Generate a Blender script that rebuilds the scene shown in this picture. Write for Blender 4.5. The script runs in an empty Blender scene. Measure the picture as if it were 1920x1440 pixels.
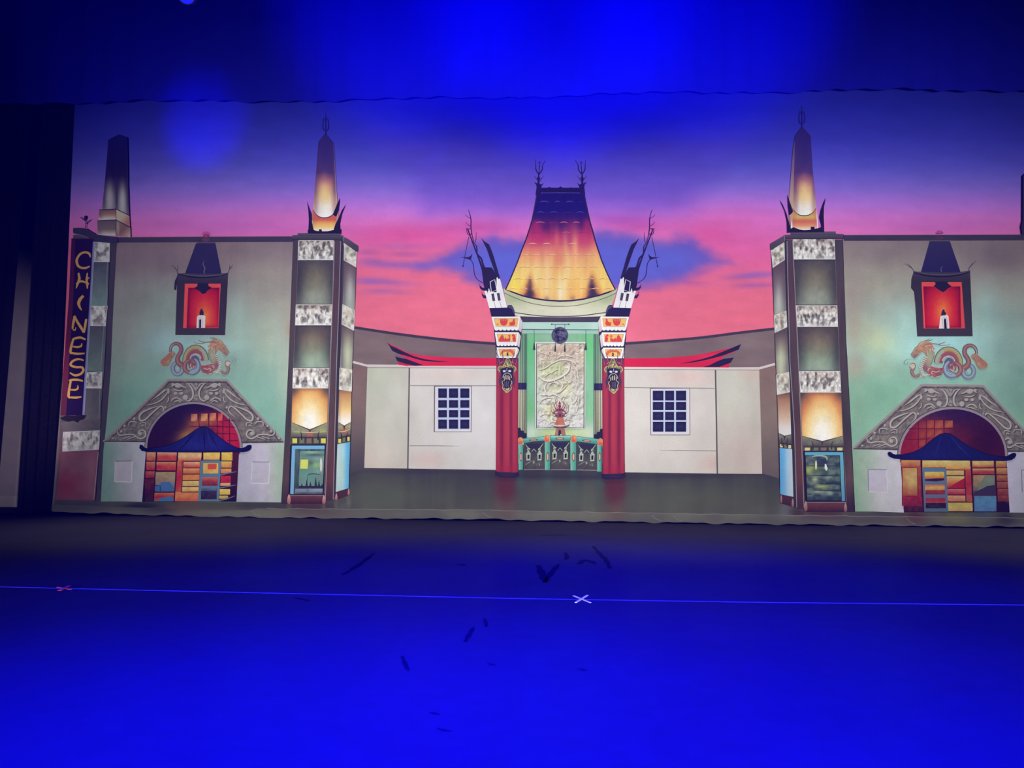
import bpy, math, random
import numpy as np
from mathutils import Matrix, Vector
from mathutils.geometry import tessellate_polygon

# ------------------------------------------------------------------ scene
sc = bpy.context.scene
C = sc.collection
sc.view_settings.view_transform = 'Standard'
sc.view_settings.look = 'None'
sc.view_settings.exposure = 0.0
sc.view_settings.gamma = 1.0
sc.cycles.use_denoising = True
sc.cycles.diffuse_bounces = 1
sc.cycles.max_bounces = 4
sc.cycles.glossy_bounces = 2
sc.cycles.volume_bounces = 0

# ------------------------------------------------------------------ camera
FPX = 1443.0
HC, DC = 0.90, 12.8                      # eye height above the stage, distance to the drop
yaw, pitch, roll = math.radians(2.85), math.radians(6.1), math.radians(0.62)
fwd = Vector((-math.sin(yaw) * math.cos(pitch), math.cos(yaw) * math.cos(pitch), math.sin(pitch)))
rt0 = Vector((math.cos(yaw), math.sin(yaw), 0))
up0 = rt0.cross(fwd)
rt = rt0 * math.cos(roll) + up0 * math.sin(roll)
up = up0 * math.cos(roll) - rt0 * math.sin(roll)
CAMP = Vector((0, -DC, HC))
cam = bpy.data.objects.new('camera', bpy.data.cameras.new('camera'))
C.objects.link(cam)
cam.matrix_world = Matrix((
    (rt.x, up.x, -fwd.x, CAMP.x),
    (rt.y, up.y, -fwd.y, CAMP.y),
    (rt.z, up.z, -fwd.z, CAMP.z),
    (0, 0, 0, 1)))
cam.data.sensor_width = 36.0
cam.data.lens = 36.0 * FPX / 1920.0
cam.data.clip_end = 200
sc.camera = cam

def ray(px, py):
    return fwd + rt * ((px - 960) / FPX) - up * ((py - 720) / FPX)

def on_y(px, py, Y=0.0):                 # the point of the vertical plane y = Y
    d = ray(px, py)
    t = (Y - CAMP.y) / d.y
    return CAMP + d * t

def on_floor(px, py, Z=0.0):
    d = ray(px, py)
    t = (Z - CAMP.z) / d.z
    return CAMP + d * t

def on_y_np(P, Y):
    a = (P[:, 0] - 960) / FPX
    b = (P[:, 1] - 720) / FPX
    dx = fwd.x + rt.x * a - up.x * b
    dy = fwd.y + rt.y * a - up.y * b
    dz = fwd.z + rt.z * a - up.z * b
    t = (Y - CAMP.y) / dy
    return np.stack([CAMP.x + dx * t, np.full_like(t, 0) + CAMP.y + dy * t, CAMP.z + dz * t], 1)

# ------------------------------------------------------------------ materials
def mat(name):
    m = bpy.data.materials.new(name)
    m.use_nodes = True
    nt = m.node_tree
    b = nt.nodes['Principled BSDF']
    return m, nt, b

def plain(name, col, rough=0.8, spec=0.2, noise=0.0, scale=20.0):
    m, nt, b = mat(name)
    b.inputs['Roughness'].default_value = rough
    b.inputs['Specular IOR Level'].default_value = spec
    if noise:
        tc = nt.nodes.new('ShaderNodeTexCoord')
        n = nt.nodes.new('ShaderNodeTexNoise')
        n.inputs['Scale'].default_value = scale
        n.inputs['Detail'].default_value = 5
        r = nt.nodes.new('ShaderNodeValToRGB')
        r.color_ramp.elements[0].position = 0.3
        r.color_ramp.elements[1].position = 0.7
        r.color_ramp.elements[0].color = tuple(c * (1 - noise) for c in col) + (1,)
        r.color_ramp.elements[1].color = tuple(min(1, c * (1 + noise)) for c in col) + (1,)
        nt.links.new(tc.outputs['Object'], n.inputs['Vector'])
        nt.links.new(n.outputs['Fac'], r.inputs['Fac'])
        nt.links.new(r.outputs['Color'], b.inputs['Base Color'])
    else:
        b.inputs['Base Color'].default_value = tuple(col) + (1,)
    return m

# scenic paint on canvas: colour laid down per vertex, broken up by the weave of the cloth
PAINT, nt, b = mat('scenic_paint')
at = nt.nodes.new('ShaderNodeAttribute'); at.attribute_name = 'paint'
tc = nt.nodes.new('ShaderNodeTexCoord')
n1 = nt.nodes.new('ShaderNodeTexNoise'); n1.inputs['Scale'].default_value = 55; n1.inputs['Detail'].default_value = 4
n2 = nt.nodes.new('ShaderNodeTexNoise'); n2.inputs['Scale'].default_value = 3.0; n2.inputs['Detail'].default_value = 3
mp = nt.nodes.new('ShaderNodeMapRange'); mp.inputs['To Min'].default_value = 0.86; mp.inputs['To Max'].default_value = 1.14
mp2 = nt.nodes.new('ShaderNodeMapRange'); mp2.inputs['To Min'].default_value = 0.93; mp2.inputs['To Max'].default_value = 1.07
mu = nt.nodes.new('ShaderNodeMath'); mu.operation = 'MULTIPLY'
vm = nt.nodes.new('ShaderNodeVectorMath'); vm.operation = 'SCALE'
L = nt.links.new
L(tc.outputs['Object'], n1.inputs['Vector']); L(tc.outputs['Object'], n2.inputs['Vector'])
L(n1.outputs['Fac'], mp.inputs['Value']); L(n2.outputs['Fac'], mp2.inputs['Value'])
L(mp.outputs['Result'], mu.inputs[0]); L(mp2.outputs['Result'], mu.inputs[1])
L(at.outputs['Color'], vm.inputs[0]); L(mu.outputs[0], vm.inputs['Scale'])
L(vm.outputs['Vector'], b.inputs['Base Color'])
b.inputs['Roughness'].default_value = 0.95
b.inputs['Specular IOR Level'].default_value = 0.05

# ------------------------------------------------------------------ brush work (colours are sRGB 0-255)
def c3(c):
    return np.array(c, float) / 255.0

def to_lin(a):
    a = np.clip(a, 0, 1)
    return np.where(a <= 0.04045, a / 12.92, ((a + 0.055) / 1.055) ** 2.4)

_rng = np.random.RandomState(7)
_tab = _rng.rand(512, 512)

def vnoise(x, y):
    xi = np.floor(x).astype(int); yi = np.floor(y).astype(int)
    fx = x - xi; fy = y - yi
    fx = fx * fx * (3 - 2 * fx); fy = fy * fy * (3 - 2 * fy)
    a = _tab[xi % 512, yi % 512]; b_ = _tab[(xi + 1) % 512, yi % 512]
    c_ = _tab[xi % 512, (yi + 1) % 512]; d_ = _tab[(xi + 1) % 512, (yi + 1) % 512]
    return (a * (1 - fx) + b_ * fx) * (1 - fy) + (c_ * (1 - fx) + d_ * fx) * fy

def fbm(x, y, o=3):
    s = 0; a = 0.5; t = 0
    for k in range(o):
        s = s + a * vnoise(x * 2 ** k + 17 * k, y * 2 ** k + 31 * k); t += a; a *= 0.5
    return s / t

def mix(Cc, col, a):
    return Cc * (1 - a[:, None]) + col * a[:, None]

def ramp(t, stops):
    ts = [s[0] for s in stops]
    cs = np.array([c3(s[1]) for s in stops])
    return np.stack([np.interp(t, ts, cs[:, k]) for k in range(3)], 1)

def lin(p0, p1, *stops):
    def f(x, y, Cc):
        dx, dy = p1[0] - p0[0], p1[1] - p0[1]
        return ramp(((x - p0[0]) * dx + (y - p0[1]) * dy) / (dx * dx + dy * dy), stops)
    return f

def vert(*stops):                        # stops at absolute photo rows
    return lambda x, y, Cc: ramp(y, stops)

def horz(*stops):
    return lambda x, y, Cc: ramp(x, stops)

def rad(cx, cy, rx, ry, *stops):
    return lambda x, y, Cc: ramp(np.hypot((x - cx) / rx, (y - cy) / ry), stops)

def dab(cx, cy, rx, ry, col, a=1.0, rot=0.0, p=2.0):
    co, si = math.cos(math.radians(rot)), math.sin(math.radians(rot))
    def f(x, y, Cc):
        u = ((x - cx) * co + (y - cy) * si) / rx
        v = (-(x - cx) * si + (y - cy) * co) / ry
        return mix(Cc, c3(col), a * np.exp(-(u * u + v * v) ** (p / 2)))
    return f

def softpoly(pts, col, w, a=1.0, nz=0.0, ns=20.0):
    pts = np.array(pts, float)
    def f(x, y, Cc):
        d = np.full(len(x), 1e9); ins = np.zeros(len(x), bool)
        for i in range(len(pts)):
            ax, ay = pts[i]; bx, by = pts[(i + 1) % len(pts)]
            ex, ey = bx - ax, by - ay
            t = np.clip(((x - ax) * ex + (y - ay) * ey) / (ex * ex + ey * ey + 1e-9), 0, 1)
            d = np.minimum(d, np.hypot(x - ax - t * ex, y - ay - t * ey))
            cr = ((ay > y) != (by > y)) & (x < (bx - ax) * (y - ay) / (by - ay + 1e-12) + ax)
            ins ^= cr
        sd = np.where(ins, d, -d)
        if nz:
            sd = sd + nz * (fbm(x / ns, y / (ns * 0.6)) - 0.5) * 2
        m = np.clip(sd / w * 0.5 + 0.5, 0, 1)
        return mix(Cc, c3(col), a * m * m * (3 - 2 * m))
    return f

def streak(cola, colb, sx, sy, a=0.5, seed=0, lo=0.35, hi=0.65):
    def f(x, y, Cc):
        n = np.clip((fbm(x / sx + seed * 13.7, y / sy + seed * 7.1) - lo) / (hi - lo), 0, 1)
        col = c3(cola) * (1 - n[:, None]) + c3(colb) * n[:, None]
        return Cc * (1 - a) + col * a
    return f

def vary(k, sx, sy, seed=0):             # lighter and darker brush marks
    def f(x, y, Cc):
        n = fbm(x / sx + seed * 11.3, y / sy + seed * 5.7, 4) - 0.5
        return np.clip(Cc * (1 + k * 2 * n[:, None]), 0, 1)
    return f

def relief(sc_, k, light, dark, seed=0):  # carved ridges, lit from upper left
    def h(x, y):
        a = fbm(x / sc_ + seed * 3.1, y / sc_ + seed * 9.7, 3); b_ = fbm(x / sc_ * 0.6 + 40 + seed, y / sc_ * 0.6 + 11, 2)
        return 1 - np.abs(2 * a - 1) * 2.2 + 0.8 * np.abs(2 * b_ - 1)
    def f(x, y, Cc):
        g = np.clip((h(x + 0.7, y + 0.9) - h(x - 0.7, y - 0.9)) * k, -1, 1)
        Cc = mix(Cc, c3(light), np.clip(g, 0, 1) * 0.8)
        return mix(Cc, c3(dark), np.clip(-g, 0, 1) * 0.8)
    return f

def smooth(pts, n=6, closed=False):
    out = []
    m = len(pts)
    if m < 3:
        return list(pts)
    rng = range(m) if closed else range(m - 1)
    for i in rng:
        if closed:
            p = [pts[(i + k - 1) % m] for k in range(4)]
        else:
            p = [pts[max(i - 1, 0)], pts[i], pts[i + 1], pts[min(i + 2, m - 1)]]
        for k in range(n):
            t = k / n
            out.append(tuple(0.5 * (2 * p[1][q] + (p[2][q] - p[0][q]) * t + (2 * p[0][q] - 5 * p[1][q] + 4 * p[2][q] - p[3][q]) * t * t
                                    + (3 * p[1][q] - p[0][q] - 3 * p[2][q] + p[3][q]) * t ** 3) for q in range(2)))
    if not closed:
        out.append(tuple(pts[-1]))
    return out

def _clip(poly, ax, v, keep_less):
    out = []
    for i in range(len(poly)):
        a, b_ = poly[i], poly[(i + 1) % len(poly)]
        da, db = (a[ax] - v, b_[ax] - v)
        if keep_less:
            da, db = -da, -db
        if da >= 0:
            out.append(a)
        if (da > 0 and db < 0) or (da < 0 and db > 0):
            t = da / (da - db)
            out.append((a[0] + (b_[0] - a[0]) * t, a[1] + (b_[1] - a[1]) * t))
    return out

def _cut(poly, ax, step):
    lo = min(p[ax] for p in poly); hi = max(p[ax] for p in poly)
    k0, k1 = math.floor(lo / step + 1e-7), math.ceil(hi / step - 1e-7)
    res = []
    rest = poly
    for k in range(k0 + 1, k1):
        v = k * step
        a = _clip(rest, ax, v, True)
        if len(a) >= 3:
            res.append(a)
        rest = _clip(rest, ax, v, False)
        if len(rest) < 3:
            return res
    if len(rest) >= 3:
        res.append(rest)
    return res

def fill(pts, res):
    """triangulate an outline; with res, cut it along a grid so that colour can vary inside it"""
    vs = [Vector((p[0], p[1], 0)) for p in pts]
    tris = tessellate_polygon([vs])
    faces = [[tuple(pts[i]) for i in t] for t in tris]
    if not res:
        return faces
    out = []
    for f in faces:
        for r in _cut(f, 1, res):
            out.extend(_cut(r, 0, res))
    return out

DEPTH = [0]
STEP = 0.00003
class Sheet:
    """one painted motif of the drop: stacked coats of paint, later coats in front"""
    def __init__(s, name, parent=None, label=None):
        s.name, s.parent, s.label = name, parent, label
        s.V, s.F, s.K = [], [], []
        s.nv = 0
        s.post = []
        s.map = None                     # optional remap of outline points (mirrored repeats)
    def _add(s, faces, ops, p=None):
        DEPTH[0] += 1
        idx = {}; P = []; F = []
        for f in faces:
            q = []
            for v in f:
                k = (round(v[0], 3), round(v[1], 3))
                if k not in idx:
                    idx[k] = len(P); P.append(k)
                if not q or q[-1] != idx[k]:
                    q.append(idx[k])
            if len(q) > 1 and q[0] == q[-1]:
                q.pop()
            if len(set(q)) >= 3 and len(set(q)) == len(q):
                F.append([i + s.nv for i in q])
        if not P:
            return
        P = np.array(P)
        Cc = np.zeros((len(P), 3))
        for o in list(ops) + s.post:
            if callable(o):
                Cc = o(P[:, 0], P[:, 1], Cc)
            else:
                Cc = np.tile(c3(o), (len(P), 1))
        if s.map:
            P = np.array([s.map(a, b_) for a, b_ in P])
        s.V.append(on_y_np(P, -DEPTH[0] * STEP)); s.F += F; s.K.append(to_lin(Cc)); s.nv += len(P)
    def poly(s, pts, *ops, res=0, sm=0):
        if sm:
            pts = smooth(pts, sm, True)
        s._add(fill(pts, res), ops)
    def rect(s, x0, y0, x1, y1, *ops, res=0):
        s.poly([(x0, y0), (x1, y0), (x1, y1), (x0, y1)], *ops, res=res)
    def ell(s, cx, cy, rx, ry, *ops, res=0, rot=0, n=28):
        co, si = math.cos(math.radians(rot)), math.sin(math.radians(rot))
        s.poly([(cx + rx * math.cos(a) * co - ry * math.sin(a) * si, cy + rx * math.cos(a) * si + ry * math.sin(a) * co)
                for a in [2 * math.pi * k / n for k in range(n)]], *ops, res=res)
    def line(s, pts, w, *ops, sm=5, taper=None):
        """a brush stroke; w may be a list of widths, one per point"""
        ws = w if isinstance(w, (list, tuple)) else [w] * len(pts)
        q = [(p[0], p[1]) for p in pts]
        if sm and len(q) > 2:
            n = sm
            Q = smooth(q, n)
            W = [np.interp(i / n, range(len(ws)), ws) for i in range(len(Q))]
        else:
            Q, W = q, list(ws)
        if taper:
            m = len(W)
            W = [wi * min(1, 0.12 + (i / (m - 1)) / taper, 0.12 + ((m - 1 - i) / (m - 1)) / taper) for i, wi in enumerate(W)]
        Lp, Rp = [], []
        for i, p in enumerate(Q):
            a = Q[max(i - 1, 0)]; b_ = Q[min(i + 1, len(Q) - 1)]
            dx, dy = b_[0] - a[0], b_[1] - a[1]
            l = math.hypot(dx, dy) or 1
            nx, ny = -dy / l * W[i] / 2, dx / l * W[i] / 2
            Lp.append((p[0] + nx, p[1] + ny)); Rp.append((p[0] - nx, p[1] - ny))
        s._add([[Lp[i], Lp[i + 1], Rp[i + 1], Rp[i]] for i in range(len(Q) - 1)], ops)
    def frame(s, pts, w, *ops):
        s.line(list(pts) + [pts[0]], w, *ops, sm=0)
    def build(s):
        me = bpy.data.meshes.new(s.name)
        V = np.concatenate(s.V)
        me.from_pydata([tuple(v) for v in V], [], s.F)
        K = np.concatenate(s.K)
        a = me.color_attributes.new('paint', 'FLOAT_COLOR', 'POINT')
        a.data.foreach_set('color', np.concatenate([K, np.ones((len(K), 1))], 1).astype(np.float32).ravel())
        me.materials.append(PAINT)
        me.update()
        o = bpy.data.objects.new(s.name, me)
        C.objects.link(o)
        if s.parent:
            o.parent = s.parent
        if s.label:
            o['label'] = s.label
        s.o = o
        return o

def tag(o, label, cat, group=None, kind=None):
    o['label'] = label; o['category'] = cat
    if group: o['group'] = group
    if kind: o['kind'] = kind
    return o

def lerp(a, b_, t):
    return a + (b_ - a) * t

def edge(tab):                           # x of a leaning edge at row y
    ys = [t[0] for t in tab]; xs = [t[1] for t in tab]
    return lambda y: float(np.interp(y, ys, xs))
# ================================================================== THE DROP: cloth with its painted sky
def hem_y(x):
    return float(np.interp(x, [95, 300, 440, 560, 900, 1000, 1400, 1640, 1920, 2080], [959, 966, 969.5, 971, 973, 975.5, 982, 985, 988, 990]))

def hem_wave(x):                         # the bottom edge sags between its ties
    return hem_y(x) + 1.3 * math.sin(x / 7.3) * math.sin(x / 41.0) + 0.9 * math.sin(x / 19.0)

hem = [(x, hem_wave(x)) for x in range(2080, 96, -6)] + [(97, hem_wave(97))]
cloth = Sheet('painted_backdrop')
sky_ops = [
    vert((60, (34, 38, 150)), (200, (48, 52, 178)), (260, (68, 68, 200)), (310, (96, 92, 216)), (350, (140, 116, 226)), (385, (190, 126, 228)),
         (410, (222, 130, 214)), (435, (234, 126, 196)), (470, (226, 110, 154)), (520, (228, 110, 138)), (600, (226, 114, 132)), (660, (224, 114, 132))),
    # violet dips lower near the middle, pink climbs at the sides
    softpoly([(700, 250), (1400, 250), (1290, 400), (1170, 405), (1050, 395), (930, 410), (800, 405)], (98, 74, 204), 45, 0.5, 16, 70),
    dab(560, 425, 120, 34, (222, 118, 196), 0.55), dab(1400, 420, 120, 40, (222, 112, 190), 0.6), dab(1420, 470, 110, 40, (226, 100, 170), 0.5),
    dab(770, 440, 130, 22, (216, 84, 150), 0.75), dab(1330, 440, 60, 30, (220, 90, 155), 0.7), dab(1200, 425, 60, 14, (200, 82, 158), 0.6),
    dab(900, 425, 70, 14, (196, 84, 165), 0.6), dab(1170, 412, 70, 10, (175, 84, 190), 0.5),
    dab(700, 590, 140, 50, (230, 112, 136), 0.5), dab(1400, 600, 160, 40, (228, 108, 130), 0.5),
    dab(400, 425, 200, 18, (200, 108, 205), 0.5), dab(1750, 425, 150, 20, (196, 104, 196), 0.5),
    dab(1050, 175, 340, 105, (16, 14, 176), 0.85, 0, 3),  # deeper blue painted in to imitate the saturated pool of blue light
    vary(0.035, 60, 12, 3),
    # the blue cloud bank behind the pagoda
    softpoly([(780, 500), (818, 489), (842, 473), (862, 463), (891, 449), (927, 446), (990, 452), (1140, 434), (1169, 441), (1213, 450), (1252, 455), (1273, 443),
              (1296, 449), (1318, 466), (1340, 483), (1368, 491), (1336, 494), (1308, 505), (1282, 523), (1251, 532), (1202, 537), (1150, 545), (960, 548), (900, 532), (870, 522), (884, 513), (862, 507), (818, 502)],
             (104, 92, 192), 17, 0.95, 9, 22),
    softpoly([(850, 490), (900, 462), (1000, 462), (1140, 448), (1240, 462), (1290, 470), (1320, 486), (1280, 506), (1230, 524), (1150, 534), (960, 536), (900, 512)],
             (98, 104, 210), 22, 0.9, 8, 30),
    dab(1310, 512, 34, 8, (150, 92, 178), 0.65, -20), dab(1335, 489, 40, 5, (120, 96, 186), 0.6, 8), dab(1180, 540, 60, 6, (160, 92, 170), 0.6),
    dab(1408, 517, 46, 5.5, (142, 96, 176), 0.85, -4), dab(1430, 514, 30, 4, (150, 108, 188), 0.5), dab(1415, 535, 42, 5, (160, 94, 168), 0.75, -2), dab(1300, 531, 30, 5, (165, 92, 165), 0.5),
    dab(690, 473, 24, 4, (165, 95, 165), 0.7), dab(760, 462, 60, 4, (175, 95, 165), 0.55), dab(745, 462, 14, 3, (190, 130, 190), 0.6),
    dab(762, 477, 30, 4.5, (165, 92, 160), 0.65), dab(700, 491, 26, 7, (150, 96, 176), 0.65, 8), dab(745, 497, 62, 7, (150, 98, 176), 0.75, 2), dab(800, 497, 40, 7, (130, 100, 190), 0.7),
    dab(695, 527, 34, 6.5, (150, 100, 178), 0.85), dab(735, 530, 44, 5, (155, 100, 175), 0.7, 4), dab(712, 546, 36, 5, (165, 100, 168), 0.7, -3), dab(750, 549, 26, 4, (170, 100, 165), 0.45),
    dab(910, 525, 34, 7, (130, 98, 184), 0.75, 6), dab(890, 520, 22, 4, (140, 96, 178), 0.6),
    vary(0.02, 14, 5, 9),
]
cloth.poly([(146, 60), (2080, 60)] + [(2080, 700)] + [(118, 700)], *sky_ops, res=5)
cloth.poly([(118, 700), (2080, 700)] + hem, (120, 110, 105))
root = cloth.build()
tag(root, 'huge painted cloth backdrop of an ornate theatre forecourt at sunset, hanging across the stage', 'backdrop', kind='thing')

# ------------------------------------------------------------------ painted pavement (forecourt and kerb strip) with its brushed reflections
pv = Sheet('painted_pavement', root)
pv_ops = [
    vert((875, (66, 62, 64)), (900, (70, 70, 66)), (940, (86, 86, 74)), (975, (100, 98, 88)), (990, (100, 96, 90))),
    streak((64, 63, 62), (106, 110, 90), 26, 400, 0.22, 5),
    dab(720, 930, 90, 26, (92, 98, 80), 0.6), dab(1260, 935, 150, 26, (96, 98, 80), 0.6), dab(1050, 935, 70, 30, (96, 104, 86), 0.6),
    dab(948, 912, 22, 34, (96, 42, 48), 0.8, 0, 4), dab(1153, 915, 22, 34, (96, 42, 48), 0.8, 0, 4), dab(948, 950, 20, 20, (110, 74, 68), 0.5), dab(1153, 955, 20, 20, (110, 74, 68), 0.5),
    dab(975, 900, 8, 22, (70, 92, 84), 0.6), dab(1027, 900, 8, 26, (74, 98, 88), 0.6), dab(1075, 902, 8, 26, (74, 98, 88), 0.6), dab(1124, 902, 8, 22, (70, 92, 84), 0.6),
    dab(990, 892, 90, 6, (52, 48, 56), 0.6), dab(1110, 894, 90, 6, (52, 48, 56), 0.6),
    dab(800, 884, 120, 5, (58, 54, 60), 0.6), dab(1300, 892, 120, 5, (58, 54, 60), 0.6),
    # kerb strips in front of the side buildings
    dab(150, 948, 60, 7, (76, 72, 76), 0.8), dab(270, 951, 40, 9, (44, 40, 52), 0.85, 0, 4), dab(345, 952, 40, 12, (116, 92, 76), 0.75, 0, 4), dab(362, 960, 50, 6, (130, 124, 66), 0.45), dab(425, 955, 30, 9, (110, 104, 74), 0.6), dab(296, 955, 12, 8, (96, 96, 96), 0.5),
    dab(480, 948, 50, 5, (70, 66, 68), 0.7), dab(575, 950, 40, 8, (82, 50, 52), 0.8), dab(620, 955, 30, 10, (70, 56, 58), 0.6),
    dab(542, 956, 3, 14, (150, 136, 120), 0.55), dab(607, 957, 3, 14, (150, 136, 120), 0.55), dab(630.4, 948, 3, 14, (140, 130, 120), 0.5), dab(653.7, 938, 3, 14, (150, 145, 125), 0.5),
    dab(642, 955, 10, 16, (104, 108, 122), 0.5), dab(1473, 958, 12, 18, (110, 112, 122), 0.7), dab(1511, 968, 4, 12, (150, 130, 122), 0.6), dab(1585, 968, 4, 12, (150, 130, 122), 0.6),
    dab(1545, 962, 46, 7, (80, 48, 50), 0.8), dab(1496, 962, 14, 12, (72, 50, 54), 0.7),
    dab(1640, 966, 60, 6, (80, 74, 78), 0.7), dab(1715, 970, 20, 10, (90, 30, 42), 0.75), dab(1755, 972, 20, 9, (96, 84, 72), 0.6), dab(1795, 972, 22, 9, (150, 140, 70), 0.55), dab(1845, 972, 20, 10, (64, 100, 130), 0.65), dab(1885, 972, 14, 10, (40, 30, 44), 0.7),
    vary(0.04, 60, 14, 4),
]
pv.poly([(103, 934), (640, 934), (640, 868), (1428, 870), (1466, 880), (1470, 948), (2080, 948)] + hem, *pv_ops, res=4)
# hem: a turned strip, lighter, with highlights painted along its crease and folds
pv.poly([(x, hem_y(x) - 17 if x > 480 else hem_y(x) - 13) for x in range(97, 2080, 12)] + [(2080, hem_y(2080) - 17)] + hem,
        vert((940, (92, 88, 88)), (965, (112, 110, 98)), (990, (96, 92, 88))), streak((84, 82, 80), (126, 126, 108), 60, 40, 0.3, 8),
        dab(345, 958, 36, 10, (122, 100, 80), 0.6, 0, 4), dab(300, 956, 30, 12, (64, 58, 64), 0.6), dab(150, 952, 60, 9, (84, 80, 86), 0.7), dab(1640, 975, 60, 12, (84, 78, 82), 0.5),
        dab(948, 960, 22, 14, (112, 84, 74), 0.5), dab(1153, 966, 22, 14, (112, 84, 74), 0.5), dab(1795, 974, 24, 9, (140, 132, 74), 0.5), dab(1715, 974, 24, 9, (96, 52, 60), 0.6), dab(1885, 976, 20, 9, (52, 44, 54), 0.6), dab(1473, 966, 14, 9, (112, 114, 122), 0.6), dab(1545, 970, 50, 9, (92, 70, 72), 0.6), dab(590, 960, 50, 9, (92, 70, 70), 0.6), res=4)
for x0 in range(500, 2060, 60):
    a = random.Random(x0).random()
    pv.line([(x0, hem_y(x0) - 17.5), (x0 + 30, hem_y(x0 + 30) - 17 + a), (x0 + 60, hem_y(x0 + 60) - 17.5)], 0.7 + 0.5 * a, (134, 132, 116))
for x0 in (470, 905, 1222, 1262, 1700):
    pv.line([(x0, hem_y(x0) - 13), (x0 + 8, hem_y(x0) - 6), (x0 + 18, hem_y(x0) - 3)], 0.9, (138, 134, 120))
pv.build()

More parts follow.
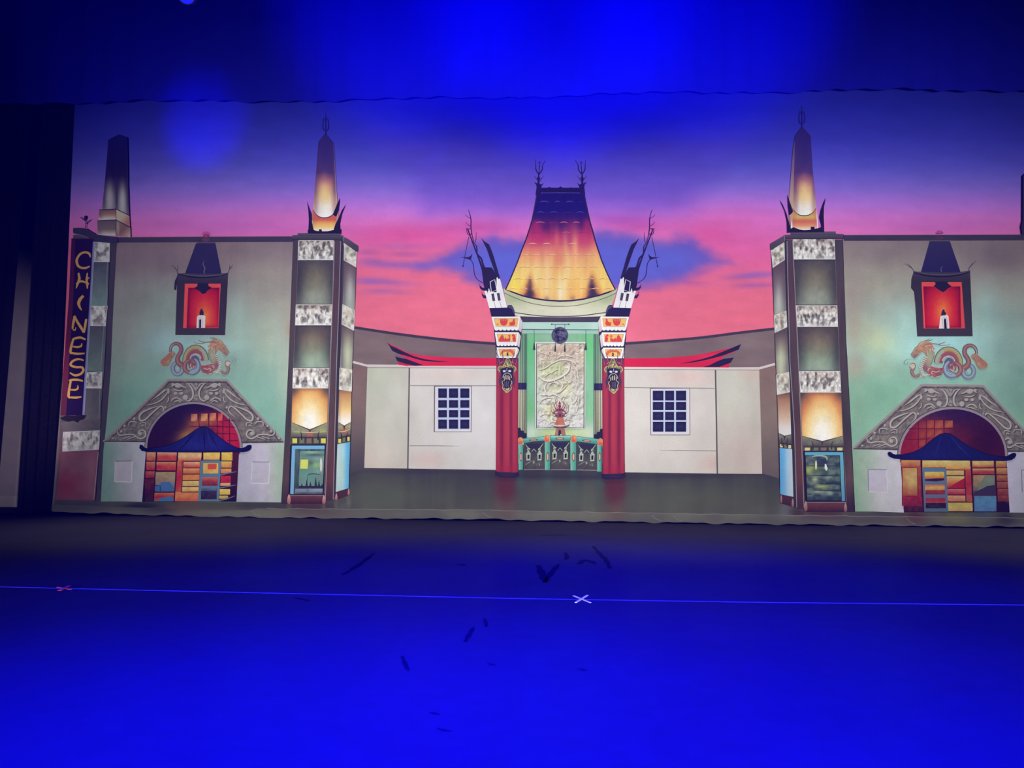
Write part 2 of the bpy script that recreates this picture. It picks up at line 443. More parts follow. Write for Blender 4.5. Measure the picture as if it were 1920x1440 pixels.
# ------------------------------------------------------------------ courtyard walls either side of the pagoda
def court(side):
    Lf = side == 'L'
    w = Sheet('courtyard_wall', root, 'pale plastered wall left of the pagoda' if Lf else 'pale plastered wall right of the pagoda')
    if Lf:
        w.poly([(661, 612), (751, 625), (840, 635), (931, 643), (931, 690), (661, 690)], (120, 102, 100), dab(700, 650, 60, 30, (132, 114, 108), 0.6), vary(0.08, 40, 12, 2), res=5)
        w.poly([(662, 681), (689, 686), (684, 878), (655, 889)], lin((670, 680), (662, 888), (0, (128, 104, 98)), (0.45, (126, 106, 98)), (0.8, (92, 82, 80)), (1, (72, 68, 72))), vary(0.07, 30, 30, 3), res=4)
        w.poly([(689, 686), (768, 688), (765, 878.5), (683, 877.5)], (194, 192, 178), dab(700, 700, 40, 60, (186, 192, 172), 0.7), dab(745, 770, 40, 60, (200, 200, 190), 0.6), dab(690, 865, 60, 36, (200, 184, 176), 0.75), dab(740, 850, 40, 30, (206, 198, 190), 0.5), vary(0.05, 25, 60, 4), res=4)
        w.poly([(768, 688), (931, 689), (930.5, 881), (765, 878.5)], (208, 204, 200), dab(850, 704, 90, 14, (212, 196, 188), 0.8), dab(800, 862, 34, 16, (206, 178, 170), 0.7), dab(775, 800, 30, 60, (194, 190, 180), 0.5), dab(905, 800, 40, 80, (210, 208, 210), 0.6), vary(0.04, 30, 40, 5), res=4)
        # trim
        w.line([(661, 678.5), (688, 685.5), (931, 687.6)], 4.2, (206, 194, 192), sm=0)
        w.line([(688, 689), (931, 690.6)], 1.0, (120, 104, 104), sm=0)
        w.line([(767.6, 690), (764.6, 878.5)], 2.6, (92, 86, 84), sm=0)
        w.line([(769, 723), (850, 723.4), (931, 723.2)], 1.1, (104, 98, 98), sm=0)
        w.line([(814.5, 723), (814, 810)], 1.4, (92, 84, 84), sm=0)
        w.line([(768, 835.8), (830, 836), (862, 836.6)], [1.1, 1.0, 0.2], (112, 104, 104), sm=0)
    else:
        w.poly([(1170, 642), (1315, 631), (1452, 614), (1455, 690), (1170, 692)], (122, 104, 102), dab(1420, 650, 60, 30, (134, 116, 112), 0.6), vary(0.08, 40, 12, 6), res=5)
        w.poly([(1423, 691), (1453.5, 684), (1461, 897), (1428.5, 887.5)], lin((1440, 690), (1446, 892), (0, (132, 108, 100)), (0.5, (134, 116, 104)), (1, (104, 92, 88))), vary(0.07, 30, 30, 7), res=4)
        w.poly([(1342, 690), (1423.5, 691), (1429, 888.5), (1345, 888)], (198, 192, 180), dab(1365, 730, 40, 60, (198, 200, 186), 0.7), dab(1410, 700, 24, 14, (206, 184, 170), 0.7), dab(1400, 850, 50, 50, (204, 184, 178), 0.7), vary(0.05, 25, 60, 8), res=4)
        w.poly([(1170, 690), (1342, 691), (1345, 888), (1172, 885.5)], (208, 202, 194), dab(1290, 708, 50, 14, (220, 190, 180), 0.7), dab(1200, 800, 40, 70, (214, 210, 204), 0.5), dab(1335, 868, 26, 16, (204, 174, 164), 0.7), vary(0.04, 30, 40, 9), res=4)
        w.line([(1170, 689), (1340, 691), (1424, 690.5), (1453, 682.5)], 4.4, (210, 198, 194), sm=0)
        w.line([(1170, 692.5), (1424, 694)], 1.0, (124, 106, 104), sm=0)
        w.line([(1341.5, 693), (1345, 888)], 2.8, (96, 88, 84), sm=0)
        w.line([(1171, 726.6), (1340, 728.2)], 1.1, (104, 98, 98), sm=0)
        w.line([(1238, 844.4), (1280, 844.8), (1343, 845.6)], [0.3, 1.0, 1.2], (110, 100, 98), sm=0)
    o = w.build()
    r = Sheet('awning_roof', o, 'red awning with black swooping tips')
    m = (lambda p: p) if Lf else None
    if Lf:
        r.line([(661, 613.5), (751, 627), (840, 637.5), (931, 644.6)], [5, 5, 5.2, 5], (66, 58, 66), sm=6)
        r.poly([(726, 643), (742, 650), (764, 661.5), (795.6, 666.7), (840, 670), (931, 671.5), (931, 686), (764, 686), (746, 683), (757, 672), (744, 660)], (208, 46, 72), dab(860, 680, 60, 8, (198, 40, 64), 0.6), dab(790, 672, 30, 6, (216, 60, 84), 0.6), res=4)
        r.poly([(746, 676), (764, 684), (764, 686.4), (747, 684)], (196, 42, 64))
        r.poly([(739, 664), (760, 668.5), (758.6, 676), (745, 678)], (118, 98, 98))
        r.poly([(725.6, 641.6), (733, 648.5), (742, 652), (758, 660), (776, 668), (795.6, 673.2), (820, 676.6), (842, 677.6), (820, 678.6), (795.6, 676.9), (778, 672.5), (760, 666.7), (747, 663.5), (735.6, 658)], (46, 38, 58))
        r.poly([(740.6, 668.6), (751, 671), (762, 673), (778, 679), (794, 684.6), (778, 685.6), (762, 682.6), (744.6, 677)], (46, 38, 58))
    else:
        r.line([(1170, 644.3), (1240, 639.5), (1315, 633), (1390, 623.5), (1452, 616.5)], 5, (70, 60, 68), sm=6)
        r.poly([(1170, 672), (1249, 671), (1300, 666.5), (1345, 658), (1373, 652), (1387, 646.6), (1374, 664), (1356, 669), (1350, 678), (1369, 682), (1366, 689), (1170, 688)], (208, 44, 68), dab(1230, 680, 60, 8, (202, 40, 66), 0.6), dab(1330, 668, 30, 6, (220, 62, 84), 0.6), res=4)
        r.poly([(1357, 668), (1376, 660), (1376, 669), (1352, 676)], (120, 102, 102))
        r.poly([(1389.6, 645), (1385, 655.6), (1370, 661), (1355.6, 666.7), (1338, 671.4), (1315.6, 676.7), (1296, 680), (1274, 682), (1296, 677.6), (1315.6, 673.4), (1334, 668), (1351, 661), (1373, 652)], (44, 38, 60))
        r.poly([(1376, 670.2), (1370, 680), (1349, 688), (1318, 688.2), (1332, 684), (1344, 677.8), (1356, 673)], (44, 38, 60))
    r.build()
    # the window
    g = Sheet('window', o, 'painted window of twelve dark panes')
    if Lf:
        q = [(815, 724), (884, 724), (883.2, 809.6), (814.6, 809.6)]
        xs = [(821.7, 838), (841.7, 859), (863, 880)]; ys = [(728.3, 746), (750.2, 764.6), (769, 782.7), (786.7, 804)]
        inn = (820.5, 727, 881, 805.5)
    else:
        q = [(1219.4, 728), (1293.2, 728), (1293.6, 815.4), (1220.2, 815.4)]
        xs = [(1224, 1244), (1247, 1264), (1267.4, 1286.4)]; ys = [(732.7, 751), (753.6, 769), (772.2, 787.8), (790.7, 809.4)]
        inn = (1223, 731.5, 1287.5, 810.5)
    g.poly(q, (216, 210, 214))
    g.rect(*inn, (188, 198, 224))
    for a in xs:
        for c in ys:
            g.rect(a[0], c[0], a[1], c[1], (40, 37, 64), dab((a[0] + a[1]) / 2, (c[0] + c[1]) / 2, 6, 4, (58, 54, 86), 0.7), res=4)
    g.frame(q, 1.5, (92, 84, 90))
    g.build()
    return o
court('L'); court('R')
# ================================================================== THE PAGODA ENTRANCE in the middle of the drop
def mir(x, y):
    return (2101 - x, y + (3.0 * (y - 600) / 280 if y > 600 else 0))
INK = (44, 38, 62)

pg = Sheet('pagoda_entrance', root, 'painted pagoda entrance with tall flaring golden roof')
# eave under the roof, mint lintels, green wall
pg.poly([(944, 541), (981, 548), (1024, 556), (1050, 557), (1088, 556), (1123, 548), (1157, 541), (1152, 560), (1140, 588), (1125, 596), (976, 596), (962, 588), (950, 570)],
        vert((545, (186, 190, 150)), (575, (202, 204, 172)), (596, (214, 212, 188))), dab(960, 560, 24, 12, (160, 172, 128), 0.6), dab(1140, 560, 24, 12, (160, 172, 128), 0.6), dab(1050, 580, 60, 8, (216, 214, 190), 0.6), vary(0.05, 20, 10, 1), res=3)
pg.line([(945, 549), (968, 559.5), (993.5, 568), (1022, 573), (1050, 574.4), (1080, 572.8), (1107, 567), (1135, 558.5), (1156, 549)], 1.2, (92, 92, 84))
pg.line([(962, 585.5), (985, 589), (1018, 592.6), (1050, 593.4), (1085, 592.4), (1118, 588.4), (1138, 585.5)], 1.7, (70, 66, 70))
pg.poly([(974, 593), (1018, 594.4), (1050, 595), (1085, 594.4), (1127, 593), (1121, 604), (980, 604)], (70, 62, 72), dab(1050, 598, 60, 4, (84, 74, 80), 0.7), res=4)
pg.poly([(980, 604), (1121, 604), (1122, 618), (979, 618)], (172, 206, 192), dab(1000, 611, 30, 8, (186, 216, 206), 0.7), dab(1085, 611, 30, 6, (160, 196, 180), 0.6), dab(1115, 611, 10, 8, (190, 216, 206), 0.5), res=4)
pg.line([(978, 617.6), (1123, 618.4)], 1.4, (62, 74, 72), sm=0)
pg.poly([(978, 618.4), (1123, 619), (1121, 626), (979, 626)], (150, 188, 170), dab(1060, 622, 40, 4, (170, 200, 186), 0.7), res=4)
pg.line([(979, 626), (1122, 626.4)], 1.0, (70, 92, 84), sm=0)
pg.poly([(972, 626), (1129, 626), (1130, 840), (972, 840)], (128, 178, 138),
        dab(994, 650, 14, 60, (96, 186, 112), 0.85), dab(1108, 645, 12, 60, (92, 188, 108), 0.85), dab(1050, 632, 60, 7, (150, 176, 154), 0.8), dab(1085, 632, 20, 6, (110, 182, 124), 0.6),
        dab(993, 720, 10, 50, (120, 176, 146), 0.7), dab(1107, 720, 10, 50, (134, 182, 152), 0.7), dab(993, 765, 9, 26, (112, 182, 120), 0.8), dab(1107, 770, 9, 24, (120, 190, 130), 0.6), dab(990, 705, 5, 20, (104, 176, 118), 0.6),
        dab(990, 812, 30, 20, (190, 206, 196), 0.9), dab(1110, 812, 30, 22, (192, 206, 196), 0.9), dab(1050, 812, 40, 10, (204, 208, 140), 0.85), dab(1090, 812, 20, 10, (200, 208, 170), 0.6), vary(0.05, 6, 26, 2), res=2.5)
pgo = pg.build()

# tall roof
rf = Sheet('tiled_roof', pgo, 'flaring golden roof fading to indigo at its top')
Lc = [(1007.4, 352), (1005, 368), (1000.5, 393), (996.5, 412), (991, 431), (985, 449), (977, 469), (969, 491), (960, 513), (953.5, 528), (946.6, 543)]
Rc = [(1095.4, 352), (1097.4, 368), (1103, 396), (1107, 414), (1112, 431), (1117, 450), (1123, 469), (1130, 490), (1138, 509), (1146, 526), (1155, 543)]
arc = [(962, 549.5), (981.6, 556.6), (1002, 561.2), (1024, 564.4), (1050, 566), (1072, 565.2), (1094, 562.2), (1123, 555.4), (1140, 549.8)]
rf.poly(Lc + arc + Rc[::-1], (52, 42, 62))
ins = lambda pts, d: [(x + d, y) for x, y in pts]
r_ops = [
    vert((352, (34, 26, 100)), (395, (38, 28, 112)), (408, (56, 32, 104)), (418, (104, 40, 104)), (430, (150, 50, 104)), (446, (192, 66, 104)), (458, (206, 92, 104)), (470, (222, 128, 108)),
         (484, (232, 168, 112)), (498, (236, 190, 112)), (520, (236, 198, 110)), (545, (236, 196, 106)), (566, (228, 178, 112))),
    # dark tongues coming down from the ridge, sprayed heat at the sides
    dab(1024, 424, 9, 14, (66, 34, 92), 0.7), dab(1054, 420, 14, 16, (60, 32, 96), 0.75), dab(1088, 420, 7, 12, (64, 34, 92), 0.6), dab(1004, 424, 8, 10, (170, 46, 96), 0.7), dab(1102, 422, 6, 12, (176, 50, 96), 0.7), dab(1070, 436, 8, 16, (150, 50, 100), 0.5),
    dab(1012, 448, 16, 14, (186, 52, 104), 0.6), dab(1064, 450, 12, 14, (176, 60, 108), 0.6), dab(1095, 448, 14, 14, (196, 66, 104), 0.55), dab(1044, 458, 6, 26, (226, 120, 106), 0.6), dab(1078, 470, 6, 34, (240, 176, 116), 0.7),
    dab(990, 484, 18, 14, (230, 150, 96), 0.5), dab(1050, 486, 10, 16, (222, 124, 98), 0.7), dab(1018, 478, 12, 16, (226, 136, 104), 0.5), dab(1115, 482, 10, 24, (242, 190, 110), 0.6), dab(1100, 500, 8, 18, (234, 160, 98), 0.5),
    dab(968, 530, 18, 20, (232, 214, 74), 0.8), dab(984, 512, 12, 26, (240, 206, 120), 0.6), dab(1130, 516, 12, 24, (240, 206, 100), 0.7), dab(1026, 530, 9, 44, (240, 208, 150), 0.75), dab(1062, 520, 8, 50, (242, 212, 140), 0.7), dab(1052, 548, 7, 24, (240, 232, 196), 0.8), dab(1040, 500, 6, 26, (238, 160, 96), 0.45),
    dab(1060, 470, 5, 30, (238, 170, 110), 0.5), dab(1075, 545, 10, 22, (234, 168, 84), 0.6), dab(1005, 520, 8, 24, (244, 222, 150), 0.6), dab(1125, 540, 10, 14, (240, 222, 120), 0.5),
    # the two painted shadows of the horns, warm halo then dark core
    softpoly([(994, 516), (1012, 566), (972, 562)], (206, 120, 62), 9, 0.85), softpoly([(1110, 512), (1136, 560), (1092, 566)], (206, 120, 62), 9, 0.85),
    softpoly([(994, 524), (1003, 566), (983, 560)], (62, 50, 70), 6, 0.95, 3, 8), softpoly([(1109, 520), (1124, 560), (1100, 566)], (62, 50, 70), 6, 0.95, 3, 8),
    dab(1025, 562, 5, 6, (120, 96, 96), 0.7), dab(1074, 560, 5, 6, (130, 100, 90), 0.6),
    vary(0.06, 5, 60, 7),
]
rf.poly(ins(Lc, 2.6) + [(963, 547), (981.6, 553.8), (1002, 558.4), (1024, 561.6), (1050, 563), (1072, 562.3), (1094, 559.4), (1123, 552.6), (1139, 547)] + ins(Rc, -2.6)[::-1], *r_ops, res=2.2)
rr = random.Random(3)
for k, y in enumerate((361, 379, 398.8, 418, 437, 458, 479, 501.5, 523.5, 542)):
    xl = np.interp(y, [p[1] for p in Lc], [p[0] for p in Lc]) + 6
    xr = np.interp(y, [p[1] for p in Rc], [p[0] for p in Rc]) - 6
    x = xl
    while x < xr - 8:
        w = rr.uniform(14, 26)
        x2 = min(x + w, xr)
        dark, lite = ((58, 46, 130), (96, 84, 160)) if y < 410 else ((140, 50, 90), (224, 130, 130)) if y < 450 else ((176, 110, 70), (250, 224, 170))
        rf.line([(x, y + 0.8), ((x + x2) / 2, y - 1.0), (x2, y + 0.6)], 0.9, dark, taper=0.35)
        if rr.random() < 0.75:
            rf.line([(x + 2, y - 0.4), ((x + x2) / 2, y - 2.0), (x2 - 3, y - 0.2)], 0.8, lite, taper=0.4)
        x = x2 + rr.uniform(1, 6)
rf.line([(1012, 362), (1051, 361.4), (1090, 362)], 0.9, (98, 88, 170))
rfo = rf.build()
rd = Sheet('roof_ridge', pgo)
rd.poly([(1008, 357), (1012, 356), (1020, 354.6), (1027, 351.5), (1031, 350.6), (1036, 353.4), (1041, 354), (1047, 352), (1051, 349.2), (1055, 352), (1061, 354), (1066, 352.6), (1071, 351), (1075, 353.6), (1083, 355), (1092, 356), (1095, 357), (1095, 360.5), (1008, 360.5)], (38, 28, 74))
rd.build()
def finial(flip):
    f = Sheet('trident_finial', pgo, 'trident finial on the %s end of the pagoda ridge' % ('right' if flip else 'left'))
    if flip:
        f.map = lambda x, y: (2101.5 - x, y)
    K = (42, 30, 84)
    f.poly([(1004, 366), (1006, 350), (1005, 346), (1001, 341), (1006, 343), (1009, 345), (1011, 344), (1015, 346), (1019.5, 342.6), (1016, 349), (1014, 354), (1014.5, 366)], K)
    f.line([(1010, 348), (1009.6, 338), (1010.2, 326)], [4, 3.4, 2.0], K)
    f.ell(1010, 334.5, 3, 3, K)
    f.line([(1010.2, 327), (1005, 318.5), (1004.4, 310), (1003.4, 299)], [2.2, 2, 1.4, 0.4], K)
    f.line([(1010.2, 327), (1016.6, 318.5), (1017.4, 310), (1021, 304), (1023, 299)], [2.2, 2, 1.4, 1, 0.4], K)
    f.line([(1010.4, 326), (1011.6, 312), (1012, 301)], [1.6, 1.4, 0.5], K)
    f.line([(1009.8, 341), (1005, 334), (1001.5, 330)], [1.4, 1, 0.3], K)
    f.line([(1010.6, 341), (1016, 334), (1020, 329.5)], [1.4, 1, 0.3], K)
    f.line([(1008, 306), (1011.8, 304), (1015, 306)], 0.8, K)
    f.build()
finial(0); finial(1)

# stepped green and cream pilasters either side of the carved panel
def pilaster(flip):
    p = Sheet('stepped_pilaster', pgo)
    if flip: p.map = mir
    p.poly([(972, 626), (987.6, 626), (987.6, 822), (970, 822)], vert((626, (110, 160, 124)), (690, (128, 160, 130)), (715, (120, 140, 116)), (735, (184, 176, 150)), (800, (168, 160, 134)), (822, (140, 134, 112))), streak((70, 84, 70), (190, 200, 170), 3.4, 400, 0.4, 4), res=1.6)
    for x in (975.6, 980.2, 985):
        p.line([(x, 627), (x - 0.3, 718)], 1.1, (58, 92, 72), sm=0)
        p.line([(x - 0.3, 730), (x - 0.8, 812)], 1.1, (92, 86, 72), sm=0)
    p.rect(971, 717.5, 987.4, 730.5, (44, 42, 72), dab(976, 724, 3, 8, (64, 60, 88), 0.6), res=2)
    p.poly([(970, 801), (976.6, 803), (976.6, 807), (982, 808), (982, 811.5), (987.6, 812.4), (987.6, 822), (970, 822)], (42, 40, 56))
    p.line([(987.8, 626), (987.8, 820)], 1.3, (78, 120, 92), sm=0)
    p.build()
pilaster(0); pilaster(1)

# carved dragon panel
cp = Sheet('carved_panel', pgo, 'pale carved panel with writhing dragon in low relief')
cp.poly([(1002.4, 641), (1098, 641), (1098, 804), (1003, 804)], (206, 212, 204), dab(1050, 804, 50, 6, (200, 206, 160), 0.8), dab(1005, 800, 14, 20, (214, 220, 214), 0.8), dab(1096, 800, 14, 24, (214, 220, 218), 0.8), res=4)
cp.frame([(1002.6, 641), (1098, 641), (1097.8, 803), (1003, 803)], 0.9, (132, 150, 138))
cp_ops = [
    vert((644, (196, 184, 158)), (665, (184, 164, 142)), (690, (186, 178, 154)), (715, (188, 190, 166)), (750, (196, 204, 190)), (780, (204, 208, 202)), (802, (206, 206, 210))),
    dab(1040, 692, 24, 14, (176, 200, 128), 0.75), dab(1020, 700, 16, 12, (190, 206, 134), 0.65), dab(1060, 730, 12, 14, (204, 210, 132), 0.7), dab(1040, 730, 14, 10, (198, 204, 150), 0.6), dab(1030, 776, 14, 16, (208, 214, 140), 0.8), dab(1092, 660, 7, 30, (214, 206, 168), 0.7),
    dab(1050, 655, 30, 8, (178, 146, 124), 0.6), dab(1075, 690, 14, 22, (176, 154, 142), 0.6), dab(1083, 730, 12, 30, (192, 190, 186), 0.6), dab(1014, 655, 12, 12, (200, 192, 164), 0.6), dab(1012, 740, 8, 30, (190, 204, 192), 0.5), dab(1015, 790, 16, 14, (208, 204, 216), 0.6), dab(1078, 785, 20, 18, (204, 208, 204), 0.6),
    relief(15, 1.7, (226, 222, 212), (128, 118, 106), 2), relief(7, 0.55, (224, 218, 208), (140, 130, 118), 5),
]
cp.poly([(1006, 644.4), (1095.2, 644.4), (1094.6, 802), (1006.6, 802)], *cp_ops, res=1.1)
def R(*q):                               # points measured on a 6.264x enlargement of the panel
    return [(980 + a / 6.264, 590 + b_ / 6.264) for a, b_ in q]
body = [
    (R((190, 690), (205, 730), (250, 768), (320, 778), (400, 752), (480, 712), (535, 660), (548, 600), (520, 560)), 4.6),
    (R((390, 760), (440, 790), (468, 840), (420, 915), (480, 870), (530, 820)), 3.2),
    (R((300, 790), (262, 840), (268, 900), (310, 945), (370, 930), (420, 960)), 3.6),
    (R((240, 645), (300, 600), (370, 560), (430, 535), (500, 530), (570, 545), (630, 590), (660, 650)), 2.6),
    (R((190, 650), (260, 630), (330, 585)), 2.0), (R((400, 520), (460, 480), (540, 485), (620, 510)), 2.4),
    (R((330, 700), (370, 660), (420, 640)), 2.0), (R((240, 740), (310, 690), (360, 670)), 1.6),
    (R((490, 720), (500, 760), (530, 790)), 3.0), (R((560, 640), (600, 690), (630, 750)), 2.4), (R((600, 600), (640, 660), (650, 720)), 2.0),
    (R((545, 850), (600, 910), (640, 950), (625, 1010), (600, 1045)), 2.4), (R((560, 950), (575, 1010), (600, 1060)), 1.8), (R((560, 760), (620, 800), (640, 860)), 1.8),
    (R((215, 940), (250, 945), (330, 930), (400, 950), (450, 985)), 2.4), (R((200, 1040), (230, 1000), (300, 975), (350, 985)), 1.8),
    (R((360, 740), (380, 790), (420, 820)), 2.2), (R((300, 830), (350, 800), (400, 810), (420, 840)), 1.8),
    (R((600, 1080), (620, 1150), (660, 1060)), 1.4), (R((560, 1100), (590, 1180)), 1.2), (R((190, 1200), (250, 1170), (320, 1175)), 1.2), (R((200, 1260), (260, 1230), (300, 1260)), 1.1), (R((300, 1290), (350, 1255), (390, 1265)), 1.4), (R((480, 1260), (540, 1230), (590, 1250)), 1.2),
    (R((230, 1090), (260, 1120), (250, 1160)), 1.1), (R((620, 950), (660, 1000), (650, 1100)), 1.2), (R((440, 1000), (480, 960), (530, 980)), 1.4),
]
for pts, w in body:
    cp.line([(a + 0.7, b_ + 1.2) for a, b_ in pts], w * 1.0, (122, 110, 100), taper=0.25)
for pts, w in body:
    cp.line(pts, w * 0.8, (198, 188, 174), taper=0.25)
    cp.line([(a - 0.3, b_ - 0.5) for a, b_ in pts], w * 0.3, (226, 220, 210), taper=0.3)
def swirl(S, cx, cy, r, w, col, turns=1.25, a0=0.0, sg=1):
    n = 16
    S.line([(cx + r * (1 - 0.75 * k / n) * math.cos(a0 + sg * 2 * math.pi * turns * k / n), cy + r * (1 - 0.75 * k / n) * math.sin(a0 + sg * 2 * math.pi * turns * k / n)) for k in range(n + 1)], w, col, sm=2)
for q in ((225, 425, 28), (330, 450, 36), (225, 560, 26), (645, 415, 24), (320, 510, 22), (650, 470, 22), (545, 890, 18), (225, 480, 18), (600, 560, 26), (480, 470, 20), (270, 400, 18)):
    x, y = R(q[:2])[0]
    swirl(cp, x + 0.4, y + 0.7, q[2] / 6.264, 1.3, (140, 118, 104))
    swirl(cp, x, y, q[2] / 6.264, 0.9, (226, 216, 202))
for k in range(46):
    x = rr.uniform(1010, 1091); y = rr.uniform(660, 798)
    a = rr.uniform(0, 3.1); l = rr.uniform(2, 5)
    c = rr.choice([(228, 224, 216), (138, 128, 120), (220, 218, 210)])
    cp.line([(x, y), (x + l * math.cos(a) * 0.6 + 1, y + l * math.sin(a) * 0.5), (x + l * math.cos(a), y + l * math.sin(a))], rr.uniform(0.5, 1.1), c, taper=0.4, sm=3)
cp.line([(1006, 803), (1006, 644.4), (1095.4, 644.4), (1095, 803)], 1.7, (84, 80, 76), sm=0)
cp.line([(1008.6, 802), (1008.4, 646.4)], 0.7, (216, 214, 204), sm=0)
cp.line([(1007, 801.6), (1050, 801.8), (1094, 801.6)], [0.3, 1.6, 0.3], (120, 116, 118))
cp.line([(1010, 805), (1050, 805.2), (1090, 805)], [0.3, 1.2, 0.3], (150, 154, 130))
cp.build()

# medallion on its rod, tassels
md = Sheet('hanging_medallion', pgo, 'round dark medallion hung from a rod with tassels')
md.line([(1034, 608), (1067, 608)], 1.2, (62, 66, 76), sm=0)
md.ell(1034.5, 608, 1.4, 1.4, (62, 66, 76)); md.ell(1066.5, 608, 1.4, 1.4, (62, 66, 76))
for x in (1041.2, 1059):
    md.line([(x, 608), (x, 648)], 0.8, (74, 80, 84), sm=0)
    md.poly([(x - 0.6, 646), (x + 0.6, 646), (x + 1.9, 659.5), (x - 1.9, 659.5)], (60, 56, 66))
md.ell(1049.8, 628.6, 15.6, 15.6, (64, 62, 84))
md.ell(1049.8, 628.6, 14.2, 14.2, (92, 90, 112))
md.ell(1049.8, 628.6, 13.2, 13.2, (52, 48, 72), streak((36, 32, 54), (128, 124, 146), 4, 4, 0.55, 2), dab(1057, 626, 4, 4, (120, 118, 150), 0.6), res=1.5)
for k in range(9):
    a = rr.uniform(0, 6.2); r0 = rr.uniform(2, 9)
    md.line([(1049.8 + r0 * math.cos(a), 628.6 + r0 * math.sin(a)), (1049.8 + 8 * math.cos(a + 0.7), 628.6 + 8 * math.sin(a + 0.7)), (1049.8 + 5 * math.cos(a + 1.3), 628.6 + 5 * math.sin(a + 1.3))], 1.1, rr.choice([(120, 116, 142), (96, 92, 116), (30, 28, 46)]), sm=3, taper=0.4)
md.build()
for x in (1001.6, 1098.4):
    ts = Sheet('rope_tassel', pgo)
    ts.line([(x, 618), (x, 645)], 0.8, (60, 70, 70), sm=0)
    ts.poly([(x - 0.8, 643), (x + 0.8, 643), (x + 2.3, 656.4), (x - 2.3, 656.4)], (56, 58, 66))
    ts.build()

# flame-crowned urn on its stand
ur = Sheet('flaming_urn', pgo, 'rust coloured urn with curling flame crown')
U = lambda *q: [(960 + a / 9.6, 740 + b_ / 9.6) for a, b_ in q]
DK = (112, 56, 62)
def both(pts, w, col, **k):
    ur.line(U(*pts), w, col, **k)
    ur.line(U(*[(1722 - a, b_) for a, b_ in pts]), w, col, **k)
both([(830, 330), (745, 340), (705, 270), (712, 190), (740, 140)], [1.0, 1.5, 1.3, 1.2, 0.5], (130, 96, 74))
both([(835, 320), (760, 300), (735, 240), (750, 170), (745, 120)], [1.0, 1.7, 1.5, 1.2, 0.5], (172, 134, 96))
both([(830, 300), (785, 250), (765, 190), (790, 130), (770, 60)], [1.0, 1.6, 1.3, 1.1, 0.4], DK)
both([(845, 260), (805, 210), (800, 150), (825, 110), (800, 60)], [1.0, 1.4, 1.2, 0.9, 0.4], (150, 84, 78))
both([(800, 390), (760, 395), (730, 370), (700, 355)], [1.2, 1.0, 0.8, 0.3], (96, 60, 64))
both([(810, 470), (765, 465), (735, 440), (725, 405)], [1.0, 1.0, 0.8, 0.3], (100, 70, 66))
ur.poly(U((855, 105), (880, 160), (885, 205), (870, 260), (848, 260), (832, 205), (838, 160)), (136, 52, 70))
ur.ell(*U((842, 178))[0], 0.9, 0.9, (226, 150, 140)); ur.ell(*U((875, 178))[0], 0.9, 0.9, (226, 150, 140))
ur.poly(U((770, 290), (820, 250), (900, 250), (955, 290), (965, 350), (930, 410), (860, 425), (800, 410), (765, 350)), (148, 92, 98), dab(1043, 774, 2, 2, (232, 224, 226), 0.9), dab(1057, 774, 2, 2, (232, 224, 226), 0.9), dab(1050, 779, 2.2, 4, (62, 40, 56), 0.9), dab(1050, 768, 8, 1.6, (96, 44, 62), 0.8), res=0.9)
for sgn in (0, 1):
    f = (lambda a: 1722 - a) if sgn else (lambda a: a)
    for q in (((790, 300), (840, 270), (862, 300)), ((785, 345), (830, 335), (850, 375)), ((780, 380), (815, 370), (810, 400)), ((845, 400), (820, 420), (815, 460)), ((780, 300), (760, 320), (775, 345))):
        ur.line(U(*[(f(a), b_) for a, b_ in q]), 1.1, (92, 46, 58), sm=4)
    swirl(ur, *U((f(750), 330))[0], 2.0, 0.9, (96, 50, 54)); swirl(ur, *U((f(785), 380))[0], 1.8, 0.8, (92, 48, 56))
ur.poly(U((760, 545), (790, 480), (810, 430), (870, 405), (925, 430), (940, 490), (960, 545)), (176, 98, 76), dab(1050, 786, 5, 5, (196, 122, 90), 0.7), dab(1054, 794, 6, 3, (204, 136, 92), 0.6), res=1.5)
ur.poly(U((702, 540), (745, 560), (800, 572), (868, 574), (940, 570), (990, 556), (1046, 530), (1015, 568), (960, 596), (868, 604), (780, 596), (735, 570)), (88, 62, 70))
ur.line(U((740, 563), (868, 582), (1000, 560)), [0.3, 1.0, 0.3], (150, 112, 98))
ur.poly(U((800, 600), (945, 600), (968, 735), (765, 735)), (150, 100, 84), dab(1044, 812, 3, 6, (186, 140, 116), 0.6), dab(1057, 812, 3, 6, (178, 126, 106), 0.6), res=1.5)
ur.poly(U((830, 735), (838, 650), (858, 625), (880, 650), (885, 735)), (58, 44, 56)); ur.ell(*U((880, 722))[0], 0.9, 1.4, (226, 220, 220))
ur.build()

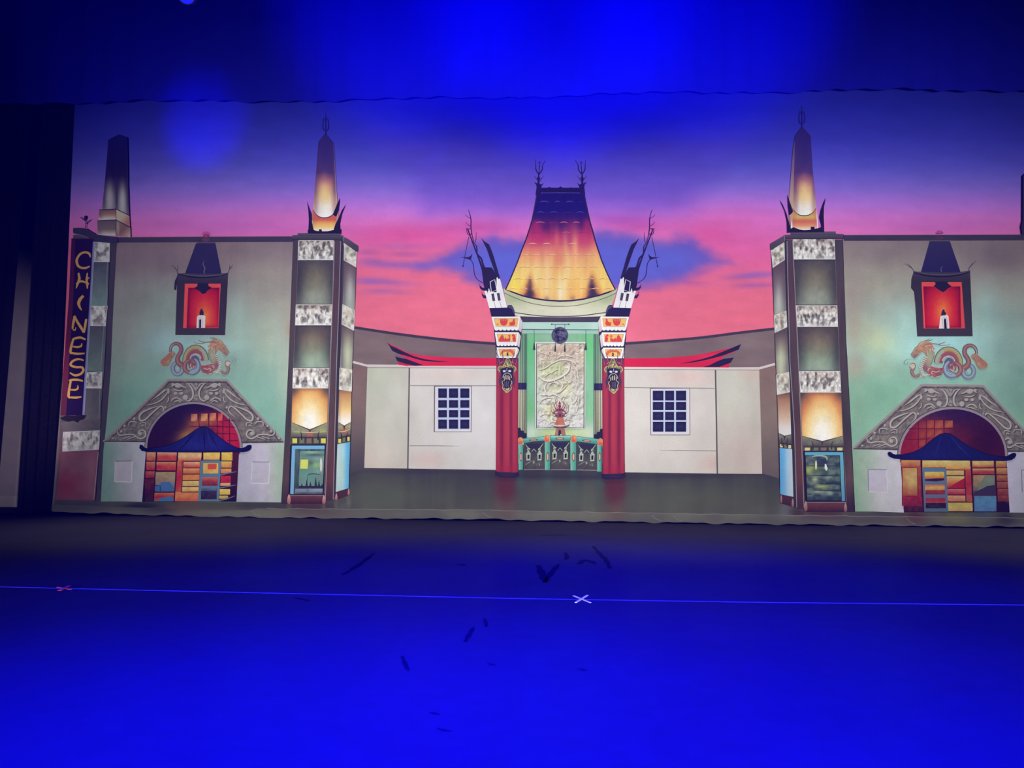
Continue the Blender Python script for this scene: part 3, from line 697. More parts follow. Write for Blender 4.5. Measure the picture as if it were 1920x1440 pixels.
# green balustrade with lantern panels
ba = Sheet('green_balustrade', pgo, 'green balustrade with three dark lantern panels')
for q in (((215, 835), (590, 815), (585, 1350), (215, 1358)), ((695, 815), (1050, 815), (1040, 1358), (700, 1358)), ((1165, 835), (1535, 870), (1530, 1370), (1165, 1362))):
    P_ = U(*q)
    cx = (P_[0][0] + P_[1][0]) / 2
    ba.poly(P_, (74, 72, 68), dab(cx, 838, 16, 10, (46, 44, 60), 0.9), dab(cx, 866, 12, 7, (92, 92, 80), 0.5), dab(cx - 14, 860, 4, 16, (92, 76, 68), 0.5), dab(cx + 12, 872, 8, 6, (98, 84, 76), 0.5), vary(0.15, 4, 5, 3), res=2)
    ba.line([(P_[3][0], P_[3][1] - 0.8), (P_[2][0], P_[2][1] - 0.8)], 1.4, (146, 132, 136), sm=0)
LG = (172, 184, 160)
for cx, dy in ((395, 20), (865, 0), (1345, 34)):
    f = lambda *q: U(*[(a + cx, b_ + dy) for a, b_ in q])
    ba.poly(f((-165, 860), (165, 860), (60, 950), (0, 960), (-60, 950)), (50, 48, 64))
    ba.line(f((-150, 870), (-110, 930), (-60, 960)), [0.4, 1.3, 0.6], LG); ba.line(f((165, 860), (120, 925), (75, 975)), [0.6, 1.3, 0.4], LG)
    ba.line(f((-40, 1005), (0, 955), (40, 1005)), 1.1, LG, sm=0)
    for s in (-1, 1):
        x = 100 * s
        ba.ell(*f((x, 965))[0], 2.3, 2.6, LG); ba.ell(*f((x + 5, 968))[0], 1.2, 1.5, (108, 116, 84))
        ba.poly(f((x - 14, 995), (x + 14, 995), (x + 30, 1030), (x - 30, 1030)), LG)
        ba.poly(f((x - 48, 1040), (x + 44, 1030), (x + 40, 1055), (x + 34, 1150), (x + 42, 1160), (x - 42, 1165), (x - 34, 1150), (x - 36, 1060)), (176, 186, 168))
        ba.poly(f((x - 18, 1062), (x + 22, 1058), (x + 18, 1135), (x - 18, 1140)), (44, 48, 46))
    ba.line(f((-150, 1240), (-90, 1200), (-30, 1165)), [0.5, 1.4, 0.4], (140, 144, 132)); ba.line(f((40, 1250), (70, 1225), (110, 1200)), [0.4, 1.0, 0.4], (124, 126, 112))
    ba.ell(*f((-5, 1195))[0], 1.6, 2.6, (164, 170, 158)); ba.ell(*f((100, 1240))[0], 1.0, 2.0, (138, 142, 124), rot=25)
    ba.line(f((-60, 1290), (20, 1150), (60, 1080)), [0.4, 1.0, 0.4], (98, 104, 84))
def post(x0, x1, y0, y1, k):
    ba.poly(U((x0, y0), (x1, y0), (x1, y1), (x0, y1)), lin(U((x0, 0))[0], U((x1, 0))[0], (0, (124, 186, 168)), (0.5, (98, 166, 146)), (1, (74, 128, 118))), dab(U((x0, 0))[0][0], 855, 8, 12, (104, 176, 130), 0.4), res=1.5)
    ba.line(U((x1, y0), (x1, y1)), 1.2, (48, 62, 66), sm=0)
    cx, cy = U(((x0 + x1) / 2, 1120))[0]
    ba.ell(cx, cy, 2.6 * k, 8.6, (88, 60, 56)); ba.ell(cx, cy, 1.7 * k, 6.6, (222, 160, 140))
post(118, 205, 900, 1352, 0.9); post(592, 692, 845, 1358, 1.0); post(1052, 1162, 850, 1364, 1.1); post(1534, 1620, 920, 1384, 0.9)
for q, cx in ((((195, 790), (580, 755), (585, 790), (580, 828), (400, 845), (215, 878)), 385), (((685, 736), (1055, 736), (1062, 770), (1040, 832), (870, 836), (700, 832)), 862), (((1168, 752), (1550, 795), (1560, 830), (1535, 895), (1350, 868), (1168, 846)), 1345)):
    P_ = U(*q)
    ys = [p[1] for p in P_]
    ba.poly(P_, vert((min(ys), (168, 212, 196)), (min(ys) + 4, (104, 178, 160)), (max(ys) - 2, (74, 134, 124)), (max(ys) + 1, (120, 176, 164))), res=1.6)
    ba.frame(P_, 0.8, (44, 66, 70))
    x, y = U((cx, np.mean([p[1] for p in q])))[0]
    ba.ell(x, y, 8.6, 2.3, (120, 74, 62), rot=(-4 if cx < 800 else 6 if cx > 1000 else 0)); ba.ell(x, y, 6, 1.3, (204, 146, 122))
for x, y in ((152, 832), (627, 792), (1112, 796), (1590, 852)):
    px, py = U((x, y))[0]
    ba.ell(px, py, 5.4, 7, (222, 134, 88), dab(px, py + 4, 4, 3, (206, 84, 70), 0.8), dab(px + 2, py - 3, 3, 3, (240, 190, 120), 0.7), res=1.4)
    for dx in (-2, 0.5, 3):
        ba.line([(px + dx, py - 6), (px + dx - 0.8, py), (px + dx, py + 6)], 0.7, (150, 70, 60), sm=2)
ba.build()

# red fluted columns, stacked white drums, horned tops and masks: the right one mirrors the left
def column(flip):
    w = 'right' if flip else 'left'
    c = Sheet('red_column', root, 'red fluted column %s of the pagoda panel with horned capital' % w)
    if flip: c.map = mir
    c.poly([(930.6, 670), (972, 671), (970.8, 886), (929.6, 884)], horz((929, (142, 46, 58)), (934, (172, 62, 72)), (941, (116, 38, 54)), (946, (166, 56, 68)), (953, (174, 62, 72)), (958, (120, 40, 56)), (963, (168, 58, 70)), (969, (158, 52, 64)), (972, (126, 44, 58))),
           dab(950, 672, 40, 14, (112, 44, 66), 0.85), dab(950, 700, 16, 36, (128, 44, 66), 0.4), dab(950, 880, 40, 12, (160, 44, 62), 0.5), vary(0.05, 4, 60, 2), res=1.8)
    c.poly([(928.6, 883), (936, 886), (950, 887), (965, 886.6), (972.4, 884.6), (973.4, 893), (965, 896), (936, 895), (927.8, 891)], (48, 36, 62), dab(950, 890, 16, 3, (66, 52, 74), 0.6), res=3)
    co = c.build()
    d = Sheet('capital_drum', co, 'stacked white drums with orange figure panels')
    if flip: d.map = mir
    WH = (232, 230, 232); OR = (228, 178, 92); RD = (206, 74, 64)
    d.poly([(924, 596), (978, 596), (978, 625), (976, 655), (969, 673), (931, 673), (929, 650)], (52, 46, 60))
    def drum(front, side, panel, figs, scal):
        d.poly(side, (206, 198, 200), dab(side[2][0] - 2, side[2][1] - 4, 2, 6, (182, 170, 168), 0.7), res=2)
        d.poly(front, WH, dab(front[3][0] + 20, front[3][1] - 3, 26, 2.2, (206, 212, 220), 0.7), res=2.5)
        if scal:
            a, b_ = front[3], front[2]
            for k in range(6):
                t = (k + 0.5) / 6
                d.ell(lerp(a[0], b_[0], t), lerp(a[1], b_[1], t) - 0.3, abs(b_[0] - a[0]) / 13.2, 2.4, WH, n=12)
        d.poly(panel, OR, dab(panel[0][0] + 6, panel[0][1] + 6, 8, 6, (226, 190, 104), 0.7), dab(panel[1][0] - 8, panel[1][1] + 9, 9, 4, (236, 170, 92), 0.7), res=2)
        d.frame(panel, 0.8, (150, 132, 96))
        figs()
    def f1():
        d.poly([(937, 599), (940, 598), (950, 598), (952, 600), (950.5, 607), (947, 610.4), (942, 610.4), (938.6, 607)], RD, sm=2)
        for x in (939.5, 943.6, 947.6): d.line([(x, 598.5), (x + 0.2, 602)], 0.9, (240, 140, 110), sm=0)
        d.poly([(954, 605), (961, 603), (962, 598.5), (965.4, 598), (965, 602), (966, 605), (965.4, 609), (962.6, 610.5), (955, 610.5), (956, 607)], RD, sm=2)
        d.line([(931, 609.5), (933, 607), (935, 609)], 1.2, (190, 90, 60)); d.line([(934, 600), (936, 599)], 1, (240, 150, 110))
    def f2():
        d.poly([(935, 640), (937, 633), (940, 629), (941, 627), (943, 629), (945, 634), (945, 640)], RD, sm=2)
        d.poly([(945, 640), (946, 635), (948, 632.6), (950, 636), (953, 634), (954, 640)], RD, sm=2)
        d.poly([(952, 630), (955, 627.4), (958, 630), (956, 631), (957.6, 640), (953.4, 640), (954.4, 631)], RD, sm=1)
        d.poly([(960, 628), (963, 627), (966, 630), (967, 640), (962, 640)], RD, sm=2)
        d.line([(957, 640), (959, 634), (962, 631)], 1.0, (240, 214, 150))
    def f3():
        d.poly([(938, 666), (939, 660), (942, 657), (946, 656), (955, 655.6), (962, 657), (963.6, 660), (963, 666), (960, 664), (956, 660), (945, 660), (941, 664)], (206, 104, 66), sm=2)
        d.line([(944, 655.6), (951, 657), (958, 655)], 1.0, (190, 90, 56))
    drum([(921.5, 593.6), (975, 593.6), (972.4, 617.6), (927.2, 618)], [(975, 593.6), (980, 604), (977, 623), (972.4, 619.5)], [(926.4, 597), (971.6, 597), (969.5, 612), (929.4, 612)], f1, True)
    drum([(927.6, 623), (972.2, 623), (969.9, 646.6), (931.4, 647)], [(972.2, 623), (976.6, 630), (973.8, 651.4), (969.9, 648.6)], [(932, 626.4), (969, 626.4), (967.6, 640.8), (934.8, 640.8)], f2, True)
    drum([(931, 651.4), (970, 651.4), (966.4, 671), (935.4, 671)], [(970, 651.4), (973.4, 656.4), (967.4, 669.6), (966.4, 671)], [(935, 654.4), (966.4, 654.4), (965, 667.4), (938.4, 667.4)], f3, False)
    d.poly([(931, 655), (935, 670.6), (931.4, 671)], (226, 222, 226))
    d.build()
    h = Sheet('horned_top', co, 'black and white horned top with antler rods')
    if flip: h.map = mir
    h.poly([(917.6, 577.6), (951, 576.6), (953, 572), (959, 571.8), (962, 576), (964.6, 582), (965.6, 593.6), (921.4, 593.8)], (42, 38, 64))
    h.poly([(951, 575), (959, 571.8), (964.6, 582), (965.2, 592), (960, 580)], (78, 74, 100))
    # rods, antlers, fish and claws behind
    AN = (50, 36, 74)
    h.line([(876.4, 428), (881, 441), (889, 462), (897, 483), (904.5, 504)], [1.6, 2, 2.4, 2.8, 4], AN)
    h.line([(887, 451.5), (889.6, 456.5), (893.8, 463), (894.8, 475.6), (902, 484.6), (904.6, 493), (908, 503)], [0.7, 1.2, 1.8, 2.2, 3, 3, 3.6], AN)
    h.line([(893, 435.5), (892.6, 446), (891, 455)], [0.5, 0.9, 1.0], AN)
    h.line([(878, 393.5), (881, 402), (883, 412), (883, 426), (885, 441), (888, 452)], [0.7, 1.1, 1.5, 1.6, 1.4, 1.2], AN)
    h.line([(872.5, 402), (877, 407), (882.6, 409.6)], [0.4, 0.8, 1.0], AN); h.line([(873, 416), (877, 421), (883.6, 425)], [0.4, 0.8, 1.0], AN)
    h.line([(874.5, 428), (876, 437), (880, 441), (884, 437), (883.4, 430), (880, 428.4), (878, 433), (880, 440)], 1.1, AN)
    h.line([(879, 444), (873, 472), (868.3, 497)], 0.8, AN, sm=0); h.ell(868, 499, 1.3, 1.6, AN)
    h.poly([(862, 482), (870, 482.4), (878, 482.2), (882, 480), (885.4, 475.6), (884, 482), (882.4, 487.6), (879, 486.4), (871, 484)], AN)
    h.line([(882.4, 487), (887, 495), (888.6, 507), (890, 516), (894, 523), (900, 527.5), (906, 531)], 1.2, AN)
    h.poly([(898.5, 529.5), (899.6, 535), (903.6, 539), (910, 540), (910, 545), (904, 544.6), (899.6, 540)], AN)
    h.poly([(902.6, 545), (904.4, 551), (908.5, 554), (911, 553.4), (911.6, 559), (907, 559.4), (903.6, 554)], AN)
    h.poly([(902.2, 500), (906, 501), (921.6, 501.4), (926, 507.5), (929, 515), (932, 521), (932, 548), (910, 548), (907, 535)], (44, 36, 62))
    h.poly([(902.4, 446), (908, 452.4), (916.7, 458), (921, 468), (926, 482), (932, 503), (937.4, 521.4), (931, 523), (927, 508), (920.6, 490), (913, 468), (906.6, 455)], (46, 38, 66))
    h.poly([(908.4, 545.4), (913, 545), (914, 551), (916.6, 540), (919, 547), (931, 548), (931, 521), (933, 519.6), (934.4, 523.6), (937.6, 522.6), (951, 576.6), (917.6, 577.8)], (232, 230, 232), dab(940, 555, 5, 24, (218, 214, 218), 0.6), res=3)
    h.poly([(919, 528.4), (927.6, 524), (931.4, 543.6), (921.4, 547.4)], (44, 36, 62))
    h.frame([(919, 528.4), (927.6, 524), (931.4, 543.6), (921.4, 547.4)], 1.2, (228, 226, 230))
    h.poly([(921, 551), (926, 550), (928.6, 564), (923.6, 565)], (74, 70, 80)); h.poly([(931.4, 550), (936.4, 549), (939, 563), (934, 564)], (74, 70, 80))
    for a, b_ in (((926.6, 565), (929, 577.4)), ((936.6, 564), (940.4, 577))): h.line([a, b_], 0.7, (112, 106, 112), sm=0)
    h.build()
    # grotesque mask (measured on a 14.4x enlargement)
    m = Sheet('grotesque_mask', co, 'black and gold grotesque mask with long beard')
    if flip: m.map = mir
    M = lambda *q: [(920 + a / 14.4, 640 + b_ / 14.4) for a, b_ in q]
    BK = (48, 42, 56); GO = (196, 178, 112); GR = (128, 120, 138)
    for q in (((150, 280), (200, 440), (235, 640)), ((325, 240), (330, 400), (345, 520)), ((655, 270), (600, 430), (570, 560)), ((700, 470), (680, 560), (650, 640)), ((780, 250), (720, 360), (690, 460))):
        m.line(M(*q), [0.4, 1.4, 1.9], BK); m.line(M(*[(a + 8, b_) for a, b_ in q]), [0.2, 0.5, 0.5], (160, 148, 156))
    for s in (0, 1):
        f = (lambda a: 880 - a) if s else (lambda a: a)
        m.poly(M(*[(f(a), b_) for a, b_ in ((300, 880), (240, 960), (215, 1080), (240, 1180), (200, 1270), (270, 1200), (300, 1090), (330, 1000))]), (74, 60, 78))
        m.poly(M(*[(f(a), b_) for a, b_ in ((270, 650), (200, 700), (185, 770), (220, 800), (200, 840), (265, 850), (310, 760))]), (116, 106, 84))
        m.line(M(*[(f(a), b_) for a, b_ in ((285, 660), (215, 700), (200, 770), (250, 800))]), 1.3, GO)
        m.line(M(*[(f(a), b_) for a, b_ in ((310, 560), (265, 600), (290, 560), (350, 550))]), 0.8, (140, 128, 146))
    m.poly(M((440, 380), (480, 460), (520, 520), (560, 620), (610, 680), (620, 780), (600, 900), (590, 1040), (545, 1090), (580, 1130), (540, 1220), (570, 1270), (510, 1340), (430, 1395), (370, 1340), (320, 1280), (330, 1200), (300, 1100), (320, 1040), (290, 900), (260, 800), (280, 690), (340, 620), (390, 520), (430, 460)), BK)
    m.poly(M((440, 420), (470, 480), (520, 540), (580, 640), (600, 700), (540, 720), (440, 690), (340, 720), (290, 720), (330, 650), (390, 540)), (150, 136, 84), streak((60, 52, 50), (214, 198, 130), 2.2, 2.2, 0.7, 6), res=0.9)
    for q in (((460, 410), (410, 510), (350, 640)), ((460, 410), (520, 530), (580, 660)), ((300, 740), (290, 680), (400, 650)), ((590, 720), (560, 660), (480, 650))):
        m.line(M(*q), 0.8, GO, sm=4)
    m.poly(M((445, 295), (490, 300), (465, 340), (490, 370), (450, 400), (430, 350)), BK)
    m.ell(*M((455, 430))[0], 1.6, 2.2, (222, 212, 178)); m.ell(*M((455, 610))[0], 1.3, 1.6, (214, 200, 140))
    for x in (370, 515):
        m.poly(M((x - 45, 790), (x, 775), (x + 40, 790), (x + 30, 830), (x - 30, 835)), (196, 196, 220))
    m.line(M((437, 720), (437, 810)), 1.1, (170, 166, 186), sm=0)
    m.line(M((330, 990), (345, 920), (390, 870), (445, 855), (510, 880), (555, 930), (565, 990)), 1.2, (176, 172, 178)); m.line(M((320, 860), (380, 850), (445, 838), (520, 850), (570, 870)), 1.0, BK)
    for x, y0, y1, w in ((365, 940, 1060, 0.9), (410, 905, 1030, 1.3), (468, 915, 1030, 1.2), (512, 945, 1050, 1.1)):
        m.line(M((x, y0), (x + 4, y1)), w, (226, 214, 180), sm=0)
    m.poly(M((425, 920), (455, 920), (455, 1040), (425, 1040)), (92, 76, 44))
    m.line(M((345, 1060), (310, 1100), (335, 1180), (325, 1270), (375, 1330), (430, 1385), (510, 1330), (560, 1265), (540, 1190), (575, 1120), (550, 1060)), 0.9, (214, 202, 160), sm=3)
    for q in (((380, 1080), (390, 1180), (380, 1230)), ((430, 1070), (430, 1180), (430, 1240)), ((480, 1080), (470, 1180), (490, 1240))):
        m.line(M(*q), 1.1, (104, 96, 124))
    m.poly(M((350, 1245), (430, 1270), (520, 1245), (540, 1270), (430, 1375), (345, 1290)), (150, 138, 92), streak((66, 58, 48), (214, 202, 140), 2, 2, 0.6, 9), res=0.9)
    m.build()
column(0); column(1)
# ================================================================== CORNER TOWERS
def friezeops(y0, y1, seed, warm=0.5):
    return [(198, 196, 188),
            streak((58, 52, 48), (244, 244, 240), 5.2, 8.5, 0.9, seed, 0.31, 0.56),
            streak((110, 96, 84), (248, 248, 246), 2.6, 4.4, 0.35, seed + 3, 0.35, 0.65),
            lambda x, y, Cc: mix(Cc, c3((150, 112, 92)), warm * 0.7 * np.clip(1 - (y - y0) / (0.55 * (y1 - y0)), 0, 1) * np.clip(fbm(x / 9 + seed, y / 7) * 2.4 - 0.6, 0, 1)),
            lambda x, y, Cc: mix(Cc, c3((236, 236, 234)), 0.55 * np.clip((y - lerp(y0, y1, 0.7)) / (0.3 * (y1 - y0)), 0, 1))]

def quadx(el, er, y0, y1, n=4):          # outline between two leaning edges
    ys = [lerp(y0, y1, k / n) for k in range(n + 1)]
    return [(el(y), y) for y in ys] + [(er(y), y) for y in reversed(ys)]

BR = (80, 62, 62); BRD = (58, 50, 56); GRY = (72, 66, 72)
def tower(side):
    Lf = side == 'L'
    t = Sheet('corner_tower', root, ('left' if Lf else 'right') + ' corner tower with lit spire, carved friezes and a poster case')
    if Lf:
        pl = edge([(450, 560), (571, 555.3), (728, 548.6), (819, 546), (944, 541.5)]); pr = edge([(450, 625.6), (571, 622.8), (613, 620.6), (692, 617), (729, 615), (819, 613), (926, 608), (944, 607)])
        out = edge([(448, 549), (690, 540), (830, 533), (945, 526.5)]); hi = edge([(450, 627.4), (613, 622), (692, 619), (933, 610)]); br = edge([(450, 639), (613, 634), (692, 630.6), (933, 625)])
        dk = edge([(450, 643.4), (613, 638.5), (692, 637), (934, 630)])
        sl = edge([(453, 646), (571, 642.5), (610, 641), (690, 637.4), (730, 636), (792, 634), (833, 632.6), (922, 629.6), (940, 628.5)]); sr = edge([(460, 669), (467, 668.6), (501, 667.4), (582, 665), (620, 663.4), (692, 660), (734, 659), (792, 657.8), (828, 656.4), (916, 653.6), (940, 653)])
        Fr = [(450.6, 487.6), (571, 610), (690, 728)]
        glow, tip, ch, sq, case0, case1 = 728, (581, 806), 792, (820, 833), 834, 928
        base = 945
        # side-face row: y at its left and right edge
        S = [((454, 487.6), (467, 501)), ((571, 608), (582, 620)), ((690, 730), (693, 734))]
        sg = ((730, 734), (791.6, 791.6), (645.4, 799)); ss = (833, 828.6); sb = (922.4, 915.4)
        sbase = (938, 929)
    else:
        pl = edge([(447, 1487), (572, 1492.6), (612, 1495), (695, 1499), (735, 1500.8), (817, 1504), (844, 1507), (940, 1511)]); pr = edge([(447, 1564.4), (572, 1569.4), (612, 1570.8), (695, 1574.8), (736, 1577), (817, 1580), (846, 1583), (940, 1587)])
        out = edge([(447, 1580.4), (640, 1587), (732, 1592), (830, 1597.4), (958, 1603.4)]); hi = edge([(447, 1486), (677, 1496.8), (938, 1507.6)]); br = edge([(447, 1475.4), (677, 1481), (732, 1487), (938, 1494)])
        dk = edge([(447, 1470.7), (677, 1477.4), (732, 1481), (938, 1488)])
        sr = edge([(455, 1470.4), (487, 1471), (583, 1474), (613, 1475.6), (698, 1479), (735, 1480.8), (815, 1483.4), (842, 1485), (931, 1487.6), (952, 1488.4)]); sl = edge([(467, 1446), (502, 1449), (592, 1451.7), (624, 1452.8), (703, 1456), (740, 1457.2), (812, 1460), (840, 1461.8), (927, 1463), (945, 1463.6)])
        Fr = [(446.6, 486.4), (572.6, 612.8), (695.6, 736)]
        glow, tip, ch, sq, case0, case1 = 736, (1542, 828), 817.4, (838, 846), 846, 941
        base = 960
        S = [((469, 502), (455, 487)), ((591.8, 624), (582.8, 613)), ((703, 740), (697.6, 735))]
        sg = ((740, 735), (812, 814.6), (1471, 818)); ss = (840, 842); sb = (926.6, 931.6)
        sbase = (944, 951)
    mx = lambda y: (pl(y) + pr(y)) / 2
    # body: brown posts and their lit arrises
    a, b_ = (out, sr) if Lf else (sl, out)
    L0, R0 = (452, 462) if Lf else (462, 450)
    ysb = (938, 927) if Lf else (944, 957)
    t.poly([(a(y), y) for y in (L0, 500, 560, 640, 700, 760, 820, 880, ysb[0])] + [(b_(y), y) for y in (ysb[1], 880, 820, 760, 700, 640, 560, 500, R0)],
           vert((450, (74, 66, 72)), (560, (86, 66, 70)), (650, (74, 64, 66)), (760, (70, 60, 60)), (860, (92, 62, 60)), (930, (80, 50, 56)), (960, (60, 40, 52))), vary(0.10, 9, 50, 3), res=4)
    t.poly(quadx(out, pl, 449, base) if Lf else quadx(pr, out, 449, base), vert((450, (74, 66, 68)), (560, (82, 68, 68)), (700, (76, 67, 66)), (800, (68, 61, 60)), (900, (90, 68, 66)), (945, (62, 46, 54)), (960, (56, 42, 52))), vary(0.12, 7, 60, 5), res=3)
    e0, e1 = (hi, br) if Lf else (br, hi)
    t.poly(quadx(e0, e1, 449, base - 6), vert((450, (82, 68, 70)), (560, (90, 66, 68)), (700, (82, 68, 66)), (830, (90, 64, 60)), (900, (98, 62, 60)), (950, (70, 50, 54))), vary(0.1, 5, 60, 6), res=3)
    t.poly(quadx(br, dk, 449, base - 12) if Lf else quadx(dk, br, 449, base - 8), (58, 52, 58))
    for e, c, w in ((hi, (150, 138, 138), 1.3), (br, (150, 142, 144), 1.3)):
        t.line([(e(y), y) for y in (452, 560, 680, 800, base - 8)], w, c, sm=0)
    for e in (pl, pr):
        t.line([(e(y), y) for y in (452, 560, 680, 800, base - 20)], 1.0, (120, 112, 108), sm=0)
    ed = sr if Lf else sl
    t.line([(ed(y), y) for y in (466, 560, 680, 800, 915)], 1.1, (48, 42, 48), sm=0)
    # grey bays of the front face
    for k, (y0, y1) in enumerate(((Fr[0][1], Fr[1][0]), (Fr[1][1], Fr[2][0]))):
        c = mx((y0 + y1) / 2); w = pr(y0) - pl(y0)
        t.poly(quadx(pl, pr, y0, y1), (84, 80, 76), vert((y0, (76, 70, 70)), (lerp(y0, y1, 0.35), (96, 90, 80)), (lerp(y0, y1, 0.75), (118, 122, 106)), (y1, (128, 136, 122))) if k == 0 else vert((y0, (80, 70, 68)), (lerp(y0, y1, 0.3), (104, 90, 80)), (lerp(y0, y1, 0.7), (112, 128, 108)), (y1, (136, 154, 136))),
               dab(c, lerp(y0, y1, 0.5), w * 0.28, 34, (150, 142, 112), 0.55), dab(c, lerp(y0, y1, 0.85), w * 0.34, 18, (160, 168, 154) if k == 0 else (160, 182, 160), 0.7),
               dab(pl(y0) - 2, (y0 + y1) / 2, w * 0.20, 70, (62, 58, 60), 0.8), dab(pr(y0) + 2, (y0 + y1) / 2, w * 0.16, 70, (66, 62, 64), 0.8), vary(0.08, 6, 10, k), res=3)
        t.line([(pl(y1), y1 - 0.4), (pr(y1), y1 - 0.4)], 1.0, (46, 42, 46), sm=0)
        t.line([(pl(y0), y0 + 0.6), (pr(y0), y0 + 0.6)], 1.2, (56, 52, 54), sm=0)
    # the lit bay with its pointed lower edge
    w = pr(glow) - pl(glow)
    og = (214, 148, 82) if Lf else (204, 128, 78)
    t.poly([(pl(glow), glow), (pr(glow), glow), (pr(ch), ch), tip, (pl(ch), ch)],
           rad(tip[0], tip[1] - 6, w * 0.62, tip[1] - glow, (0, (246, 244, 240)), (0.28, (244, 238, 222)), (0.5, (242, 222, 170)), (0.75, (232, 186, 116)), (0.95, og), (1.15, (150, 106, 76)), (1.35, (92, 76, 66))),
           dab(pl(glow), glow, 12, 14, (70, 62, 60), 0.8), dab(pr(glow), glow, 12, 14, (74, 64, 60), 0.8), dab(tip[0], glow + 1, 30, 4, (120, 88, 66), 0.5), vary(0.05, 8, 12, 5), res=2.4)
    # side-face bays
    for k in (0, 1):
        (l0, r0), (l1, r1) = (S[k][0][1], S[k][1][1]), (S[k + 1][0][0], S[k + 1][1][0])
        P_ = [(sl(l0), l0), (sr(r0), r0), (sr(r1), r1), (sl(l1), l1)]
        xm = (P_[0][0] + P_[1][0]) / 2
        t.poly(P_, vert((l0, (96, 76, 82)), (lerp(l0, l1, 0.4), (122, 108, 110)), (lerp(l0, l1, 0.8), (150, 150, 142)), (l1, (150, 156, 146))) if k == 0 else vert((l0, (92, 78, 78)), (lerp(l0, l1, 0.3), (134, 122, 112)), (lerp(l0, l1, 0.6), (164, 166, 144)), (l1, (150, 150, 136))),
               dab(xm, lerp(l0, l1, 0.72), 5, 30, (190, 190, 184) if k == 0 else (196, 202, 168), 0.8), dab(sl(l0), (l0 + l1) / 2, 3, 90, (88, 80, 82), 0.6), dab(sr(l0), (l0 + l1) / 2, 3, 90, (88, 80, 82), 0.5), res=2.6)
        t.line([P_[3], P_[2]], 1.1, (56, 50, 54), sm=0)
    P_ = [(sl(sg[0][0]), sg[0][0]), (sr(sg[0][1]), sg[0][1]), (sr(sg[1][1]), sg[1][1]), (sg[2][0], sg[2][1]), (sl(sg[1][0]), sg[1][0])]
    t.poly(P_, vert((sg[0][0] - 4, (112, 84, 72)), (sg[0][0] + 10, (190, 140, 92) if Lf else (166, 122, 96)), (lerp(sg[0][0], sg[2][1], 0.55), (232, 196, 130) if Lf else (204, 176, 150)), (lerp(sg[0][0], sg[2][1], 0.8), (240, 230, 214) if Lf else (220, 212, 206)), (sg[2][1], (242, 240, 236) if Lf else (222, 220, 220))),
           dab(P_[0][0], 760, 3, 40, (150, 112, 84), 0.5), res=2.4)
    # olive chevron band and the little squares over the case
    def chev(el, er, yl, yr, tp, q0, q1, b0, b1, pink, front):
        m = tp[0]
        t.poly([(el(yl), yl), tp, (er(yr), yr), (er(b1), b1), (el(b0), b0)], vert((min(yl, yr), (148, 150, 116)), (tp[1] + 2, (134, 134, 112)), (max(b0, b1), (92, 86, 76))) if Lf else vert((min(yl, yr), (140, 140, 120)), (tp[1] + 4, (96, 92, 84)), (max(b0, b1), (76, 68, 66))),
               dab(lerp(m, er(yr), 0.7), tp[1] + 1, 10, 4, (178, 180, 100) if Lf else (132, 136, 110), 0.6), dab(lerp(m, el(yl), 0.6), tp[1] + 3, 10, 4, (168, 170, 110) if Lf else (128, 126, 108), 0.5), *( [dab(m, tp[1] + 8, 6, 6, (196, 90, 84), 0.75)] if pink else []), vary(0.1, 4, 4, 3), res=1.8)
        t.line([(el(yl), yl), tp, (er(yr), yr)], [0.6, 2.2, 0.6], (66, 56, 52), sm=0)
        t.poly([(m - 2, tp[1]), (m + 2, tp[1]), (m + 0.4, tp[1] + 7), (m - 0.4, tp[1] + 7)], (74, 56, 54))
        if Lf:
            yl2 = tp[1] + 4 if front else tp[1] + 9
            t.line([(el(yl2), yl2 - 1 + (0 if front else 2)), (m, yl2 + 1), (er(yl2), yl2 - 1 - (0 if front else 3))], 1.2, (216, 216, 150), sm=2, taper=0.4)
        # squares
        t.poly([(el(q0[0]), q0[0]), (er(q0[1]), q0[1]), (er(q1[1]), q1[1]), (el(q1[0]), q1[0])], (84, 78, 70), vary(0.2, 5, 5, 8), res=2.5)
        for s0 in (q0, q1):
            t.line([(el(s0[0]), s0[0]), (er(s0[1]), s0[1])], 1.2, (44, 36, 40), sm=0)
        n = 5 if front else 3
        for k in range(n):
            u = (k + 0.5) / n
            x = lerp(el(q0[0]), er(q0[1]), u); y = lerp(lerp(q0[0], q0[1], u), lerp(q1[0], q1[1], u), 0.5); hh = (q1[0] - q0[0]) * 0.34
            ww = (er(q0[1]) - el(q0[0])) / n * 0.32
            col = ((212, 206, 90) if Lf else (212, 200, 140)) if k in (0, n - 1) else ((120, 124, 96), (110, 118, 90), (126, 108, 88))[k % 3]
            t.rect(x - ww, y - hh, x + ww, y + hh, col)
            if k: t.line([(lerp(el(q0[0]), er(q0[1]), k / n), lerp(q0[0], q0[1], k / n)), (lerp(el(q1[0]), er(q1[1]), k / n), lerp(q1[0], q1[1], k / n))], 1.0, (48, 40, 42), sm=0)
        for s in (-1, 1):
            x = m + s * (er(yr) - el(yl)) * (0.23 if front else 0.2)
            t.line([(x + s * 3.2 * (1 if front else .6), q0[0] - 11), (x + s * 0.6, q0[0] - 7), (x, q0[0]), (x, q0[0] + 5)], [0.5, 1.6, 2.2, 2.6], (46, 38, 46) if Lf else (62, 52, 54))
    chev(pl, pr, ch, ch, tip, (sq[0], sq[0]), (sq[1], sq[1]), sq[0], sq[0], Lf, True)
    if Lf:
        chev(sl, sr, sg[1][0], sg[1][1], sg[2], (822, 815.6), (833, 828.6), 822, 815.6, True, False)
    else:
        chev(sl, sr, sg[1][0], sg[1][1], sg[2], (831, 834), (840, 842), 831, 834, False, False)
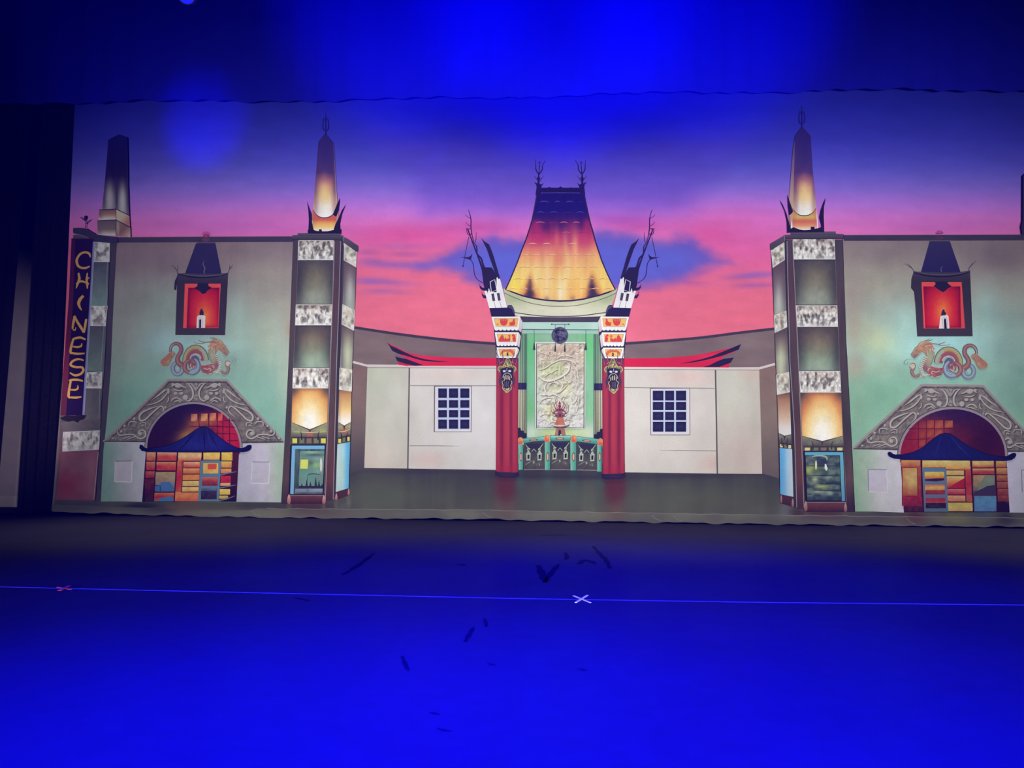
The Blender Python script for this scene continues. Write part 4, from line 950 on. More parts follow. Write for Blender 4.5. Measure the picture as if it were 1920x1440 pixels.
    # blue side panel
    P_ = [(sl(ss[0]), ss[0]), (sr(ss[1]), ss[1]), (sr(sb[1]), sb[1]), (sl(sb[0]), sb[0])]
    x0, x1 = (P_[0][0], P_[1][0])
    t.poly(P_, horz((x0, (184, 204, 208)), (lerp(x0, x1, 0.45), (160, 204, 216)), (lerp(x0, x1, 0.8), (98, 172, 214)), (x1, (104, 164, 204))) if Lf else horz((x0, (92, 160, 214)), (lerp(x0, x1, 0.35), (112, 174, 218)), (lerp(x0, x1, 0.7), (170, 198, 216)), (x1, (184, 200, 214))),
           dab(lerp(x0, x1, 0.3), 880, 6, 30, (196, 206, 160), 0.35 if Lf else 0), vary(0.05, 4, 30, 4), res=2.5)
    t.poly([(sl(sb[0]), sb[0]), (sr(sb[1]), sb[1]), (sr(sbase[1]), sbase[1]), (sl(sbase[0]), sbase[0])], (78, 48, 48), dab(sl(930), sbase[0], 20, 5, (58, 38, 50), 0.8), res=3)
    to = t.build()
    # friezes
    for k, (y0, y1) in enumerate(Fr):
        f = Sheet('frieze_panel', to)
        f.poly(quadx(pl, pr, y0, y1), *friezeops(y0, y1, 2 + k + (0 if Lf else 20)), res=1.4)
        f.frame(quadx(pl, pr, y0 + 0.5, y1 - 0.5, 1), 1.2, (226, 226, 222))
        f.line([(pl(y0), y0 - 0.6), (pr(y0), y0 - 0.6)], 1.2, (52, 46, 48), sm=0)
        f.build()
        f = Sheet('frieze_panel', to)
        P_ = [(sl(S[k][0][0]), S[k][0][0]), (sr(S[k][1][0]), S[k][1][0]), (sr(S[k][1][1]), S[k][1][1]), (sl(S[k][0][1]), S[k][0][1])]
        f.poly(P_, *friezeops(min(S[k][0][0], S[k][1][0]), max(S[k][0][1], S[k][1][1]), 9 + k + (0 if Lf else 20), 0.7), (lambda x, y, Cc: mix(Cc, c3((206, 202, 176)), np.full(len(x), 0.35))), res=1.4)
        f.frame(P_, 1.0, (222, 222, 214))
        f.build()
    # poster case
    pc = Sheet('poster_case', to, 'blue framed poster case')
    P_ = quadx(lambda y: pl(y) - 1.2, lambda y: pr(y) - 1, case0, case1, 3)
    pc.poly(P_, (38, 32, 46))
    c0, c1 = case0 + 1.6, case1 - 1.6
    if Lf:
        bx = lambda y: pl(y) + 2.0; be = lambda y: pr(y) - 3.4
        pc.poly(quadx(bx, be, c0, c1, 3), vert((c0, (116, 176, 214)), (c1, (128, 178, 214))))
        gx = lambda y: pl(y) + 8.2
        pc.poly(quadx(gx, be, c0 + 6.4, c1, 3), (74, 88, 92), dab(558, 880, 5, 60, (52, 64, 72), 0.7), streak((52, 68, 72), (108, 132, 128), 5, 20, 0.4, 3), res=2)
        ix = lambda y: pl(y) + 17.5
        pc.poly(quadx(ix, be, 846, 912, 3), (104, 138, 128), dab(584, 848, 14, 4, (150, 186, 160), 0.8), dab(590, 853, 18, 2.6, (62, 84, 86), 0.8), dab(597, 860, 12, 4, (150, 172, 172), 0.6), dab(592, 872, 9, 6, (156, 190, 116), 0.8), dab(583, 868, 5, 5, (78, 92, 88), 0.7), dab(575, 892, 12, 10, (104, 156, 138), 0.7), dab(596, 884, 8, 5, (140, 178, 168), 0.6), dab(575, 908, 12, 8, (124, 150, 146), 0.6), dab(600, 896, 6, 8, (120, 132, 134), 0.5), res=1.4)
        pc.line([(577, 893), (579, 889.4), (590, 888.6), (601, 889.8)], [0.6, 1.6, 1.6, 0.5], (58, 70, 74), sm=2)
        pc.line([(577, 893), (576, 905)], 1.2, (74, 96, 94), sm=0)
        for x, y in ((566, 906), (575, 898), (582, 902), (592, 893), (598, 900), (604, 906)):
            pc.poly([(x, y), (x + 2.6, 913), (x - 2.6, 913)], (50, 52, 66))
        pc.poly(quadx(ix, be, 911, 915.6, 1), (48, 48, 64))
        pc.poly([(563.8, 861.6), (578, 861.6), (576.8, 879), (562.8, 878.6)], (206, 214, 96), dab(571, 870, 5, 5, (222, 222, 110), 0.6), res=3)
        pc.ell(602, 871.6, 2.4, 13, (206, 206, 198))
        pc.poly(quadx(lambda y: pl(y) + 11, be, 916.4, 926, 1), (126, 138, 156), dab(570, 926, 22, 3, (52, 52, 66), 0.8), dab(600, 925, 12, 2, (66, 66, 82), 0.8), dab(577, 919, 2, 6, (92, 100, 116), 0.7), dab(596, 918, 12, 3, (150, 164, 184), 0.7), res=1.6)
    else:
        bx = lambda y: pl(y) + 2.2; be = lambda y: pr(y) - 2.4
        pc.poly(quadx(bx, be, c0, c1, 3), vert((c0, (98, 164, 196)), (890, (104, 164, 178)), (c1, (96, 142, 184))))
        de = lambda y: pr(y) - 9.6
        pc.poly(quadx(lambda y: pl(y) + 0.5, lambda y: de(y) + 1, c0 + 6, c1, 3), (36, 34, 48))
        pc.poly(quadx(lambda y: pl(y) + 3.0, de, c0 + 7, c1 - 1, 3), (74, 90, 92), streak((42, 52, 62), (110, 128, 116), 12, 7, 0.7, 6), dab(1540, 866, 16, 8, (52, 58, 82), 0.9), dab(1516, 882, 8, 8, (176, 188, 90), 0.85), dab(1525, 877, 14, 5, (160, 170, 110), 0.6), dab(1534, 886, 16, 5, (120, 140, 100), 0.6), dab(1528, 899, 7, 5, (200, 204, 160), 0.8), dab(1552, 895, 8, 3, (150, 166, 150), 0.7), dab(1541, 912, 12, 3.4, (174, 184, 104), 0.85), dab(1533, 922, 10, 3.6, (182, 192, 158), 0.8), dab(1556, 924, 6, 4, (168, 178, 160), 0.8), dab(1545, 934, 30, 5, (44, 56, 74), 0.6), dab(1550, 940, 20, 4, (36, 42, 58), 0.7), dab(1516, 860, 10, 8, (96, 108, 116), 0.5), res=1.6)
        pc.line([(1522, 857), (1528, 855), (1540, 854.6), (1549, 857), (1551, 863)], [0.8, 2.2, 2.2, 3, 1.6], (160, 176, 140))
        for y, xa, xb in ((873, 1509, 1566), (891, 1511, 1572), (906.6, 1535, 1572), (919, 1520, 1572), (926, 1512, 1524)):
            pc.line([(xa, y), ((xa + xb) / 2, y + 0.6), (xb, y + 0.2)], [0.5, 1.8, 0.8], (38, 46, 54), sm=2)
        pc.ell(1530, 872, 1.9, 9, (204, 206, 156)); pc.poly([(1546.6, 870), (1549, 870), (1552, 879), (1549, 883), (1546, 878)], (216, 222, 216))
    pc.build()
    # plinth with four pointed feet
    ft = Sheet('tower_plinth', to)
    ft.poly(quadx(pl, pr, case1, base, 1), vert((case1, (106, 68, 66)), (base - 6, (84, 46, 50)), (base, (58, 38, 50))), vary(0.1, 8, 5, 2), res=3)
    ft.line([(pl(case1), case1 + 1), (pr(case1), case1 + 1)], 1.0, (150, 128, 124), sm=0)
    for x, y0, y1, w in (((541.8, 926, 945, 3.4), (607.4, 928, 945, 3.4), (630.6, 924, 938, 2.4), (653.8, 915.6, 928.6, 2.2)) if Lf else ((1464.8, 927, 943, 2.0), (1486.4, 934, 951, 2.2), (1510.8, 939, 958.6, 3.2), (1585.4, 942, 959.6, 3.0))):
        fo = Sheet('tower_foot', to, 'pale pink pointed foot')
        fo.poly([(x, y0), (x + w * 0.75, y0 + 6), (x + w, lerp(y0, y1, 0.75)), (x + w * 0.6, y1), (x - w * 0.6, y1), (x - w, lerp(y0, y1, 0.75)), (x - w * 0.75, y0 + 6)], vert((y0, (226, 176, 166)), (y1, (150, 92, 94))) if Lf else vert((y0, (196, 158, 148)), (y1, (128, 88, 88))), res=3)
        fo.build()
    ft.build()
    # cap
    cpx = Sheet('tower_cap', to)
    if Lf:
        cpx.poly([(643, 445), (648, 445.4), (671.6, 461), (671.6, 472), (668, 472), (643, 454)], vert((445, (92, 86, 92)), (472, (66, 62, 70))), res=4)
        cpx.poly([(547.6, 441), (558, 440.6), (558, 437), (638.6, 437), (638.6, 441), (643.6, 441.6), (643.6, 449.6), (547.6, 449.6)], vert((437, (98, 92, 98)), (449, (68, 62, 70))), res=4)
        cpx.line([(547.6, 449.6), (643.6, 449.8)], 1.2, (48, 42, 50), sm=0); cpx.line([(558, 441), (638, 441)], 0.8, (62, 56, 64), sm=0); cpx.line([(548, 441.6), (548, 449)], 0.9, (150, 148, 150), sm=0); cpx.line([(643.4, 442), (643.4, 452)], 1.0, (130, 128, 132), sm=0)
    else:
        cpx.poly([(1471, 441.6), (1444.2, 457), (1444.6, 469), (1448, 468.4), (1471, 453)], vert((441, (92, 84, 92)), (469, (70, 64, 72))), res=4)
        cpx.poly([(1470.6, 440.6), (1483, 440), (1483, 434), (1567, 434), (1567, 438), (1581.8, 439), (1581.8, 447.6), (1470.6, 448)], vert((434, (98, 90, 98)), (448, (70, 64, 70))), res=4)
        cpx.line([(1470.6, 448), (1581.8, 447.6)], 1.2, (50, 44, 52), sm=0); cpx.line([(1483, 440), (1567, 439.6)], 0.8, (62, 56, 64), sm=0); cpx.line([(1471, 441), (1471, 452)], 1.0, (140, 134, 138), sm=0)
    cpx.build()
    # spire
    s = Sheet('lit_spire', to, 'obelisk spire glowing white at its foot')
    dx = 0
    if Lf:
        body = [(610, 249.3), (625, 268.3), (628, 330), (630.6, 396), (634, 433), (584, 433), (586.4, 398), (592, 330), (596.7, 266)]
        side = [(624, 267.4), (626, 269.6), (629.4, 330), (634, 398), (636.6, 432), (630.6, 432), (628.6, 398), (626, 330)]
        cx, u0, ub, ur = 608.4, 392, 408.4, 22
    else:
        body = [(1504, 236.7), (1520, 255), (1524, 320), (1531.8, 397), (1534.4, 430), (1482, 431), (1486.6, 396), (1489, 320), (1490.7, 255)]
        side = [(1492, 254), (1487, 277), (1479.6, 372), (1480, 420), (1485.6, 430), (1486.8, 396), (1489, 320)]
        cx, u0, ub, ur = 1508, 390, 404.4, 22
    s.poly(side, vert((255, (86, 66, 110)), (320, (140, 112, 140)), (370, (200, 160, 140)), (400, (214, 170, 140)), (430, (140, 110, 110))), res=4)
    s.poly(body, vert((240, (54, 40, 104)), (270, (60, 46, 118)), (300, (70, 54, 122)), (324, (88, 62, 120)), (336, (166, 106, 122)), (350, (226, 164, 132)), (368, (250, 214, 150)), (386, (252, 244, 232)), (405, (255, 252, 250)), (432, (250, 246, 242))),
           dab(cx - 18, 345, 7, 60, (92, 62, 112), 0.7), dab(cx + 20, 340, 6, 62, (86, 60, 118), 0.7), dab(cx, 330, 7, 8, (176, 104, 112), 0.4), dab(cx, 362, 7, 20, (255, 226, 150), 0.7), dab(cx - 17, 385, 5, 18, (208, 150, 120), 0.5), dab(cx + 18, 385, 5, 16, (224, 160, 120), 0.5), vary(0.04, 5, 30, 3), res=2)
    u = [(cx - ur, u0), (cx - ur * 0.72, lerp(u0, ub, 0.6)), (cx - ur * 0.36, lerp(u0, ub, 0.93)), (cx + 1, ub), (cx + ur * 0.4, lerp(u0, ub, 0.9)), (cx + ur * 0.76, lerp(u0, ub, 0.55)), (cx + ur * 1.02, u0 - 1)]
    s.poly(u + [(cx + ur * 1.06, 412), (cx + ur * 1.1, 431), (cx - ur * 1.0, 431), (cx - ur * 1.04, 412)], vert((u0, (206, 110, 76)), (ub + 3, (214, 96, 78) if Lf else (216, 190, 96)), (ub + 10, (240, 176, 92) if Lf else (214, 108, 82)), (ub + 18, (246, 214, 130) if Lf else (228, 150, 110)), (432, (252, 240, 214))), dab(cx - 20, 412, 5, 12, (190, 110, 80), 0.5), dab(cx + 22, 410, 5, 14, (200, 120, 90), 0.4), res=2)
    s.line(u, [0.5, 1.2, 1.7, 1.8, 1.7, 1.2, 0.5], (70, 50, 66))
    K = (40, 32, 48)
    if Lf:
        s.poly([(577, 431), (584, 429), (592, 432.6), (602, 434.4), (614, 434), (625, 431), (630, 427), (640, 430), (640, 438), (577, 438)], K)
        s.rect(598, 430, 603.4, 435, K)
        s.poly([(575.6, 377), (579, 388), (584, 401), (585, 416), (588, 430), (589, 437), (578, 437), (579, 412), (578, 394)], K)
        s.poly([(637.4, 371.4), (633, 380), (629, 390), (624, 401.6), (627.4, 405), (631, 406), (635, 394), (636.6, 382)], K)
        s.poly([(648.4, 383), (641, 394), (635, 408), (629, 420), (626, 429), (630, 437), (638, 438), (637.6, 420), (641, 402)], K)
        fx, fy = 610.4, 250
    else:
        s.poly([(1480, 430), (1488, 426), (1498, 430), (1508, 431.6), (1520, 430.6), (1532, 428), (1540, 426), (1545, 430), (1545, 435.6), (1477, 436)], K)
        s.rect(1520, 425, 1527.4, 432, K)
        s.poly([(1461.8, 374.4), (1468, 384), (1475, 401), (1479, 416), (1483, 429), (1483, 436), (1476, 437), (1475.4, 416), (1471, 396)], K)
        s.poly([(1476.4, 364.6), (1480, 376), (1487.2, 396.4), (1484, 401), (1479.6, 404), (1477.4, 386)], K)
        s.poly([(1548.6, 371), (1544, 380), (1539, 394), (1536, 408), (1539.4, 420), (1541, 432), (1545.6, 434), (1544.6, 404), (1545, 388)], K)
        fx, fy = 1504, 237
    N = (48, 36, 96)
    s.line([(fx, fy + 2), (fx, fy - 38)], [2, 0.6], N, sm=0)
    for sg_ in (-1, 1):
        s.line([(fx, fy - 4), (fx + sg_ * 5, fy - 9), (fx + sg_ * 5, fy - 22), (fx + sg_ * 3.4, fy - 29)], [1.4, 1.3, 1.0, 0.5], N)
    s.ell(fx, fy - 26, 1.8, 3.4, N)
    s.build()
    return to
tower('L'); tower('R')
# ================================================================== SIDE FACADES
def facade(side):
    Lf = side == 'L'
    w = Sheet('side_facade', root, ('left' if Lf else 'right') + ' teal facade with carved arch, lantern window and dragon')
    if Lf:
        le = edge([(450, 219.5), (566, 213), (695, 207.5), (790, 200), (845, 194), (940, 189)]); re = edge([(450, 549.6), (690, 540.4), (830, 533.4), (945, 527)])
        w.poly([(le(y), y) for y in (452, 566, 695, 790, 845, 940)] + [(re(y), y) for y in (942, 830, 690, 452)],
               vert((450, (136, 112, 118)), (500, (142, 124, 126)), (560, (152, 150, 144)), (620, (156, 174, 164)), (690, (144, 178, 166)), (760, (132, 180, 162)), (835, (128, 172, 156))),
               dab(420, 475, 60, 30, (150, 124, 122), 0.6), dab(300, 480, 70, 30, (126, 106, 116), 0.5), dab(500, 520, 50, 60, (172, 164, 150), 0.7), dab(470, 470, 60, 20, (134, 118, 124), 0.5), dab(250, 560, 60, 40, (136, 136, 134), 0.6), dab(235, 640, 36, 60, (146, 142, 134), 0.7), dab(310, 570, 40, 40, (144, 168, 158), 0.6),
               dab(320, 640, 60, 30, (156, 194, 206), 0.6), dab(380, 648, 70, 16, (168, 214, 214), 0.75), dab(445, 600, 26, 60, (164, 196, 182), 0.6), dab(500, 640, 30, 70, (186, 194, 168), 0.6), dab(540, 600, 16, 60, (168, 160, 142), 0.6), dab(535, 710, 18, 60, (184, 178, 158), 0.6), dab(480, 720, 60, 60, (134, 178, 160), 0.6), dab(545, 620, 8, 14, (176, 136, 116), 0.7), dab(250, 760, 50, 60, (116, 164, 148), 0.6), dab(210, 720, 18, 80, (128, 140, 132), 0.6), dab(300, 710, 50, 40, (130, 166, 156), 0.5),
               streak((120, 130, 128), (172, 180, 168), 9, 70, 0.07, 4), vary(0.06, 44, 34, 6), res=4)
        w.poly([(196, 829), (276, 829), (266.6, 941), (189, 939)], horz((190, (124, 166, 154)), (212, (140, 164, 160)), (235, (166, 170, 178)), (275, (190, 188, 204))), dab(262, 920, 20, 24, (180, 180, 196), 0.5), vary(0.05, 10, 14, 2), res=4)
        w.poly([(448, 832), (533, 832.6), (526.6, 942), (442, 940)], horz((442, (176, 172, 192)), (490, (190, 184, 202)), (515, (180, 186, 184)), (532, (158, 184, 160))), dab(522, 870, 14, 50, (160, 180, 160), 0.5), dab(455, 925, 20, 20, (176, 176, 190), 0.5), vary(0.05, 10, 14, 3), res=4)
        w.line([(196, 828.5), (276, 829)], 1.6, (176, 164, 172), sm=0); w.line([(448, 831.6), (533, 832)], 1.8, (188, 176, 182), sm=0)
        sqs = ((216, 865, 248, 864, 246.6, 904, 214.6, 903), (473.4, 866, 505.8, 866.6, 503.6, 907, 471, 906))
    else:
        le = edge([(447, 1580.4), (640, 1587), (732, 1592), (830, 1597.4), (958, 1603.4)]); re = lambda y: 2082
        w.poly([(le(y), y) for y in (448, 540, 640, 732, 830, 959)] + [(2082, 961), (2082, 440)],
               vert((445, (138, 122, 122)), (500, (154, 144, 136)), (550, (164, 166, 154)), (600, (166, 188, 176)), (660, (158, 196, 182)), (720, (140, 184, 162)), (845, (130, 176, 150))),
               dab(1660, 470, 70, 24, (138, 118, 122), 0.5), dab(1870, 480, 60, 30, (118, 98, 110), 0.6), dab(1650, 530, 60, 30, (178, 174, 152), 0.6), dab(1600, 560, 24, 60, (164, 150, 138), 0.7), dab(1650, 640, 40, 26, (200, 208, 156), 0.85), dab(1625, 620, 30, 30, (182, 186, 156), 0.6), dab(1605, 690, 20, 26, (188, 160, 144), 0.8), dab(1600, 620, 12, 40, (186, 160, 140), 0.5), dab(1650, 690, 30, 20, (176, 190, 160), 0.5),
               dab(1770, 645, 90, 30, (164, 218, 222), 0.85), dab(1700, 610, 30, 50, (172, 216, 206), 0.6), dab(1850, 590, 26, 50, (164, 210, 204), 0.6), dab(1650, 740, 60, 40, (118, 170, 140), 0.6), dab(1612, 760, 22, 60, (128, 164, 138), 0.6), dab(1890, 640, 40, 60, (140, 172, 164), 0.5), dab(1890, 730, 40, 50, (116, 152, 146), 0.5), dab(1790, 710, 90, 20, (136, 186, 174), 0.5),
               streak((120, 130, 124), (172, 182, 162), 12, 50, 0.06, 7), vary(0.06, 44, 34, 8), res=4.5)
        w.poly([(1598.6, 842), (1690, 842.6), (1695, 961), (1604.6, 958)], horz((1598, (132, 168, 140)), (1622, (154, 174, 156)), (1650, (184, 186, 188)), (1695, (198, 192, 204))), dab(1660, 940, 30, 20, (196, 192, 198), 0.5), dab(1625, 860, 20, 20, (150, 172, 150), 0.4), vary(0.05, 10, 14, 5), res=4)
        w.poly([(1886, 845), (2082, 848), (2082, 962), (1892, 961)], horz((1886, (192, 186, 208)), (1935, (180, 180, 196)), (1990, (134, 164, 150)), (2082, (128, 160, 144))), vary(0.05, 10, 14, 6), res=5)
        w.line([(1599, 842), (1690, 842.4)], 1.8, (186, 174, 178), sm=0); w.line([(1886, 845.4), (1960, 846.4)], 1.8, (178, 168, 178), sm=0)
        sqs = ((1627.6, 880, 1662.8, 880.6, 1663.6, 923, 1628.6, 922), (1915.5, 881, 1952, 882, 1953, 925, 1916.5, 924))
    for q in sqs:
        P_ = [(q[0], q[1]), (q[2], q[3]), (q[4], q[5]), (q[6], q[7])]
        w.poly(P_, dab(0, 0, 1, 1, (0, 0, 0), 0), (lambda x, y, Cc: np.tile(c3((186, 182, 198)), (len(x), 1))), dab(P_[1][0], P_[2][1], 24, 24, (190, 180, 190), 0.6), vary(0.04, 8, 8, 2), res=5)
        sh, li = (118, 112, 124), (214, 210, 222)
        if Lf:
            w.line([P_[0], P_[1]], 1.3, sh, sm=0); w.line([P_[1], P_[2]], 1.6, li, sm=0); w.line([P_[3], P_[2]], 1.7, li, sm=0); w.line([P_[0], P_[3]], 1.0, li, sm=0)
        else:
            w.line([P_[0], P_[1]], 1.3, sh, sm=0); w.line([P_[0], P_[3]], 1.3, sh, sm=0); w.line([P_[3], P_[2]], 1.0, li, sm=0); w.line([P_[1], P_[2]], 0.8, li, sm=0)
    if Lf:
        pe = edge([(445, 205.5), (566, 200.5), (690, 194.5), (790, 186), (845, 183.5), (940, 177.5)])
        w.poly([(pe(y), y) for y in (445, 566, 690, 790, 845, 940)] + [(le(y), y) for y in (940, 845, 790, 690, 566, 452)], (74, 66, 72), vary(0.1, 8, 40, 4), res=5)
    o = w.build()
    cn = Sheet('cornice', o)
    if Lf:
        cn.poly([(218, 444.6), (385, 443.6), (548, 443), (549.6, 453.6), (385, 454.2), (219, 455)], (70, 62, 74), vary(0.08, 30, 4, 2), res=6)
        cn.line([(218, 445), (548, 443.4)], 0.9, (100, 84, 100), sm=0)
        cn.poly([(369, 454.4), (375, 457.6), (386, 458.4), (398, 457.4), (406, 454.4)], (92, 76, 94))
        cn.poly([(380, 443.6), (382, 439.6), (386, 438), (390, 439.6), (392, 443.6)], (168, 56, 104)); cn.poly([(383, 443.6), (386, 440.6), (389, 443.6)], (196, 84, 128))
        for a in (200, 230, 255, 285, 310, 340):
            c_, s_ = math.cos(math.radians(a)), math.sin(math.radians(a)); cn.line([(386 + 6 * c_, 443 + 5.5 * s_), (386 + 9.6 * c_, 443 + 9 * s_)], 0.8, (186, 70, 120), sm=0)
        cn.ell(386, 449, 7, 4, (104, 66, 84))
    else:
        cn.poly([(1582, 440.6), (1760, 440.4), (2082, 439.4), (2082, 450), (1760, 451.4), (1582, 451.6)], (68, 60, 72), vary(0.08, 30, 4, 3), res=6)
        cn.line([(1582, 441), (2082, 439.8)], 0.9, (98, 84, 100), sm=0)
        for a in (205, 235, 265, 300, 330):
            c_, s_ = math.cos(math.radians(a)), math.sin(math.radians(a)); cn.line([(1763 + 2 * c_, 440 + 2 * s_), (1763 + 8 * c_, 440 + 8.6 * s_)], 1.0, (160, 70, 130), sm=0)
        cn.ell(1762, 446, 8, 3, (84, 60, 82))
    cn.build()
    # lantern window under its dark chimney
    lw = Sheet('lantern_window', o, 'dark framed lantern window glowing red')
    CH = (52, 46, 84); FR = (66, 57, 64)
    if Lf:
        lw.poly([(367.4, 456), (404, 456), (415.6, 514), (346.6, 514)], CH, vert((456, (56, 48, 82)), (512, (48, 44, 82))), res=8)
        lw.line([(383.6, 488), (380.6, 495), (384, 502), (382.6, 509), (384, 516)], [0.6, 1.6, 2.6, 2.4, 1.8], (98, 92, 108))
        lw.poly([(333, 512.6), (345, 512), (380, 513.4), (415, 512.6), (428, 511.6), (425, 570), (422, 628.4), (328.6, 628.2), (330.6, 570)], FR, vert((512, (70, 62, 72)), (530, (58, 50, 58)), (628, (68, 58, 62))), res=8)
        lw.poly([(333, 514), (331, 520), (327.4, 528), (326.4, 543), (330.6, 544.4), (332.4, 530)], (52, 45, 54))
        lw.line([(334, 514), (355, 518.6), (380, 520.2), (405, 518.4), (427, 513)], [1.2, 2.6, 2.6, 2.4, 1.2], (36, 30, 44))
        lw.line([(334, 512.6), (360, 516.6), (382, 517.4), (408, 516), (427, 511.6)], [1, 2.4, 2.8, 2.4, 1], (88, 82, 94))
        for pts in (((333.4, 513), (331, 506), (326, 500), (321, 496.6)), ((333, 508), (333.6, 502), (333, 496.4)), ((331, 505), (326.6, 503)), ((428, 511.6), (430, 505), (434, 500), (436.8, 496.6)), ((430, 506), (431, 500), (429.6, 496)), ((431.6, 503), (436, 502))):
            lw.line(list(pts), [1.6] + [1.0] * (len(pts) - 2) + [0.4], (70, 62, 70))
        inn = [(346.6, 532), (414, 532), (409.4, 615), (343.4, 615)]
        box = [(353, 539.4), (411.6, 539.4), (408.6, 613.6), (349.6, 615)]
        c = (384, 594)
        pend = [(370.4, 531), (390.4, 531), (391, 536), (397.8, 540), (389, 545), (386, 549.6), (380, 551.6), (374, 546), (363, 540), (369.6, 537)]
        ar = [(368.4, 614.6), (369.4, 594), (373, 590.4), (382, 590.4), (385.2, 593.6), (384.4, 614.6)]; door = [(373.2, 614.6), (373.6, 600), (375.4, 597.6), (377.2, 600), (377, 614.6)]; cap = [(373.8, 591), (374.4, 583.6), (376, 581.4), (376.6, 579), (379.4, 579), (380, 582), (381.6, 584), (382, 591)]
        arc_ = [(371.6, 614), (372, 599), (375.6, 595.8), (379, 598.6), (379.6, 614)]
    else:
        lw.poly([(1743, 452), (1781, 452), (1801.4, 511), (1726.4, 511)], CH, vert((452, (60, 52, 88)), (510, (46, 42, 84))), res=8)
        lw.line([(1768, 499), (1764, 504), (1766, 509)], [0.6, 2.0, 2.6], (92, 88, 110))
        lw.poly([(1713, 509), (1730, 509.6), (1765, 511), (1800, 510), (1819, 507), (1821.4, 570), (1823.8, 630.6), (1719.6, 631), (1716, 570), (1713.6, 547), (1708, 540), (1708.6, 524)], FR, vert((508, (72, 64, 72)), (528, (58, 52, 58)), (631, (64, 57, 60))), res=8)
        lw.line([(1714, 511), (1735, 516.6), (1766, 518.6), (1795, 516.4), (1818, 510)], [1.2, 2.6, 2.6, 2.4, 1.2], (36, 30, 46))
        lw.line([(1714, 508.6), (1738, 513.6), (1766, 515), (1796, 513.4), (1819, 507)], [1, 2.2, 2.6, 2.2, 1], (84, 78, 92))
        for pts in (((1713, 509), (1711, 504), (1705, 499.6), (1695.4, 494.4)), ((1710.6, 504), (1706, 498.6), (1700.6, 494)), ((1816, 507), (1818, 501), (1824, 495), (1830, 488.6)), ((1818.6, 501), (1822, 496), (1824, 492))):
            lw.line(list(pts), [1.6] + [1.0] * (len(pts) - 2) + [0.4], (66, 58, 68))
        inn = [(1727.8, 529), (1803, 529), (1809.4, 615.6), (1732, 615.6)]
        box = [(1731, 537), (1800.6, 537), (1801, 575), (1802.4, 614.4), (1735, 615)]
        c = (1768, 585)
        pend = [(1753, 528), (1776, 528), (1778, 532), (1784.4, 537), (1777, 541), (1773, 545), (1768, 548), (1761, 544), (1757, 541), (1750.6, 536.4), (1754, 533)]
        ar = [(1760.6, 616), (1763, 594), (1766, 591.6), (1775, 590), (1778.4, 593), (1780.4, 616)]; door = [(1770.6, 616), (1769.6, 600), (1771.6, 596), (1774, 599), (1775.4, 616)]; cap = [(1764.4, 592), (1765.6, 584.6), (1767, 582), (1768, 580), (1770.4, 580.4), (1771.4, 584), (1773.4, 586), (1773.4, 591)]
        arc_ = [(1768.4, 615), (1767.4, 598), (1771.4, 594.4), (1775.6, 597.4), (1777.2, 615)]
    lw.poly(inn, (232, 84, 74), dab(inn[2][0], inn[2][1], 30, 40, (200, 70, 64), 0.5), res=6)
    lw.poly(box, rad(c[0], c[1], 34, 62, (0, (236, 132, 62)), (0.25, (228, 96, 52)), (0.55, (212, 54, 50)), (0.85, (190, 34, 48)), (1.15, (150, 26, 48)), (1.5, (96, 20, 44))), vary(0.05, 5, 5, 3), dab(box[0][0] - 1, 580, 3.4, 50, (110, 20, 44), 0.7), dab(box[1][0], 580, 4, 50, (120, 22, 46), 0.7), dab((box[0][0] + box[1][0]) / 2, box[-1][1], 40, 3.6, (104, 18, 40), 0.7), dab(box[0][0] + 4, box[0][1], 12, 5, (120, 20, 44), 0.6), dab(box[1][0] - 4, box[0][1], 12, 5, (110, 20, 44), 0.6), res=2)
    lw.poly(pend, (42, 36, 54))
    lw.poly(ar, (228, 216, 222)); lw.line(arc_, 0.9, (172, 158, 176), sm=3); lw.poly(door, (38, 30, 40)); lw.poly(cap, (48, 44, 58))
    lw.build()

    # carved arch band
    ab = Sheet('carved_arch', o, 'grey arch band carved with scrolls')
    if Lf:
        T = lambda x, y: (x, y)
    else:
        T = lambda x, y: (1599 + (x - 195) * 1.061, 721 + (y - 712.5) * 1.047 + (x - 195) * 0.0105)
    PO = lambda pts: [T(*p) for p in pts]
    cx, cy, rx, ry = 362.6, 840, 87.4, 83
    trap = [(194, 828), (316, 712), (425.5, 712.4), (533, 829.4), (450, 831.5), (430, 786), (300, 784), (275, 829.5)]
    st_ops = [(116, 108, 104), relief(9, 1.6, (156, 148, 140), (72, 65, 64), 3), streak((90, 82, 82), (142, 134, 126), 8, 8, 0.35, 3), dab(*T(300, 760), 40, 30, (108, 98, 92), 0.4), dab(*T(440, 790), 26, 24, (110, 92, 92), 0.5), vary(0.06, 4, 4, 5)]
    ab.poly(PO(trap), *st_ops, res=2.5)
    for a, b_ in zip(trap[:4], trap[1:4]):
        A, B = T(*a), T(*b_)
        ab.line([A, B], 3.6, (150, 140, 140), sm=0)
    off = 3.2
    ab.line(PO([(204, 826.5), (318, 716.6), (423.6, 717), (523, 826.5)]), 1.3, (54, 48, 54), sm=0)
    ab.line(PO([(196, 827.6), (276, 827.4)]), 2.0, (64, 58, 62), sm=0); ab.line(PO([(449, 829), (531, 828.6)]), 2.0, (64, 58, 62), sm=0)
    # relief strokes, measured on a 5.486x enlargement, repeated on both haunches
    Q = lambda pts, f: [T(190 + ((1948 - a) if f else a) / 5.486 + (0 if not f else 0.4), 700 + b_ / 5.486) for a, b_ in pts]
